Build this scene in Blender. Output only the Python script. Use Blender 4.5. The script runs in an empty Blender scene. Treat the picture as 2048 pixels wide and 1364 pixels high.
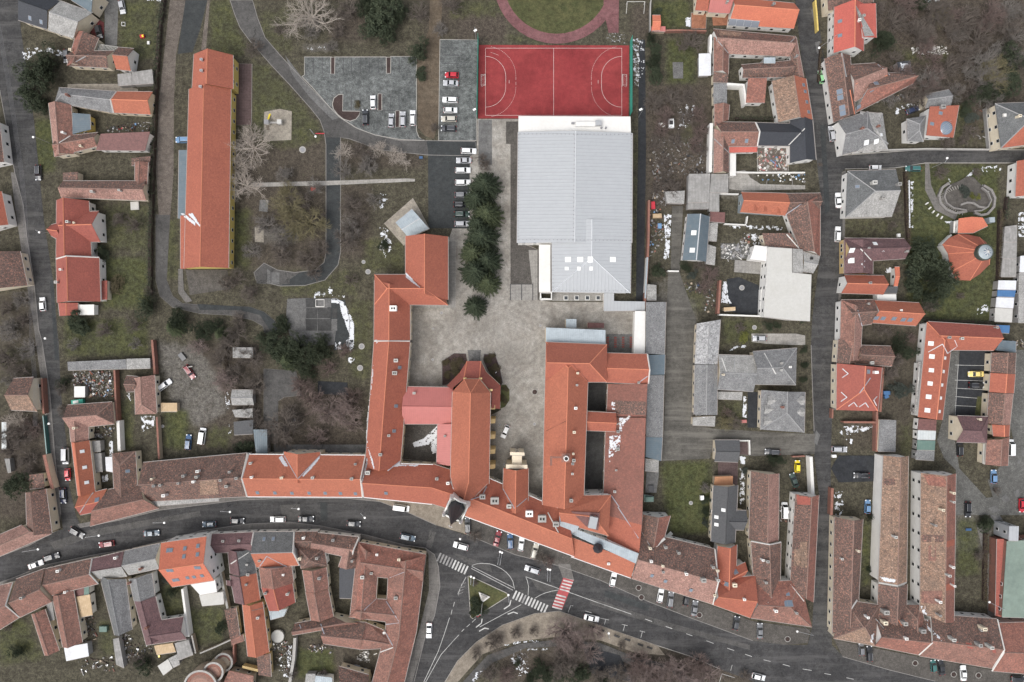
import bpy, bmesh, math, random
import numpy as np
from mathutils import Vector, Matrix, noise
from mathutils.bvhtree import BVHTree
from mathutils.geometry import tessellate_polygon
PI = math.pi
scene = bpy.context.scene
COL = scene.collection

# ------------------------------------------------------------------ camera, sky, sun, exposure
H = 233.0                      # camera height over the streets, metres
S = 0.148                      # metres per photo pixel on the ground
CX, CY = 1024.0, 682.0
cd = bpy.data.cameras.new('camera'); cam = bpy.data.objects.new('camera', cd); COL.objects.link(cam)
cam.location = (0, 0, H); cam.rotation_euler = (0, 0, 0)
cd.sensor_width = 36.0; cd.lens = 36.0 * (H / S) / 2048.0
cd.clip_start = 1.0; cd.clip_end = 3000.0
scene.camera = cam
world = bpy.data.worlds.new('World'); scene.world = world; world.use_nodes = True
wn, wl = world.node_tree.nodes, world.node_tree.links
wn.clear()
sky = wn.new('ShaderNodeTexSky'); sky.sky_type = 'NISHITA'; sky.sun_disc = False
sky.sun_elevation = math.radians(62); sky.sun_rotation = math.radians(222)
sky.air_density = 1.0; sky.dust_density = 5.0; sky.ozone_density = 1.0
hs = wn.new('ShaderNodeHueSaturation'); hs.inputs['Saturation'].default_value = 0.35
bg = wn.new('ShaderNodeBackground'); bg.inputs['Strength'].default_value = 0.15
wo = wn.new('ShaderNodeOutputWorld')
wl.new(sky.outputs[0], hs.inputs['Color']); wl.new(hs.outputs[0], bg.inputs['Color']); wl.new(bg.outputs[0], wo.inputs['Surface'])
sl = bpy.data.lights.new('sun', 'SUN'); sun = bpy.data.objects.new('sun', sl); COL.objects.link(sun)
sl.energy = 0.75; sl.angle = math.radians(40); sl.color = (1.0, 0.97, 0.93)
sun.rotation_euler = (math.radians(28), 0, math.radians(-42)); sun.location = (0, 0, 150)
vs = scene.view_settings
vs.view_transform = 'Standard'; vs.look = 'None'; vs.gamma = 1.0; vs.use_curve_mapping = False
vs.exposure = 0.48
scene.display_settings.display_device = 'sRGB'

rnd = random.Random(7)
TX = {'0': 0, '1': 400, '2': 800, '3': 1200, '4': 1600, '5': 1848}
TY = {'0': 0, '1': 340, '2': 680, '3': 1014}
K = 3.897
def px(t, x, y):               # position in a survey tile -> position on the whole photo, pixels
    if t == 'P': return (float(x), float(y))
    return (TX[t[0]] + x / K, TY[t[1]] + y / K)
def W(p, z=0.0):               # survey position seen at height z -> metres on the map
    k = S * (1.0 - z / H)
    return Vector(((p[0] - CX) * k, -(p[1] - CY) * k, z))
def back(v):                   # metres -> survey position
    k = S * (1.0 - v[2] / H)
    return (CX + v[0] / k, CY - v[1] / k)
def pts(t, c): return [px(t, c[i], c[i + 1]) for i in range(0, len(c), 2)]

# ------------------------------------------------------------------ materials
MAT = {}
def newmat(name):
    m = bpy.data.materials.new(name); m.use_nodes = True
    nt = m.node_tree; nt.nodes.clear()
    out = nt.nodes.new('ShaderNodeOutputMaterial'); b = nt.nodes.new('ShaderNodeBsdfPrincipled')
    nt.links.new(b.outputs[0], out.inputs[0])
    MAT[name] = m
    return m, nt, b
def nd(nt, t, **kw):
    n = nt.nodes.new(t)
    for k, v in kw.items():
        if hasattr(n, k): setattr(n, k, v)
        else: n.inputs[k].default_value = v
    return n
def c4(c): return (c[0], c[1], c[2], 1.0)
def pos(nt, scale=(1, 1, 1), rot=0.0):
    g = nt.nodes.new('ShaderNodeNewGeometry'); mp = nt.nodes.new('ShaderNodeMapping')
    mp.inputs['Scale'].default_value = scale; mp.inputs['Rotation'].default_value = (0, 0, rot)
    nt.links.new(g.outputs['Position'], mp.inputs['Vector'])
    return mp.outputs[0]
def noi(nt, vec, sc, det=4, rough=0.6):
    n = nt.nodes.new('ShaderNodeTexNoise'); n.inputs['Scale'].default_value = sc
    n.inputs['Detail'].default_value = det; n.inputs['Roughness'].default_value = rough
    nt.links.new(vec, n.inputs['Vector']); return n.outputs['Fac']
def ramp(nt, fac, stops, interp='LINEAR'):
    r = nt.nodes.new('ShaderNodeValToRGB'); r.color_ramp.interpolation = interp
    e = r.color_ramp.elements
    while len(e) < len(stops): e.new(0.5)
    for i, (p, c) in enumerate(stops):
        e[i].position = p; e[i].color = c4(c) if not isinstance(c, (int, float)) else (c, c, c, 1)
    nt.links.new(fac, r.inputs[0]); return r.outputs[0]
def mix(nt, fac, a, b, mode='MIX'):
    m = nt.nodes.new('ShaderNodeMix'); m.data_type = 'RGBA'; m.blend_type = mode
    def put(sock, v):
        if isinstance(v, (int, float)): sock.default_value = v
        elif isinstance(v, tuple): sock.default_value = c4(v)
        else: nt.links.new(v, sock)
    if isinstance(fac, (int, float)): m.inputs[0].default_value = fac
    else: nt.links.new(fac, m.inputs[0])
    put(m.inputs[6], a); put(m.inputs[7], b)
    return m.outputs[2]
def bump(nt, b, h, dist, strength=0.6):
    n = nt.nodes.new('ShaderNodeBump'); n.inputs['Distance'].default_value = dist; n.inputs['Strength'].default_value = strength
    nt.links.new(h, n.inputs['Height']); nt.links.new(n.outputs[0], b.inputs['Normal'])
def math_(nt, op, a, b=0.0):
    m = nt.nodes.new('ShaderNodeMath'); m.operation = op
    for s, v in ((m.inputs[0], a), (m.inputs[1], b)):
        if isinstance(v, (int, float)): s.default_value = v
        else: nt.links.new(v, s)
    return m.outputs[0]

def grain(nt, P, col, sc=1.2, lo=.7, hi=1.3, det=5, w=.14):
    m = nt.nodes.new('ShaderNodeMapRange'); m.inputs['From Min'].default_value = .5 - w; m.inputs['From Max'].default_value = .5 + w
    m.inputs['To Min'].default_value = lo; m.inputs['To Max'].default_value = hi
    nt.links.new(noi(nt, P, sc, det, .8), m.inputs['Value'])
    return mix(nt, 1.0, col, m.outputs[0], 'MULTIPLY')
def tilemat(name, c1, c2, c3, var=0.25, spot=None, spotlo=0.62, tw=0.42, th=0.5, patch=0.5, rough=0.85, ang=0.0, grime=0.25, gr_=None):
    if gr_ is None: gr_ = .3 if name in ('old', 'olb', 'pnk', 'lich', 'rdm', 'gr', 'grd', 'lg', 'pu', 'ck') else .13
    """Roof tiles: per-tile tint from a brick grid in roof coordinates, larger weathering from noise."""
    m, nt, b = newmat(name)
    uv = nt.nodes.new('ShaderNodeUVMap'); mp = nt.nodes.new('ShaderNodeMapping')
    mp.inputs['Rotation'].default_value = (0, 0, ang); nt.links.new(uv.outputs[0], mp.inputs[0])
    br = nt.nodes.new('ShaderNodeTexBrick'); nt.links.new(mp.outputs[0], br.inputs['Vector'])
    br.inputs['Scale'].default_value = 1.0; br.inputs['Brick Width'].default_value = tw; br.inputs['Row Height'].default_value = th
    br.inputs['Mortar Size'].default_value = 0.025; br.inputs['Mortar Smooth'].default_value = 0.5
    br.inputs['Color1'].default_value = (0, 0, 0, 1); br.inputs['Color2'].default_value = (1, 1, 1, 1); br.inputs['Mortar'].default_value = (0, 0, 0, 1)
    P = pos(nt)
    n1 = noi(nt, P, 0.22, 6, 0.75); n2 = noi(nt, P, 1.7, 5, 0.85); n3 = noi(nt, P, 0.09, 4, 0.6)
    base = mix(nt, ramp(nt, n1, [(0.5 - patch * 0.28, 0.0), (0.5 + patch * 0.28, 1.0)]), c1, c2)
    base = mix(nt, ramp(nt, n2, [(0.42, 0.0), (0.60, 1.0)]), base, mix(nt, min(1, var * 1.15), base, c3))
    base = mix(nt, math_(nt, 'MULTIPLY', br.outputs['Color'], var), base, c3)
    if spot:
        base = mix(nt, ramp(nt, noi(nt, P, 2.3, 3, 0.9), [(spotlo - .06, 0.0), (spotlo - .01, 1.0)]), base, spot)
    base = mix(nt, ramp(nt, n3, [(0.35, 0.0), (0.7, grime)]), base, tuple(x * 0.55 for x in c3))
    base = mix(nt, math_(nt, 'MULTIPLY', br.outputs['Fac'], 0.35), base, tuple(x * 0.4 for x in c1))
    base = grain(nt, P, base, 3.0, 1 - gr_, 1 + gr_, 3)
    if gr_ > .15: base = grain(nt, P, base, .45, 1 - gr_ * .6, 1 + gr_ * .6, 6)
    nt.links.new(base, b.inputs['Base Color']); b.inputs['Roughness'].default_value = rough
    bump(nt, b, br.outputs['Fac'], 0.05, 0.5)
    return m
def plainmat(name, c, rough=0.8, var=0.12, sc=1.5, metal=0.0, bmp=0.0, spec=None, stretch=(1, 1, 1), dirt=None):
    m, nt, b = newmat(name)
    P = pos(nt, stretch)
    n = noi(nt, P, sc, 5, 0.7)
    col = mix(nt, ramp(nt, n, [(0.3, 0.0), (0.7, 1.0)]), tuple(x * (1 - var) for x in c), tuple(min(1, x * (1 + var)) for x in c))
    if dirt: col = mix(nt, ramp(nt, noi(nt, P, sc * 0.23, 5, 0.7), [(0.42, 0.0), (0.72, 0.8)]), col, dirt)
    col = grain(nt, P, col, sc * 2.5, 1 - var * .8, 1 + var * .8)
    nt.links.new(col, b.inputs['Base Color']); b.inputs['Roughness'].default_value = rough; b.inputs['Metallic'].default_value = metal
    if spec is not None: b.inputs['Specular IOR Level'].default_value = spec
    if bmp: bump(nt, b, noi(nt, P, sc * 3, 3, 0.7), bmp)
    return m
def seammat(name, c, pitch, c2=None, rough=0.5, metal=0.0, depth=0.04, axis=0, var=0.1):
    """Sheet metal / corrugated sheet: seams run down the slope (roof coordinates)."""
    m, nt, b = newmat(name)
    uv = nt.nodes.new('ShaderNodeUVMap'); sp = nt.nodes.new('ShaderNodeSeparateXYZ'); nt.links.new(uv.outputs[0], sp.inputs[0])
    w = math_(nt, 'FRACT', math_(nt, 'MULTIPLY', sp.outputs[axis], 1.0 / pitch))
    r = ramp(nt, w, [(0.0, 1.0), (0.14, 0.0), (0.86, 0.0), (1.0, 1.0)])
    P = pos(nt)
    base = mix(nt, ramp(nt, noi(nt, P, 0.5, 5, 0.7), [(0.3, 0.0), (0.7, 1.0)]), tuple(x * (1 - var) for x in c), tuple(min(1, x * (1 + var)) for x in c))
    if c2: base = mix(nt, ramp(nt, noi(nt, P, 0.8, 5, 0.75), [(0.48, 0.0), (0.7, 1.0)]), base, c2)
    base = mix(nt, math_(nt, 'MULTIPLY', r, 0.3), base, tuple(x * 0.6 for x in c))
    nt.links.new(base, b.inputs['Base Color']); b.inputs['Roughness'].default_value = rough; b.inputs['Metallic'].default_value = metal
    bump(nt, b, r, depth, 0.7)
    return m

tilemat('or', (.48, .165, .096), (.40, .138, .084), (.29, .100, .064), 0.5, patch=0.9, grime=0.15)
tilemat('rd', (.45, .145, .088), (.37, .118, .076), (.27, .088, .060), 0.5, patch=0.9, grime=0.2)
tilemat('brt', (.56, .180, .105), (.50, .155, .095), (.42, .125, .08), 0.25, grime=0.05)
tilemat('scr', (.50, .130, .098), (.44, .112, .088), (.42, .09, .075), 0.25, grime=0.05)
tilemat('dr', (.40, .118, .086), (.33, .098, .075), (.24, .075, .060), 0.45, patch=0.8)
tilemat('fd', (.33, .130, .098), (.235, .100, .078), (.14, .075, .060), 0.5, spot=(.5, .22, .16), spotlo=0.7, patch=0.7)
tilemat('old', (.225, .130, .102), (.155, .100, .082), (.085, .064, .056), 0.8, spot=(.40, .19, .14), spotlo=0.62, patch=0.5)
tilemat('olb', (.40, .185, .138), (.28, .138, .108), (.16, .095, .078), 0.8, spot=(.46, .22, .16), spotlo=0.66, patch=0.5)
tilemat('pnk', (.41, .230, .185), (.33, .180, .148), (.20, .125, .105), 0.6, spot=(.46, .28, .23), spotlo=0.62, patch=0.5)
tilemat('lich', (.45, .265, .175), (.33, .215, .155), (.135, .100, .080), 0.8, spot=(.52, .36, .26), spotlo=0.64, patch=0.5)
tilemat('rdm', (.41, .165, .118), (.31, .130, .098), (.18, .092, .074), 0.8, spot=(.46, .20, .14), spotlo=0.66, patch=0.5)
tilemat('gr', (.175, .177, .180), (.115, .118, .122), (.245, .245, .245), 0.5, spot=(.30, .30, .30), spotlo=0.66, tw=0.4, th=0.4, ang=PI / 4)
tilemat('grd', (.115, .120, .122), (.085, .090, .094), (.16, .165, .165), 0.5, tw=0.4, th=0.4, ang=PI / 4)
tilemat('lg', (.29, .285, .275), (.23, .228, .220), (.35, .345, .33), 0.5, spot=(.16, .16, .155), spotlo=0.66, tw=0.9, th=0.9)
tilemat('dg', (.085, .088, .090), (.070, .073, .077), (.11, .11, .115), 0.4, grime=0.1)
tilemat('sl', (.034, .038, .046), (.028, .031, .040), (.05, .055, .065), 0.4, rough=0.6, grime=0.1)
tilemat('pu', (.130, .078, .084), (.105, .066, .072), (.17, .095, .095), 0.6, spot=(.2, .11, .1), spotlo=0.7)
m_ck = tilemat('ck', (.10, .10, .105), (.16, .16, .165), (.40, .40, .40), 0.9, tw=0.75, th=0.75, ang=PI / 4, patch=0.4)
seammat('bl', (.105, .140, .165), 0.6, (.14, .165, .18))
seammat('zn', (.34, .39, .42), 0.6, (.27, .31, .34), rough=0.55)
seammat('mt', (.355, .37, .385), 1.0, (.335, .35, .365), rough=0.5, var=0.03)
seammat('pm', (.43, .150, .135), 0.55, (.39, .135, .12), rough=0.5, var=0.05)
seammat('cc', (.24, .235, .225), 0.9, (.34, .33, .32), rough=0.9, var=0.2)
seammat('wd', (.45, .33, .20), 0.5, (.55, .42, .28), rough=0.8)
seammat('wdr', (.42, .21, .11), 0.5, (.36, .17, .09), rough=0.8)
seammat('blue', (.05, .14, .30), 0.5, (.07, .17, .34), rough=0.5)
seammat('gn', (.10, .17, .145), 0.5, (.13, .20, .17), rough=0.6)
seammat('glz', (.50, .53, .53), 0.8, (.42, .46, .47), rough=0.25)
plainmat('gn2', (.20, .255, .215), 0.8, 0.12, 0.25, dirt=(.115, .155, .135))
plainmat('wm', (.64, .635, .615), 0.7, 0.05, 0.6, dirt=(.60, .59, .56))
plainmat('wmo', (.46, .455, .43), 0.8, 0.06, 1.2, dirt=(.42, .41, .38))
plainmat('mar', (.14, .065, .06), 0.7, 0.25, 1.2)
plainmat('snowroof', (.60, .62, .65), 0.6, 0.08, 2.0, dirt=(.5, .5, .5))
# walls
plainmat('cr', (.70, .62, .48), 0.9, 0.06, 0.7, dirt=(.58, .51, .40))
plainmat('wh', (.80, .79, .76), 0.9, 0.04, 0.7, dirt=(.66, .65, .62))
plainmat('ye', (.60, .46, .14), 0.9, 0.06, 0.7)
plainmat('ylw', (.58, .43, .21), 0.9, 0.08, 0.7)
plainmat('gy', (.30, .29, .28), 0.9, 0.1, 0.7, dirt=(.2, .2, .19))
plainmat('tan', (.38, .31, .23), 0.9, 0.1, 0.7)
plainmat('brickw', (.25, .115, .085), 0.9, 0.25, 3.0, dirt=(.15, .09, .075))
plainmat('whcap', (.62, .61, .58), 0.8, 0.06, 2)
plainmat('grcap', (.33, .32, .30), 0.9, 0.15, 2)
plainmat('gutter', (.30, .27, .25), 0.6, 0.1, 2)
plainmat('gutterw', (.62, .62, .62), 0.5, 0.05, 2)
plainmat('ridge_or', (.60, .22, .13), 0.85, 0.1, 2)
plainmat('ridge_old', (.25, .165, .135), 0.9, 0.25, 2)
plainmat('ridge_gr', (.30, .30, .30), 0.9, 0.15, 2)
plainmat('ridge_mt', (.60, .62, .64), 0.5, 0.05, 2)
plainmat('valley', (.36, .38, .42), 0.5, 0.1, 2)
plainmat('flue', (.02, .02, .02), 0.9, 0.1, 2)
plainmat('frame', (.22, .22, .23), 0.6, 0.1, 2)
plainmat('framew', (.62, .62, .60), 0.6, 0.05, 2)
plainmat('steel', (.42, .43, .44), 0.45, 0.05, 2, metal=0.6)
plainmat('lampw', (.80, .80, .78), 0.4, 0.03, 2)
plainmat('dg2', (.05, .055, .062), .7, .2, 2); plainmat('teal', (.03, .20, .20), 0.5, 0.1, 2)
def glass(name, c, rough=0.12):
    m, nt, b = newmat(name)
    b.inputs['Base Color'].default_value = c4(c); b.inputs['Roughness'].default_value = rough
    b.inputs['Specular IOR Level'].default_value = 0.8
glass('pane', (.025, .03, .036)); glass('carglass', (.012, .014, .017), 0.08); glass('skyglass', (.16, .20, .25), 0.15); glass('solar', (.18, .20, .23), 0.2)
glass('skydome', (.80, .82, .84), 0.3)
for n_, c_ in {'c_white': (.74, .75, .75), 'c_silver': (.40, .41, .43), 'c_grey': (.15, .155, .165), 'c_dark': (.040, .043, .05), 'c_black': (.014, .015, .018),
              'c_red': (.45, .015, .03), 'c_maroon': (.20, .02, .028), 'c_blue': (.03, .085, .19), 'c_navy': (.018, .028, .07), 'c_lblue': (.13, .24, .40),
              'c_green': (.24, .52, .26), 'c_teal': (.03, .12, .115), 'c_yellow': (.78, .60, .02), 'c_cream': (.72, .58, .20), 'c_beige': (.46, .44, .38), 'c_dgreen': (.03, .055, .045),
              'c_steelblue': (.085, .125, .165)}.items():
    m, nt, b = newmat(n_)
    b.inputs['Base Color'].default_value = c4(c_); b.inputs['Roughness'].default_value = 0.3; b.inputs['Coat Weight'].default_value = 0.6
    b.inputs['Coat Roughness'].default_value = 0.1
plainmat('tyre', (.02, .02, .02), 0.9); plainmat('rim', (.35, .35, .36), 0.4, metal=0.5)
plainmat('headl', (.7, .72, .74), 0.2); plainmat('taill', (.35, .01, .01), 0.3); plainmat('blacktrim', (.02, .02, .022), 0.6)
# vegetation
def leafmat(name, a, b_, c_, sc=0.9):
    m, nt, b = newmat(name)
    P = pos(nt)
    col = mix(nt, ramp(nt, noi(nt, P, sc, 3, 0.7), [(0.3, 0.0), (0.7, 1.0)]), a, b_)
    g = nt.nodes.new('ShaderNodeNewGeometry')
    col = mix(nt, math_(nt, 'MULTIPLY', g.outputs['Random Per Island'], 0.6), col, c_)
    nt.links.new(col, b.inputs['Base Color']); b.inputs['Roughness'].default_value = 0.8
    b.inputs['Specular IOR Level'].default_value = 0.2
leafmat('needle', (.026, .038, .022), (.048, .062, .032), (.100, .112, .056))
leafmat('needleb', (.018, .028, .018), (.034, .046, .027), (.058, .070, .040))
leafmat('darkleaf', (.018, .026, .017), (.036, .048, .030), (.090, .104, .062))
leafmat('greyleaf', (.030, .038, .032), (.055, .066, .055), (.10, .112, .096))
leafmat('olive', (.11, .125, .03), (.15, .16, .045), (.20, .20, .07))
leafmat('brownleaf', (.055, .05, .03), (.09, .075, .045), (.12, .10, .06))
plainmat('tw_pale', (.40, .355, .31), 0.9, 0.2, 1.0); plainmat('tw_brown', (.125, .105, .090), 0.9, 0.25, 1.0)
plainmat('tw_red', (.15, .112, .100), 0.9, 0.25, 1.0); plainmat('tw_yel', (.17, .150, .085), 0.9, 0.25, 1.0)
plainmat('tw_grey', (.17, .155, .14), 0.9, 0.25, 1.0); plainmat('tw_pink', (.21, .165, .150), 0.9, 0.2, 1.0)
plainmat('trunk', (.11, .085, .065), 0.9, 0.25, 2.0)

# ------------------------------------------------------------------ object helpers
ALL = []                        # (object, look, survey position, category) for the labels
def link(o, parent=None):
    COL.objects.link(o)
    if parent is not None: o.parent = parent
    return o
def mesh(name, verts, faces, mats, midx=None, uvs=None, smooth=False):
    me = bpy.data.meshes.new(name)
    me.from_pydata([tuple(v) for v in verts], [], faces)
    for m in (mats if isinstance(mats, (list, tuple)) else [mats]): me.materials.append(MAT[m])
    if midx is not None: me.polygons.foreach_set('material_index', midx)
    if uvs is not None:
        l = me.uv_layers.new(name='UVMap'); l.data.foreach_set('uv', [c for f in uvs for u in f for c in u])
    if smooth: me.polygons.foreach_set('use_smooth', [True] * len(me.polygons))
    me.update(); return me
def part(name, me, parent, loc=None, label=None, kind=None):
    o = bpy.data.objects.new(name, me); link(o, parent)
    if loc is not None: o.location = loc
    if label: o['label'] = label
    if kind: o['kind'] = kind
    return o
def thing(name, look, cat, loc, me=None, group=None, rot=0.0, at=None):
    o = bpy.data.objects.new(name, me); COL.objects.link(o)
    o.location = loc; o.rotation_euler = (0, 0, rot); o['category'] = cat
    if group: o['group'] = group
    ALL.append((o, look, at if at else back(Vector(loc)), cat)); return o
def struct(name, me, kind='structure', loc=(0, 0, 0)):
    o = bpy.data.objects.new(name, me); COL.objects.link(o); o.location = loc; o['kind'] = kind
    return o
class MB:                       # mesh builder
    def __init__(s): s.v = []; s.f = []; s.m = []
    def box(s, c, d, rz=0.0, mi=0, ax=None):
        hx, hy, hz = d[0] / 2, d[1] / 2, d[2] / 2; b = len(s.v); cs, sn = math.cos(rz), math.sin(rz)
        for z in (-hz, hz):
            for x, y in ((-hx, -hy), (hx, -hy), (hx, hy), (-hx, hy)):
                if ax: s.v.append(Vector(c) + ax[0] * x + ax[1] * y + ax[2] * z)
                else: s.v.append(Vector((c[0] + x * cs - y * sn, c[1] + x * sn + y * cs, c[2] + z)))
        for f in ((3, 2, 1, 0), (4, 5, 6, 7), (0, 1, 5, 4), (1, 2, 6, 5), (2, 3, 7, 6), (3, 0, 4, 7)):
            s.f.append(tuple(b + i for i in f)); s.m.append(mi)
        return s
    def prism(s, poly, z0, z1, mi=0, side=None):
        b = len(s.v); n = len(poly)
        a = sum(poly[i][0] * poly[(i + 1) % n][1] - poly[(i + 1) % n][0] * poly[i][1] for i in range(n))
        if a < 0: poly = poly[::-1]
        zt = z1 if isinstance(z1, (list, tuple)) else [z1] * n
        if a < 0 and isinstance(z1, (list, tuple)): zt = zt[::-1]
        for p in poly: s.v.append(Vector((p[0], p[1], z0)))
        for p, z in zip(poly, zt): s.v.append(Vector((p[0], p[1], z)))
        s.f.append(tuple(b + n + i for i in range(n))); s.m.append(mi)
        s.f.append(tuple(b + n - 1 - i for i in range(n))); s.m.append(mi)
        for i in range(n):
            j = (i + 1) % n; s.f.append((b + i, b + j, b + n + j, b + n + i)); s.m.append(mi if side is None else side)
        return s
    def tube(s, a, b_, r0, r1, n=6, mi=0, cap=True):
        a = Vector(a); b_ = Vector(b_); d = (b_ - a)
        if d.length < 1e-6: return s
        d.normalize(); u = d.orthogonal().normalized(); w = d.cross(u); b = len(s.v)
        for p, r in ((a, r0), (b_, r1)):
            for i in range(n):
                t = 2 * PI * i / n; s.v.append(p + u * (r * math.cos(t)) + w * (r * math.sin(t)))
        for i in range(n):
            j = (i + 1) % n; s.f.append((b + i, b + j, b + n + j, b + n + i)); s.m.append(mi)
        if cap:
            s.f.append(tuple(b + n + i for i in range(n))); s.m.append(mi)
        return s
    def sweep(s, line, w, z0, z1, mi=0):    # a low wall or painted line along points
        n = len(line); L = []
        for i in range(n):
            p = Vector(line[i][:2]); a = Vector(line[max(0, i - 1)][:2]); c = Vector(line[min(n - 1, i + 1)][:2])
            d = (c - a)
            if d.length < 1e-6: d = Vector((1, 0))
            d.normalize(); q = Vector((-d.y, d.x))
            L.append((p + q * w / 2, p - q * w / 2))
        b = len(s.v)
        for l, r in L:
            for p in (l, r):
                s.v.append(Vector((p.x, p.y, z0))); s.v.append(Vector((p.x, p.y, z1)))
        for i in range(n - 1):
            k = b + i * 4; j = k + 4
            for f in ((k + 1, k + 3, j + 3, j + 1), (k, k + 1, j + 1, j), (k + 3, k + 2, j + 2, j + 3)):
                s.f.append(f); s.m.append(mi)
        for k, fl in ((b, 0), (b + (n - 1) * 4, 1)):
            s.f.append((k, k + 2, k + 3, k + 1) if not fl else (k + 1, k + 3, k + 2, k)); s.m.append(mi)
        return s
    def me(s, name, mats, smooth=False, off=None):
        v = s.v if off is None else [p - Vector(off) for p in s.v]
        return mesh(name, v, s.f, mats, s.m, smooth=smooth)

# roof catalogue for the ray lookups
RV, RF, RO, CUR = [], [], [], [None]; FOOT = []; PENDWALL = []
def reg(verts, faces):
    b = len(RV); RV.extend([Vector(v) for v in verts]); RF.extend([tuple(b + i for i in f) for f in faces]); RO.extend([CUR[0]] * len(faces))
BV = [None]
def hit(p):
    """where the line of sight of survey position p meets a roof, else the ground"""
    if BV[0] is None: BV[0] = BVHTree.FromPolygons(RV, RF)
    d = (W(p, 0) - Vector((0, 0, H))).normalized()
    loc, nor, i, dist = BV[0].ray_cast(Vector((0, 0, H)), d)
    if loc is None: return W(p, 0), Vector((0, 0, 1))
    if nor.z < 0: nor = -nor
    return loc, nor

def owner(p):
    hit(p); d = (W(p, 0) - Vector((0, 0, H))).normalized(); i = BV[0].ray_cast(Vector((0, 0, H)), d)[2]
    return RO[i] if i is not None else None
def roofpatch(t, c, mat, n=7):
    """a patch of other tiles laid on a roof slope"""
    q = pts(t, c); ow = owner((sum(a[0] for a in q) / len(q), sum(a[1] for a in q) / len(q)))
    if not ow: return
    root, base = ow; mb = MB(); uvs = []; g = {}
    for i in range(n + 1):
        for j in range(n + 1):
            u, v = i / n, j / n; x = (q[0][0] * (1 - u) + q[1][0] * u) * (1 - v) + (q[3][0] * (1 - u) + q[2][0] * u) * v; y = (q[0][1] * (1 - u) + q[1][1] * u) * (1 - v) + (q[3][1] * (1 - u) + q[2][1] * u) * v
            g[i, j] = len(mb.v); mb.v.append(hit((x, y))[0] + Vector((0, 0, .05)))
    for i in range(n):
        for j in range(n):
            f = (g[i, j + 1], g[i + 1, j + 1], g[i + 1, j], g[i, j])
            if max(mb.v[k].z for k in f) - min(mb.v[k].z for k in f) < 2.5: mb.f.append(f); mb.m.append(0); uvs.append([(mb.v[k].x, mb.v[k].y) for k in f])
    if mb.f: part('tile_patch', mesh('tile_patch', [v - base for v in mb.v], mb.f, [mat], mb.m, uvs), root)
def flashing(t, c, mat='valley', w=.32):
    q = pts(t, c)
    for a, b in zip(q, q[1:]):
        ow = owner(((a[0] + b[0]) / 2, (a[1] + b[1]) / 2))
        if not ow: continue
        root, base = ow; mb = MB(); n = max(2, int(math.hypot(a[0] - b[0], a[1] - b[1]) / 6)); P = [hit((a[0] + (b[0] - a[0]) * k / n, a[1] + (b[1] - a[1]) * k / n))[0] for k in range(n + 1)]
        for u, v in zip(P, P[1:]):
            if abs(u.z - v.z) < 2: strip(mb, u + Vector((0, 0, .1)), v + Vector((0, 0, .1)), w, .06)
        if mb.v: part('flashing', mb.me('flashing', mat, off=base), root)
AREAS = []
def zat(q):
    """height of the paved surface at a survey position"""
    return max([z for z, c, b in AREAS if b[0] <= q[0] <= b[1] and b[2] <= q[1] <= b[3] and inside(q, c)] or [0.0])
def paved(z, c): AREAS.append((z, c, (min(p[0] for p in c), max(p[0] for p in c), min(p[1] for p in c), max(p[1] for p in c))))
def inside(pt, poly):
    x, y = pt[0], pt[1]; c = False; n = len(poly)
    for i in range(n):
        a, b = poly[i], poly[i - 1]
        if (a[1] > y) != (b[1] > y) and x < (b[0] - a[0]) * (y - a[1]) / (b[1] - a[1]) + a[0]: c = not c
    return c

RIDGE = {'or': 'ridge_or', 'rd': 'ridge_or', 'brt': 'ridge_or', 'scr': 'ridge_or', 'dr': 'ridge_or', 'fd': 'ridge_or', 'bl': 'ridge_mt', 'zn': 'ridge_mt', 'mt': 'ridge_mt',
         'pm': 'pm', 'sl': 'sl', 'dg': 'dg', 'gr': 'ridge_gr', 'grd': 'ridge_gr', 'lg': 'ridge_gr', 'ck': 'ridge_gr', 'pu': 'pu'}
def slab(mb, poly, th, mi, uvs, e0):
    """one roof surface, th thick; roof coordinates measured along and down from its eave edge"""
    b = len(mb.v); n = len(poly)
    for p in poly: mb.v.append(Vector(p))
    for p in poly: mb.v.append(Vector(p) - Vector((0, 0, th)))
    e = (poly[1] - poly[0]).normalized() if e0 is None else e0
    nrm = Vector((0, 0, 0))
    for i in range(n): nrm += (poly[i] - poly[0]).cross(poly[(i + 1) % n] - poly[0])
    nrm.normalize(); top = tuple(b + i for i in range(n))
    if nrm.z < 0: top = top[::-1]; nrm = -nrm
    dn = nrm.cross(e).normalized()
    def uv(i):
        q = mb.v[i] - poly[0]; return (q.dot(e), q.dot(dn))
    fs = [top, tuple(i + n for i in top[::-1])] + [(b + i, b + (i + 1) % n, b + n + (i + 1) % n, b + n + i) for i in range(n)]
    for f in fs:
        mb.f.append(f); mb.m.append(mi); uvs.append([uv(i) for i in f])
    reg([mb.v[i] for i in top], [tuple(range(n))])
def strip(mb, a, b, w, up, mi=0):
    d = (b - a)
    if d.length < 0.3: return
    d.normalize(); side = d.cross(Vector((0, 0, 1)))
    if side.length < 1e-4: return
    side.normalize(); k = len(mb.v); dz = Vector((0, 0, up)); lo = Vector((0, 0, -0.10))
    for p in (a, b): mb.v += [p + side * w / 2 + lo, p + dz, p - side * w / 2 + lo]
    for f in ((k, k + 1, k + 4, k + 3), (k + 1, k + 2, k + 5, k + 4), (k, k + 2, k + 1), (k + 3, k + 4, k + 5)):
        mb.f.append(f); mb.m.append(mi)

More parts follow.
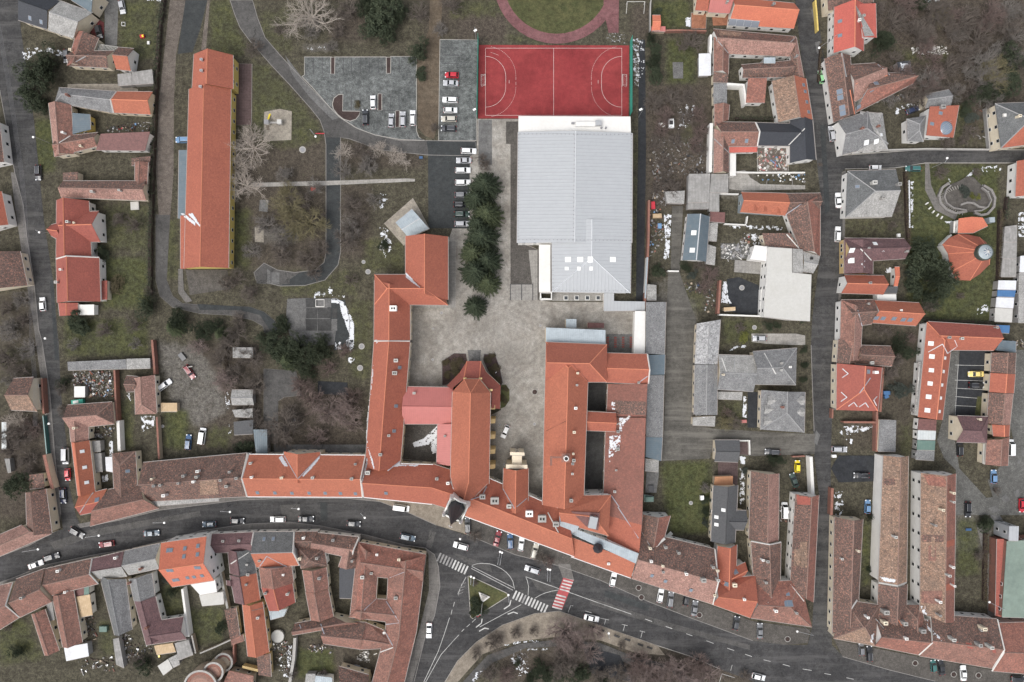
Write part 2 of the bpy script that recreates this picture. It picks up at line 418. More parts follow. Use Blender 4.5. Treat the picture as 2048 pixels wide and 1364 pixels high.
def wing(root, base, kind, q, he, rise, roof, wall, par='', name=''):
    """one wing of a building. q: four eave corners; q0-q1 and q2-q3 are the long (eave) sides"""
    flags = kind[1:]; kind = kind[0]
    CUR[0] = (root, base)
    E = [W(p, he) for p in q]
    area = sum(E[i].x * E[(i + 1) % 4].y - E[(i + 1) % 4].x * E[i].y for i in range(4))
    width = ((E[3] - E[0]).length + (E[2] - E[1]).length) / 2
    if rise is None: rise = {'g': 0.40, 'h': 0.38, 'a': 0.40, 'b': 0.40, 's': 0.22, 'f': 0.0}[kind] * width
    if kind == 's':
        for i in (0, 1): E[i] = W(q[i], he + rise); E[i].z = he
        width = ((E[3] - E[0]).length + (E[2] - E[1]).length) / 2
    up = Vector((0, 0, rise)); mb = MB(); uvs = []; mats = roof.split('/'); m2 = 1 if len(mats) > 1 else 0
    ridges = []; R0 = R1 = None
    if kind in 'ghab':
        m0 = (E[0] + E[3]) / 2; m1 = (E[1] + E[2]) / 2; ax = (m1 - m0); L = ax.length; ax.normalize()
        hl = min(width * 0.5, L * 0.48)
        R0 = m0 + up + (ax * hl if kind in 'ha' else Vector()); R1 = m1 + up - (ax * hl if kind in 'hb' else Vector())
        slab(mb, [E[0], E[1], R1, R0], 0.16, 0, uvs, (E[1] - E[0]).normalized())
        slab(mb, [E[2], E[3], R0, R1], 0.16, m2, uvs, (E[3] - E[2]).normalized())
        if kind in 'ha': slab(mb, [E[3], E[0], R0], 0.16, 0, uvs, (E[0] - E[3]).normalized()); ridges += [(E[3], R0), (E[0], R0)]
        if kind in 'hb': slab(mb, [E[1], E[2], R1], 0.16, 0, uvs, (E[2] - E[1]).normalized()); ridges += [(E[1], R1), (E[2], R1)]
        ridges.append((R0, R1))
    elif kind == 's':                       # q0-q1 is the high side
        slab(mb, [E[3], E[2], E[1] + up, E[0] + up], 0.16, 0, uvs, (E[2] - E[3]).normalized())
    else:
        slab(mb, E, 0.22, 0, uvs, None)
    part('roof', mesh('roof', [v - base for v in mb.v], mb.f, mats, mb.m, uvs), root)
    if ridges and 'n' not in flags:
        rb = MB()
        for a, b in ridges: strip(rb, a + Vector((0, 0, .05)), b + Vector((0, 0, .05)), 0.30, 0.10)
        if rb.v: part('ridge_cap', rb.me('ridge_cap', RIDGE.get(mats[0], 'ridge_old'), off=base), root)
    # gutters
    if 'n' not in flags:
        for a, b in (((E[0], E[1]), (E[2], E[3])) if kind in 'ghab' else ((E[2], E[3]),)):
            gb = MB(); d = (b - a); ang = math.atan2(d.y, d.x); c = (a + b) / 2; nrm = Vector((d.y, -d.x, 0)).normalized()
            if (c - sum(E, Vector()) / 4).dot(nrm) < 0: nrm = -nrm
            gb.box(c + nrm * 0.07 - Vector((0, 0, .07)), (d.length - 0.1, 0.28 if 'w' in flags else 0.13, 0.11), ang)
            part('gutter', gb.me('gutter', 'gutterw' if 'w' in flags else 'gutter', off=base), root)
    # walls
    o = 0.35 if kind != 'f' else 0.12
    c = sum(E, Vector()) / 4; cen = Vector((c.x, c.y))
    F = []
    for i in range(4):
        p = Vector((E[i].x, E[i].y)); a = Vector((E[i - 1].x, E[i - 1].y)); b = Vector((E[(i + 1) % 4].x, E[(i + 1) % 4].y))
        F.append(p + (a - p).normalized() * o + (b - p).normalized() * o)
    mb = MB(); k = 0; dz = -0.13
    sl_ = rise / max(width / 2, .1) if kind in 'ghab' else 0
    zt = he + sl_ * o * 0.9 + dz
    def V3(p, z): return Vector((p.x, p.y, z))
    zs = [zt] * 4
    if kind == 's':
        g = rise / width * o; zs = [he + rise - g + dz - .02, he + rise - g + dz - .02, he + g + dz - .02, he + g + dz - .02]
    elif kind == 'f': zs = [he - 0.18] * 4
    mb.v = [V3(p, 0) for p in F] + [V3(p, z) for p, z in zip(F, zs)]
    faces = []
    if kind in 'ghab':
        g0 = (F[0] + F[3]) / 2 if kind in 'gb' else Vector((R0.x, R0.y)); g1 = (F[1] + F[2]) / 2 if kind in 'ga' else Vector((R1.x, R1.y))
        mb.v += [V3(g0, he + rise + dz - .03), V3(g1, he + rise + dz - .03)]
        faces = [(0, 1, 5, 4), (2, 3, 7, 6), (4, 5, 9, 8), (6, 7, 8, 9)]
        faces += [(3, 0, 4, 8, 7)] if kind in 'gb' else [(3, 0, 4, 7), (7, 4, 8)]
        faces += [(1, 2, 6, 9, 5)] if kind in 'ga' else [(1, 2, 6, 5), (5, 6, 9)]
    else:
        faces = [(0, 1, 5, 4), (1, 2, 6, 5), (2, 3, 7, 6), (3, 0, 4, 7), (4, 5, 6, 7)]
    mb.f = faces if area > 0 else [f[::-1] for f in faces]; mb.m = [0] * len(faces)
    part('wall', mb.me('wall', wall, off=base), root)
    FOOT.append(([tuple(p) for p in F], he))
    if he >= 2.9 and kind and 'x' not in flags:
        for i in range(4): PENDWALL.append((root, base, F[i], F[(i + 1) % 4], he, cen, len(FOOT) - 1, wall))
    # parapets over party walls
    for e in par:
        a, b, r = (E[0], E[3], R0) if e == '0' else (E[1], E[2], R1)
        pb = MB(); seg = [(a, r), (r, b)] if (r is not None and kind == 'g') else [(a, b)]
        if kind == 's': seg = [(a + up, b)]
        for s0, s1 in seg: pb.box(*seg_box(s0, s1, 0.34, 0.34))  if False else strip(pb, s0 + Vector((0, 0, .12)), s1 + Vector((0, 0, .12)), 0.42, 0.22)
        part('parapet', pb.me('parapet', 'whcap', off=base), root)
def seg_box(a, b, w, h): return ((a + b) / 2, ((b - a).length, w, h))

def building(name, look, wings, t='P', wall='cr', chim=(), sky=(), skyk='skyglass', cat='house', ct='wh', ch=1.5):
    ws = []
    for w in wings:
        kind, c, he = w[0], w[1], w[2]
        if name in ('house', 'courtyard_house', 'garage') and he >= 4.2: he = 4.0 + (he - 4.2) * .45
        if name == 'long_house': he = 6.4
        rise = w[3] if len(w) > 3 else None; roof = w[4] if len(w) > 4 else 'old'
        wl_ = w[5] if len(w) > 5 and w[5] else wall; par = w[6] if len(w) > 6 else ''
        ws.append((kind, pts(t, c), he, rise, roof, wl_, par))
    q = ws[0][1]; b = sum((W(p, ws[0][2]) for p in q), Vector()) / 4; base = Vector((b.x, b.y, 0))
    root = thing(name, look, cat, base)
    for kind, q, he, rise, roof, wl_, par in ws: wing(root, base, kind, q, he, rise, roof, wl_, par)
    DET.append((root, base, [px(t, *c[:2]) + tuple(c[2:]) for c in chim], [px(t, *c[:2]) + tuple(c[2:]) for c in sky], skyk, ct, ch))
    return root, base
DET = []
def chimney(root, base, p, h=1.5, w=0.75, mat='wh'):
    q = p
    for _ in range(3):
        loc, nor = hit(q); f = 1 - (0.5 * h) / (H - loc.z); q = (CX + (p[0] - CX) * f, CY + (p[1] - CY) * f)
    mb = MB(); top = loc.z + h
    if mat == 'wh': mat = ('wh', 'gy', 'wmo', 'cr', 'grcap')[int(p[0] * 7 + p[1] * 3) % 5]; w *= .8 + (int(p[0] * 13 + p[1]) % 5) * .1
    mb.box((loc.x, loc.y, (loc.z - .6 + top) / 2), (w, w * .8, top - loc.z + .6)); mb.box((loc.x, loc.y, top + .05), (w + .18, w * .8 + .18, .1))
    c = part('chimney', mb.me('chimney', mat, off=base), root)
    fb = MB(); fb.box((loc.x - w * .18, loc.y, top + .16), (w * .22, w * .3, .14)); fb.box((loc.x + w * .2, loc.y, top + .16), (w * .22, w * .3, .14))
    part('flue', fb.me('flue', 'flue', off=base), c)
def skylight(root, base, p, w=0.95, l=1.25, glass_='skyglass', frame='frame'):
    loc, nor = hit(p); dn = Vector((nor.x, nor.y, 0))
    if dn.length < 0.05: dn = Vector((0, 1, 0))
    dn.normalize(); sd = nor.cross(dn).normalized(); dd = sd.cross(nor).normalized()
    mb = MB(); mb.box(loc + nor * .06, (l, w, .14), ax=(dd, sd, nor))
    f = part('roof_window', mb.me('roof_window', frame, off=base), root)
    mb = MB(); mb.box(loc + nor * .135, (l - .22, w - .22, .03), ax=(dd, sd, nor)); part('pane', mb.me('pane', glass_, off=base), f)
def dormer(root, base, p, w=2.2, l=2.6, roof='or', wall='wh', h=1.1):
    loc, nor = hit(p); dn = Vector((nor.x, nor.y, 0)).normalized(); sd = Vector((-dn.y, dn.x, 0)); sl_ = math.hypot(nor.x, nor.y) / nor.z
    fr = loc + dn * l * .45; fz = loc.z - sl_ * l * .45; bk = loc - dn * l * .75
    ez = fz + h; rz = ez + w * .33
    def Q(a, s, z): return Vector((a.x + sd.x * s, a.y + sd.y * s, z))
    mb = MB(); mb.v = [Q(fr, -w / 2, fz - .4), Q(fr, w / 2, fz - .4), Q(fr, w / 2, ez), Q(fr, 0, rz), Q(fr, -w / 2, ez), Q(bk, -w / 2, ez), Q(bk, w / 2, ez), Q(bk, 0, rz), Q(bk, -w/2, fz - .4), Q(bk, w/2, fz - .4)]
    mb.f = [(0, 1, 2, 3, 4), (1, 9, 6, 2), (8, 0, 4, 5)]; mb.m = [0] * 3
    d = part('dormer', mb.me('dormer', wall, off=base), root)
    rb = MB(); uv = []; o = dn * .25
    slab(rb, [Q(fr + o, -w / 2 - .2, ez - .1), Q(bk, -w / 2 - .2, ez - .1), Q(bk, 0, rz + .06), Q(fr + o, 0, rz + .06)], .1, 0, uv, None)
    slab(rb, [Q(bk, w / 2 + .2, ez - .1), Q(fr + o, w / 2 + .2, ez - .1), Q(fr + o, 0, rz + .06), Q(bk, 0, rz + .06)], .1, 0, uv, None)
    part('dormer_roof', mesh('dormer_roof', [v - base for v in rb.v], rb.f, [roof], rb.m, uv), d)
    pb = MB(); pb.box(fr + dn * .02 + Vector((0, 0, fz + h * .5 - fr.z)), (w * .55, .04, h * .75), math.atan2(sd.y, sd.x)); part('pane', pb.me('pane', 'pane', off=base), d)
def finish_buildings():
    BV[0] = None
    for root, base, chim, sky_, skyk, ct, ch in DET:
        for c in chim:
            chimney(root, base, c[:2], h=(c[2] if len(c) > 2 else ch), w=(c[3] if len(c) > 3 else .6), mat=ct)
        for c in sky_: skylight(root, base, c[:2], w=(c[2] if len(c) > 2 else .95), l=(c[2] * 1.15 if len(c) > 2 else 1.25), glass_=skyk, frame='framew' if skyk == 'skydome' else 'frame')
    # windows on the walls that face the middle of the map
    fr = MB(); fr.box((0, 0.0, 0), (1.0, .10, 1.35)); wf = fr.me('window', 'framew')
    pm = MB(); pm.box((0, -.035, .0), (.8, .05, 1.15)); wp = pm.me('pane', 'pane')
    cnt = 0
    for root, base, a, b, he, cen, fi, wall in PENDWALL:
        m = (a + b) / 2; d = b - a; L = d.length
        if L < 2.4: continue
        n = Vector((d.y, -d.x)).normalized()
        if (m - cen).dot(n) < 0: n = -n
        see = -m.dot(n)                       # metres of wall seen per height
        if see * he / H < 0.75: continue
        t = m + n * 0.9
        ns = max(1, int(L / (4.6 if root.name.startswith('long') else 3.1))); ang = math.atan2(-n.x, n.y) + PI
        st = max(1, int((he + .3) / 3.0))
        for i in range(ns):
            p = a + d * ((i + .5) / ns); q = p + n * 0.8
            if any(k != fi and inside(q, f) for k, (f, h2) in enumerate(FOOT) if h2 > 2.0 and abs(f[0][0] - q.x) < 60): continue
            for s_ in range(st):
                z = 1.75 + s_ * (he - .2) / st
                if z + .8 > he: continue
                if n.dot(-q) * (he - z) / H < 0.10: continue
                o = part('window', wf, root, loc=(p.x + n.x * .03 - base.x, p.y + n.y * .03 - base.y, z)); o.rotation_euler = (0, 0, ang)
                part('pane', wp, o, loc=(0, 0, 0)); cnt += 1
    print('windows', cnt)
B = building
plainmat('rustroof', (.30, .165, .125), .9, .25, 2.0, dirt=(.20, .15, .13))
# ------------------------------------------------------------------ buildings, surveyed tile by tile
# top left
B('house', 'dark slate-roofed house with two small roof windows', [('g', (140,155, 368,228, 470,8, 250,-80), 5, 3.2, 'sl')], '00', sky=[(235,140), (322,170)])
B('house', 'pale grey-roofed house with a long cream side wall', [('g', (375,235, 572,297, 722,98, 470,5), 6, 2.6, 'lg'), ('g', (555,0, 712,98, 795,-40, 640,-130), 6, 2.4, 'bl')], '00')
B('house', 'L-shaped house with an orange slope and a mottled brown roof', [('g', (600,240, 522,512, 680,520, 770,295), 4, None, 'rdm/old'), ('g', (560,400, 890,395, 842,528, 540,512), 4, 2.6, 'old')], '00', chim=[(555,392)], wall='cr')
B('house', 'small orange-roofed house with a white gable wall', [('g', (920,368, 1045,378, 1018,552, 905,540), 4, 3, 'old/or')], '00', wall='wh')
B('shed', 'grey corrugated shed roof in two strips', [('f', (915,578, 1025,565, 1028,660, 920,668), 2.6, 0, 'cc', 'gy'), ('f', (1028,562, 1185,540, 1195,648, 1030,660), 2.8, 0, 'cc', 'gy')], '00', cat='shed')
B('house', 'long house half under grey panels and half under orange tiles', [('a', (460,682, 905,712, 882,878, 425,798), 4, None, 'gr'), ('g', (907,712, 1190,715, 1175,892, 884,878), 4, None, 'or', None, '0')], '00', chim=[(528,742)], ct='brickw', wall='cr')
B('house', 'L-shaped house with worn orange and brown tiles', [('g', (378,802, 425,1222, 575,1200, 555,815), 4, None, 'pnk/olb'), ('g', (450,1065, 765,1032, 757,1140, 430,1222), 4, 2.3, 'old/olb')], '00', chim=[(495,1035), (635,1140)])
B('house_extension', 'blue-grey metal-roofed extension with a yellow end wall', [('s', (565,1045, 565,880, 700,890, 705,1010), 3.6, .8, 'bl', 'ye')], '00', cat='extension')
B('outbuilding', 'white-walled outbuilding under one dark purple slope', [('s', (785,1042, 1168,1026, 1130,1175, 748,1170), 3.8, 1.6, 'mar', 'wh')], '00', cat='outbuilding')
B('shed', 'small shed with a snow-dusted red roof', [('s', (1025,1232, 1175,1215, 1165,1290, 1025,1290), 2.5, .6, 'old', 'gy')], '00', cat='shed')
B('house', 'old brown-tiled house with a short rear wing and a flat annex', [('g', (490,85, 1135,85, 1140,238, 475,212), 4, None, 'old/pnk'), ('g', (1050,112, 1052,-62, 1155,-60, 1145,112), 3.6, None, 'olb'), ('f', (490,20, 605,15, 605,85, 490,92), 3.2, 0, 'old')], '01', chim=[(722,170), (935,160)])
B('house', 'red-roofed house with cross gables and a white balcony gable', [('g', (440,235, 437,688, 712,674, 692,240), 5, 4.9, 'dr'), ('g', (520,335, 770,320, 783,560, 520,560), 5, 4.4, 'dr'), ('g', (480,405, 398,427, 398,512, 480,560), 4.6, 2.2, 'dr')], '01', wall='wh', chim=[(532,405), (580,412, .8, .5)])
B('house', 'big red-roofed house with a small garage wing', [('g', (437,692, 445,1035, 783,1025, 773,680), 5, 5.8, 'dr', None, '0'), ('g', (455,1037, 465,1138, 607,1132, 607,1035), 3, 1.2, 'dr')], '01', wall='wh', chim=[(480,777), (445,875)])
B('carport', 'rounded white carport', [('f', (607,1050, 733,1048, 733,1128, 607,1128), 2.6, 0, 'wm', 'wh')], '01', cat='carport')
B('canopy', 'terracotta balcony with a pale balustrade', [('f', (783,865, 835,860, 835,1010, 785,1010), 2.8, 0, 'dr', 'cr')], '01', cat='balcony')
# left edge
B('house', 'white-walled house at the edge with a bright red roof', [('g', (12,165, 65,425, -90,470, -150,200), 6, None, 'rd')], '01', wall='wh')
B('house', 'pale-walled house at the left edge', [('g', (-8,940, 32,1262, -150,1300, -200,950), 6, None, 'old')], '00', wall='wh')
B('house', 'plain brown-tiled house with a cream end wall', [('g', (157,632, 214,900, -110,955, -160,660), 4.6, 3.8, 'old')], '01', wall='cr')
B('house', 'brown gabled house with a tall cream gable and one window', [('g', (105,300, 262,290, 290,556, 85,545), 6, 3.6, 'old/lich')], '02', wall='cr')
B('house', 'brown house with a pale long street wall', [('g', (358,1158, 405,1507, 210,1500, 200,1190), 6.5, None, 'old')], '02', wall='cr')
B('house', 'old house with a pinkish mottled street roof', [('g', (-60,240, 170,140, 402,208, -60,410), 6.5, None, 'pnk')], '03', wall='cr')
B('shed', 'little brown shed behind a pale wall', [('f', (225,1050, 335,1040, 345,1150, 230,1162), 3.2, 0, 'old', 'cr')], '02', cat='shed')
B('greenhouse', 'narrow glazed cold frame', [('f', (12,640, 50,640, 50,850, 12,850), 1.4, 0, 'glz', 'gy')], '02', cat='greenhouse')
B('shed', 'small snow-covered shed', [('f', (35,925, 75,925, 87,1030, 60,1035), 2.2, 0, 'cc', 'gy')], '02', cat='shed')
# junk yard block
B('shed', 'very long grey-roofed shed along the garden edge', [('s', (525,170, 980,150, 983,224, 530,236), 2.4, .4, 'gr', 'gy'), ('f', (985,146, 1167,142, 1172,220, 985,226), 2.6, 0, 'lg', 'gy')], '02', cat='shed')
B('shed', 'white-topped box shed among scrap', [('f', (578,362, 662,360, 662,445, 578,445), 2.2, 0, 'wm', 'gy')], '02', cat='shed')
B('house', 'L-shaped old house with a mossy brown slope', [('b', (525,507, 875,482, 893,655, 540,690), 4, 3.2, 'old/pnk'), ('g', (535,612, 552,797, 690,782, 690,640), 4, None, 'pnk')], '02', chim=[(585,685)])
B('house', 'long orange-roofed street house with three white roof windows', [('g', (556,797, 606,1215, 742,1186, 697,782), 5, 3.2, 'brt/or')], '02', sky=[(640,868), (659,992), (675,1110)], skyk='skydome')
B('shed', 'grey corrugated lean-to in three steps', [('f', (702,787, 780,785, 785,868, 715,872), 2.6, 0, 'cc', 'gy'), ('f', (715,885, 790,880, 800,1025, 733,1025), 2.3, 0, 'cc', 'gy')], '02', cat='shed')
B('shed', 'narrow shed roof white with snow', [('f', (820,912, 878,910, 880,1030, 826,1020), 2.4, 0, 'snowroof', 'gy')], '02', cat='shed')
B('house', 'orange corner house with one blue roof window', [('g', (612,1216, 834,1160, 806,1325, 625,1364), 5, None, 'or/dr')], '02', sky=[(756,1247, 1.3)])
B('house', 'brown hipped house with pale ridge lines', [('a', (875,883, 890,1250, 1072,1175, 1055,866), 5, None, 'old')], '02', sky=[(994,1022)], wall='cr')
B('house', 'street house with a worn pinkish front roof', [('g', (845,1165, 1092,1130, 1240,1312, 700,1452), 5.5, None, 'old/olb')], '02')
B('house', 'large old row house with scattered white chimneys', [('g', (286,925, 495,906, 494,993, 296,1003), 7, 4.6, 'old', None, '1'), ('s', (297,996, 437,989, 438,1002, 300,1013), 6.0, .3, 'lg')], 'P', wall='wh',
  chim=[(306,957,2.2), (369,951,2.2), (397,942,2), (395,953,2), (309,971,1.5), (322,970,1.5), (358,966,1.5), (388,963,1.5), (330,990,2.4,1.0), (461,943,2.2), (442,960,1.5), (474,956,1.5), (454,972,1.6)])
B('house', 'pink-tiled garden house with a small side wing', [('b', (1047,297, 1055,580, 1222,575, 1205,272), 4, None, 'pnk'), ('g', (985,278, 1080,285, 1075,400, 985,405), 3.4, None, 'old')], '02')
B('shed', 'low shed with pale yellow boarded roof', [('f', (1254,490, 1380,490, 1380,558, 1254,558), 2.3, 0, 'wd', 'tan')], '02', cat='shed')
# south-west row
B('house', 'row house cut by the frame with a pinkish tiled roof', [('g', (-60,625, 100,588, 152,860, -60,992), 5.5, None, 'pnk/olb', None, '1')], '03')
B('house', 'mottled row house with a tiny chimney', [('g', (125,562, 350,478, 402,740, 152,862), 5.5, None, 'old/olb')], '03', chim=[(175,705)])
B('house', 'brown row house between white party walls', [('g', (352,482, 718,400, 766,598, 402,690), 5.5, None, 'old/olb', None, '1')], '03', chim=[(458,495), (775,580)])
B('house', 'long rear wing with orange mottled tiles', [('g', (405,690, 490,1095, 643,1055, 573,645), 4, None, 'olb')], '03', chim=[(515,660)])
B('house', 'narrow rear wing with dark red tiles', [('g', (245,835, 350,1160, 462,1120, 350,795), 4, None, 'olb')], '03')
B('canopy', 'slim grey canopy with a yellow panel', [('f', (357,742, 408,735, 426,878, 388,885), 3, 0, 'cc', 'gy')], '03', cat='canopy')
B('canopy', 'cream corrugated patio roof', [('s', (592,700, 700,682, 722,842, 625,860), 3, .4, 'wd', 'wh')], '03', cat='canopy')
B('canopy', 'patio roof in maroon and green sheets', [('f', (585,643, 655,628, 655,685, 590,700), 3.1, 0, 'mar', 'wh'), ('f', (655,628, 692,620, 694,678, 655,686), 3.2, 0, 'gn', 'wh')], '03', cat='canopy')
B('shed', 'white sheet-roofed shed', [('f', (498,1095, 680,1062, 692,1162, 516,1200), 2.7, 0, 'snowroof', 'gy')], '03', cat='shed')
B('house', 'purple-grey row house', [('g', (722,402, 965,345, 992,540, 765,560), 5.5, None, 'pu/lg')], '03', chim=[(905,393), (775,580)])
B('house', 'dark grey row house beside the orange block', [('g', (970,343, 1250,283, 1240,480, 1000,530), 5.5, None, 'gr/lg')], '03')
B('house', 'long grey-roofed rear house', [('g', (775,530, 893,1000, 1030,955, 980,560), 4.2, None, 'grd/gr')], '03')
B('shed', 'thin grey shed running down the yard', [('f', (880,1030, 925,1020, 968,1255, 905,1225), 2.4, 0, 'cc', 'gy')], '03', cat='shed')
B('house', 'grey-roofed courtyard house with a purple rear part', [('g', (1005,560, 1045,735, 1207,692, 1182,512), 4.5, None, 'gr'), ('g', (1048,735, 1140,1075, 1290,1010, 1210,695), 4.5, None, 'pu'), ('g', (1240,885, 1430,855, 1455,1030, 1140,1077), 4.5, None, 'pu')], '03', wall='wh', chim=[(1100,480), (1145,940), (1010,590)], ct='brickw')
B('shed', 'plank-roofed shed', [('f', (1360,1062, 1470,1035, 1505,1150, 1395,1192), 2.8, 0, 'cc', 'gy')], '03', cat='shed')
B('shed', 'tan flat-roofed shed', [('f', (1200,1082, 1345,1060, 1370,1130, 1222,1152), 2.5, 0, 'wd', 'tan')], '03', cat='shed')
B('shed', 'pale two-part garden shed', [('f', (1228,1240, 1310,1185, 1345,1255, 1272,1312), 2.4, 0, 'wmo', 'gy'), ('f', (1312,1182, 1385,1145, 1402,1225, 1350,1252), 2.6, 0, 'lg', 'gy')], '03', cat='shed')
B('apartment_block', 'tall apartment block with a bright orange roof and many roof windows', [('g', (322,1086, 413,1073, 428,1161, 344,1174), 9.5, 5, 'brt')], 'P', wall='wh', cat='apartment block',
  sky=[(336,1101), (342.5,1100.5), (370,1097), (368,1113), (396,1092), (395,1109), (336,1140.5), (343,1140.5), (392,1135), (398,1135), (348,1160), (355,1159), (375,1155), (388,1153.5), (404,1151)])
B('terrace_building', 'flat white roof terrace', [('f', (380,1168, 430,1160, 434,1184, 400,1190), 6, 0, 'wm', 'wh'), ('f', (398,1190, 446,1184, 448,1208, 404,1212), 3.4, 0, 'wmo', 'wh')], 'P', cat='terrace')
B('house', 'purple-roofed row house with a hipped wing', [('g', (75,212, 418,196, 425,345, 90,360), 6, None, 'pu', 'wh', '1'), ('g', (215,330, 235,520, 440,515, 405,330), 5.4, 3, 'pu/grd')], '13', wall='wh', chim=[(180,265, .6), (305,262, .6), (368,448, .8, .5)])
B('house', 'row house with grey panels to the street and orange tiles behind', [('g', (420,196, 735,192, 775,455, 440,470), 6, None, 'grd/or', 'wh', '1')], '13', sky=[(500,250), (572,248)], chim=[(465,418, .8)])
B('house', 'brown corner house with a star of hips', [('g', (737,192, 920,190, 870,320, 745,320), 6, None, 'old'), ('h', (750,300, 788,482, 992,460, 965,320), 6, None, 'old'), ('g', (905,200, 1240,235, 1180,400, 860,330), 6, None, 'old/pnk', 'wh', '1'), ('g', (1130,310, 1078,468, 1222,475, 1236,240), 6, None, 'pnk/old')], '13', wall='wh', chim=[(810,238), (782,398, 2), (915,395, 2), (1040,255), (1190,415, 2.2)])
B('garage', 'flat garage with a dark roof', [('f', (1085,478, 1215,478, 1200,712, 1086,710), 3, 0, 'sl', 'wh')], '13', cat='garage')
B('house', 'upper half of a stepped orange rear wing', [('g', (797,490, 825,660, 1003,635, 985,468), 5.3, None, 'olb')], '13', chim=[(932,552)])
B('house', 'lower half of a stepped orange rear wing', [('g', (823,662, 865,885, 1040,855, 998,640), 4.9, None, 'olb')], '13')
B('house', 'mottled orange courtyard house', [('g', (458,465, 480,628, 730,592, 712,455), 5.2, None, 'olb')], '13', wall='wh', chim=[(650,527, .7, .5)])
B('house', 'deep red courtyard house with a fan-shaped roof', [('g', (478,625, 540,812, 742,745, 720,595), 4.6, None, 'dr')], '13', chim=[(515,668), (685,675)])
B('canopy', 'pale blue awning', [('f', (535,812, 678,795, 655,850, 548,880), 2.6, 0, 'zn', 'wh')], '13', cat='awning')
B('house', 'narrow house with one purple and one orange slope', [('g', (232,530, 272,748, 470,725, 440,515), 5, None, 'pu/or'), ('g', (205,570, 210,610, 300,605, 295,560), 4.4, None, 'pu')], '13', wall='wh', chim=[(375,525, .8), (362,603, .8)])
B('house', 'long narrow orange house with a yellow side wall', [('g', (330,757, 372,1165, 540,1132, 487,738), 5, None, 'or'), ('s', (440,1168, 455,1310, 555,1325, 545,1140), 3.4, -1.0, 'old')], '13', wall='ylw', chim=[(452,862, .8)])
B('shed', 'long brown-tiled shed with an orange end', [('s', (190,802, 235,1030, 312,1008, 280,782), 3, .6, 'old'), ('s', (238,1035, 245,1080, 345,1045, 335,992), 2.6, .4, 'olb')], '13', cat='shed')
B('house', 'long low rear house with mottled red tiles', [('g', (738,908, 1040,855, 1262,905, 720,1000), 4.6, None, 'old/olb'), ('g', (960,880, 1300,900, 1252,1110, 960,1065), 4.6, None, 'old/olb'), ('g', (1290,900, 1525,1000, 1500,1098, 1252,1112), 4.8, None, 'olb')], '13', chim=[(1440,968, 1.6, 1.0)])
B('courtyard_house', 'four-sided tiled house round a small dark courtyard', [('g', (716,1084, 852,1109, 846,1163, 735,1152), 6, None, 'rdm/olb'), ('g', (778,1120, 771,1262, 833,1262, 852,1110), 6, None, 'olb/rdm'), ('g', (771,1262, 735,1400, 800,1400, 833,1262), 6, None, 'olb/rdm'), ('g', (716,1084, 700,1232, 750,1235, 757,1110), 6, None, 'olb'), ('g', (735,1197, 792,1200, 800,1247, 697,1234), 6, None, 'olb')], 'P', cat='house', chim=[(743,1146, 1, .8), (725,1154, 1, .8), (792,1195, 1.2, 1.0), (769,1264, 1.4), (754,1109, .8), (798,1119, .8)])
B('house', 'brown house at the frame edge with a pale parapet', [('g', (1080,1240, 1315,1308, 1345,1430, 1120,1430), 4.4, None, 'old')], '13', sky=[(1215,1245), (1235,1250), (1290,1270)])
B('pool_house', 'small pale blue flat roof', [('f', (900,1315, 1030,1330, 1030,1400, 890,1400), 2.8, 0, 'zn', 'wh'), ('f', (826,1300, 900,1300, 890,1400, 815,1400), 2.4, 0, 'lg', 'gy')], '13', cat='shed')
# west school building
B('school', 'long yellow-walled school with an orange roof', [('g', (388,108, 384,178, 466,178, 466,110), 5.8, 4.6, 'rd', None, ''), ('g', (378,178, 368,537, 457,536, 462,178), 5.4, 4.6, 'rd'), ('s', (376,431, 372,537.5, 361,537.5, 361,431), 4.7, .7, 'rd')], 'P', wall='ye', cat='school', chim=[(404,120, 1.2), (404,142, 1.2), (402,174, 1.2)], ct='steel')
B('lean_to', 'blue-grey metal lean-to along the school', [('s', (378,300, 375,437, 356,437, 358,300), 3.4, .8, 'bl', 'gy')], 'P', cat='lean-to')
# nursery sheds T12
B('shed', 'pale flat shed roof by the orchard', [('f', (255,58, 411,57, 411,138, 255,136), 2.8, 0, 'lg', 'gy')], '12', cat='shed')
B('shed', 'grey shed with a white ridge', [('g', (248,390, 415,388, 420,505, 248,505), 2.8, 1.0, 'lg', 'gy')], '12', cat='shed')
B('shed', 'half-collapsed shed with pale panels', [('f', (250,545, 410,533, 411,605, 272,598), 2.5, 0, 'lg', 'gy')], '12', cat='shed')
B('shed', 'dark tar-roofed shed', [('f', (262,638, 415,622, 411,732, 266,740), 2.8, 0, 'dg', 'gy')], '12', cat='shed')
B('extension', 'grey-green metal-roofed extension', [('f', (415,698, 523,698, 525,886, 436,884), 3.4, 0, 'bl', 'gy')], '12', cat='extension')
B('row_building', 'orange-roofed street building with a cross gable', [('gw', (497,909, 731,911, 725,994, 494,993), 8, 5, 'or', None, '01'), ('g', (568,903, 568,960, 640,960, 640,904), 8, 4.9, 'or')], 'P', wall='cr', cat='building',
  chim=[(504,954), (564,955), (626,955), (704,957), (502,926), (711,928, .8)], sky=[(515,985), (550,985.5), (584,986), (618.5,986), (650.5,986), (681,986.5), (711,987)])
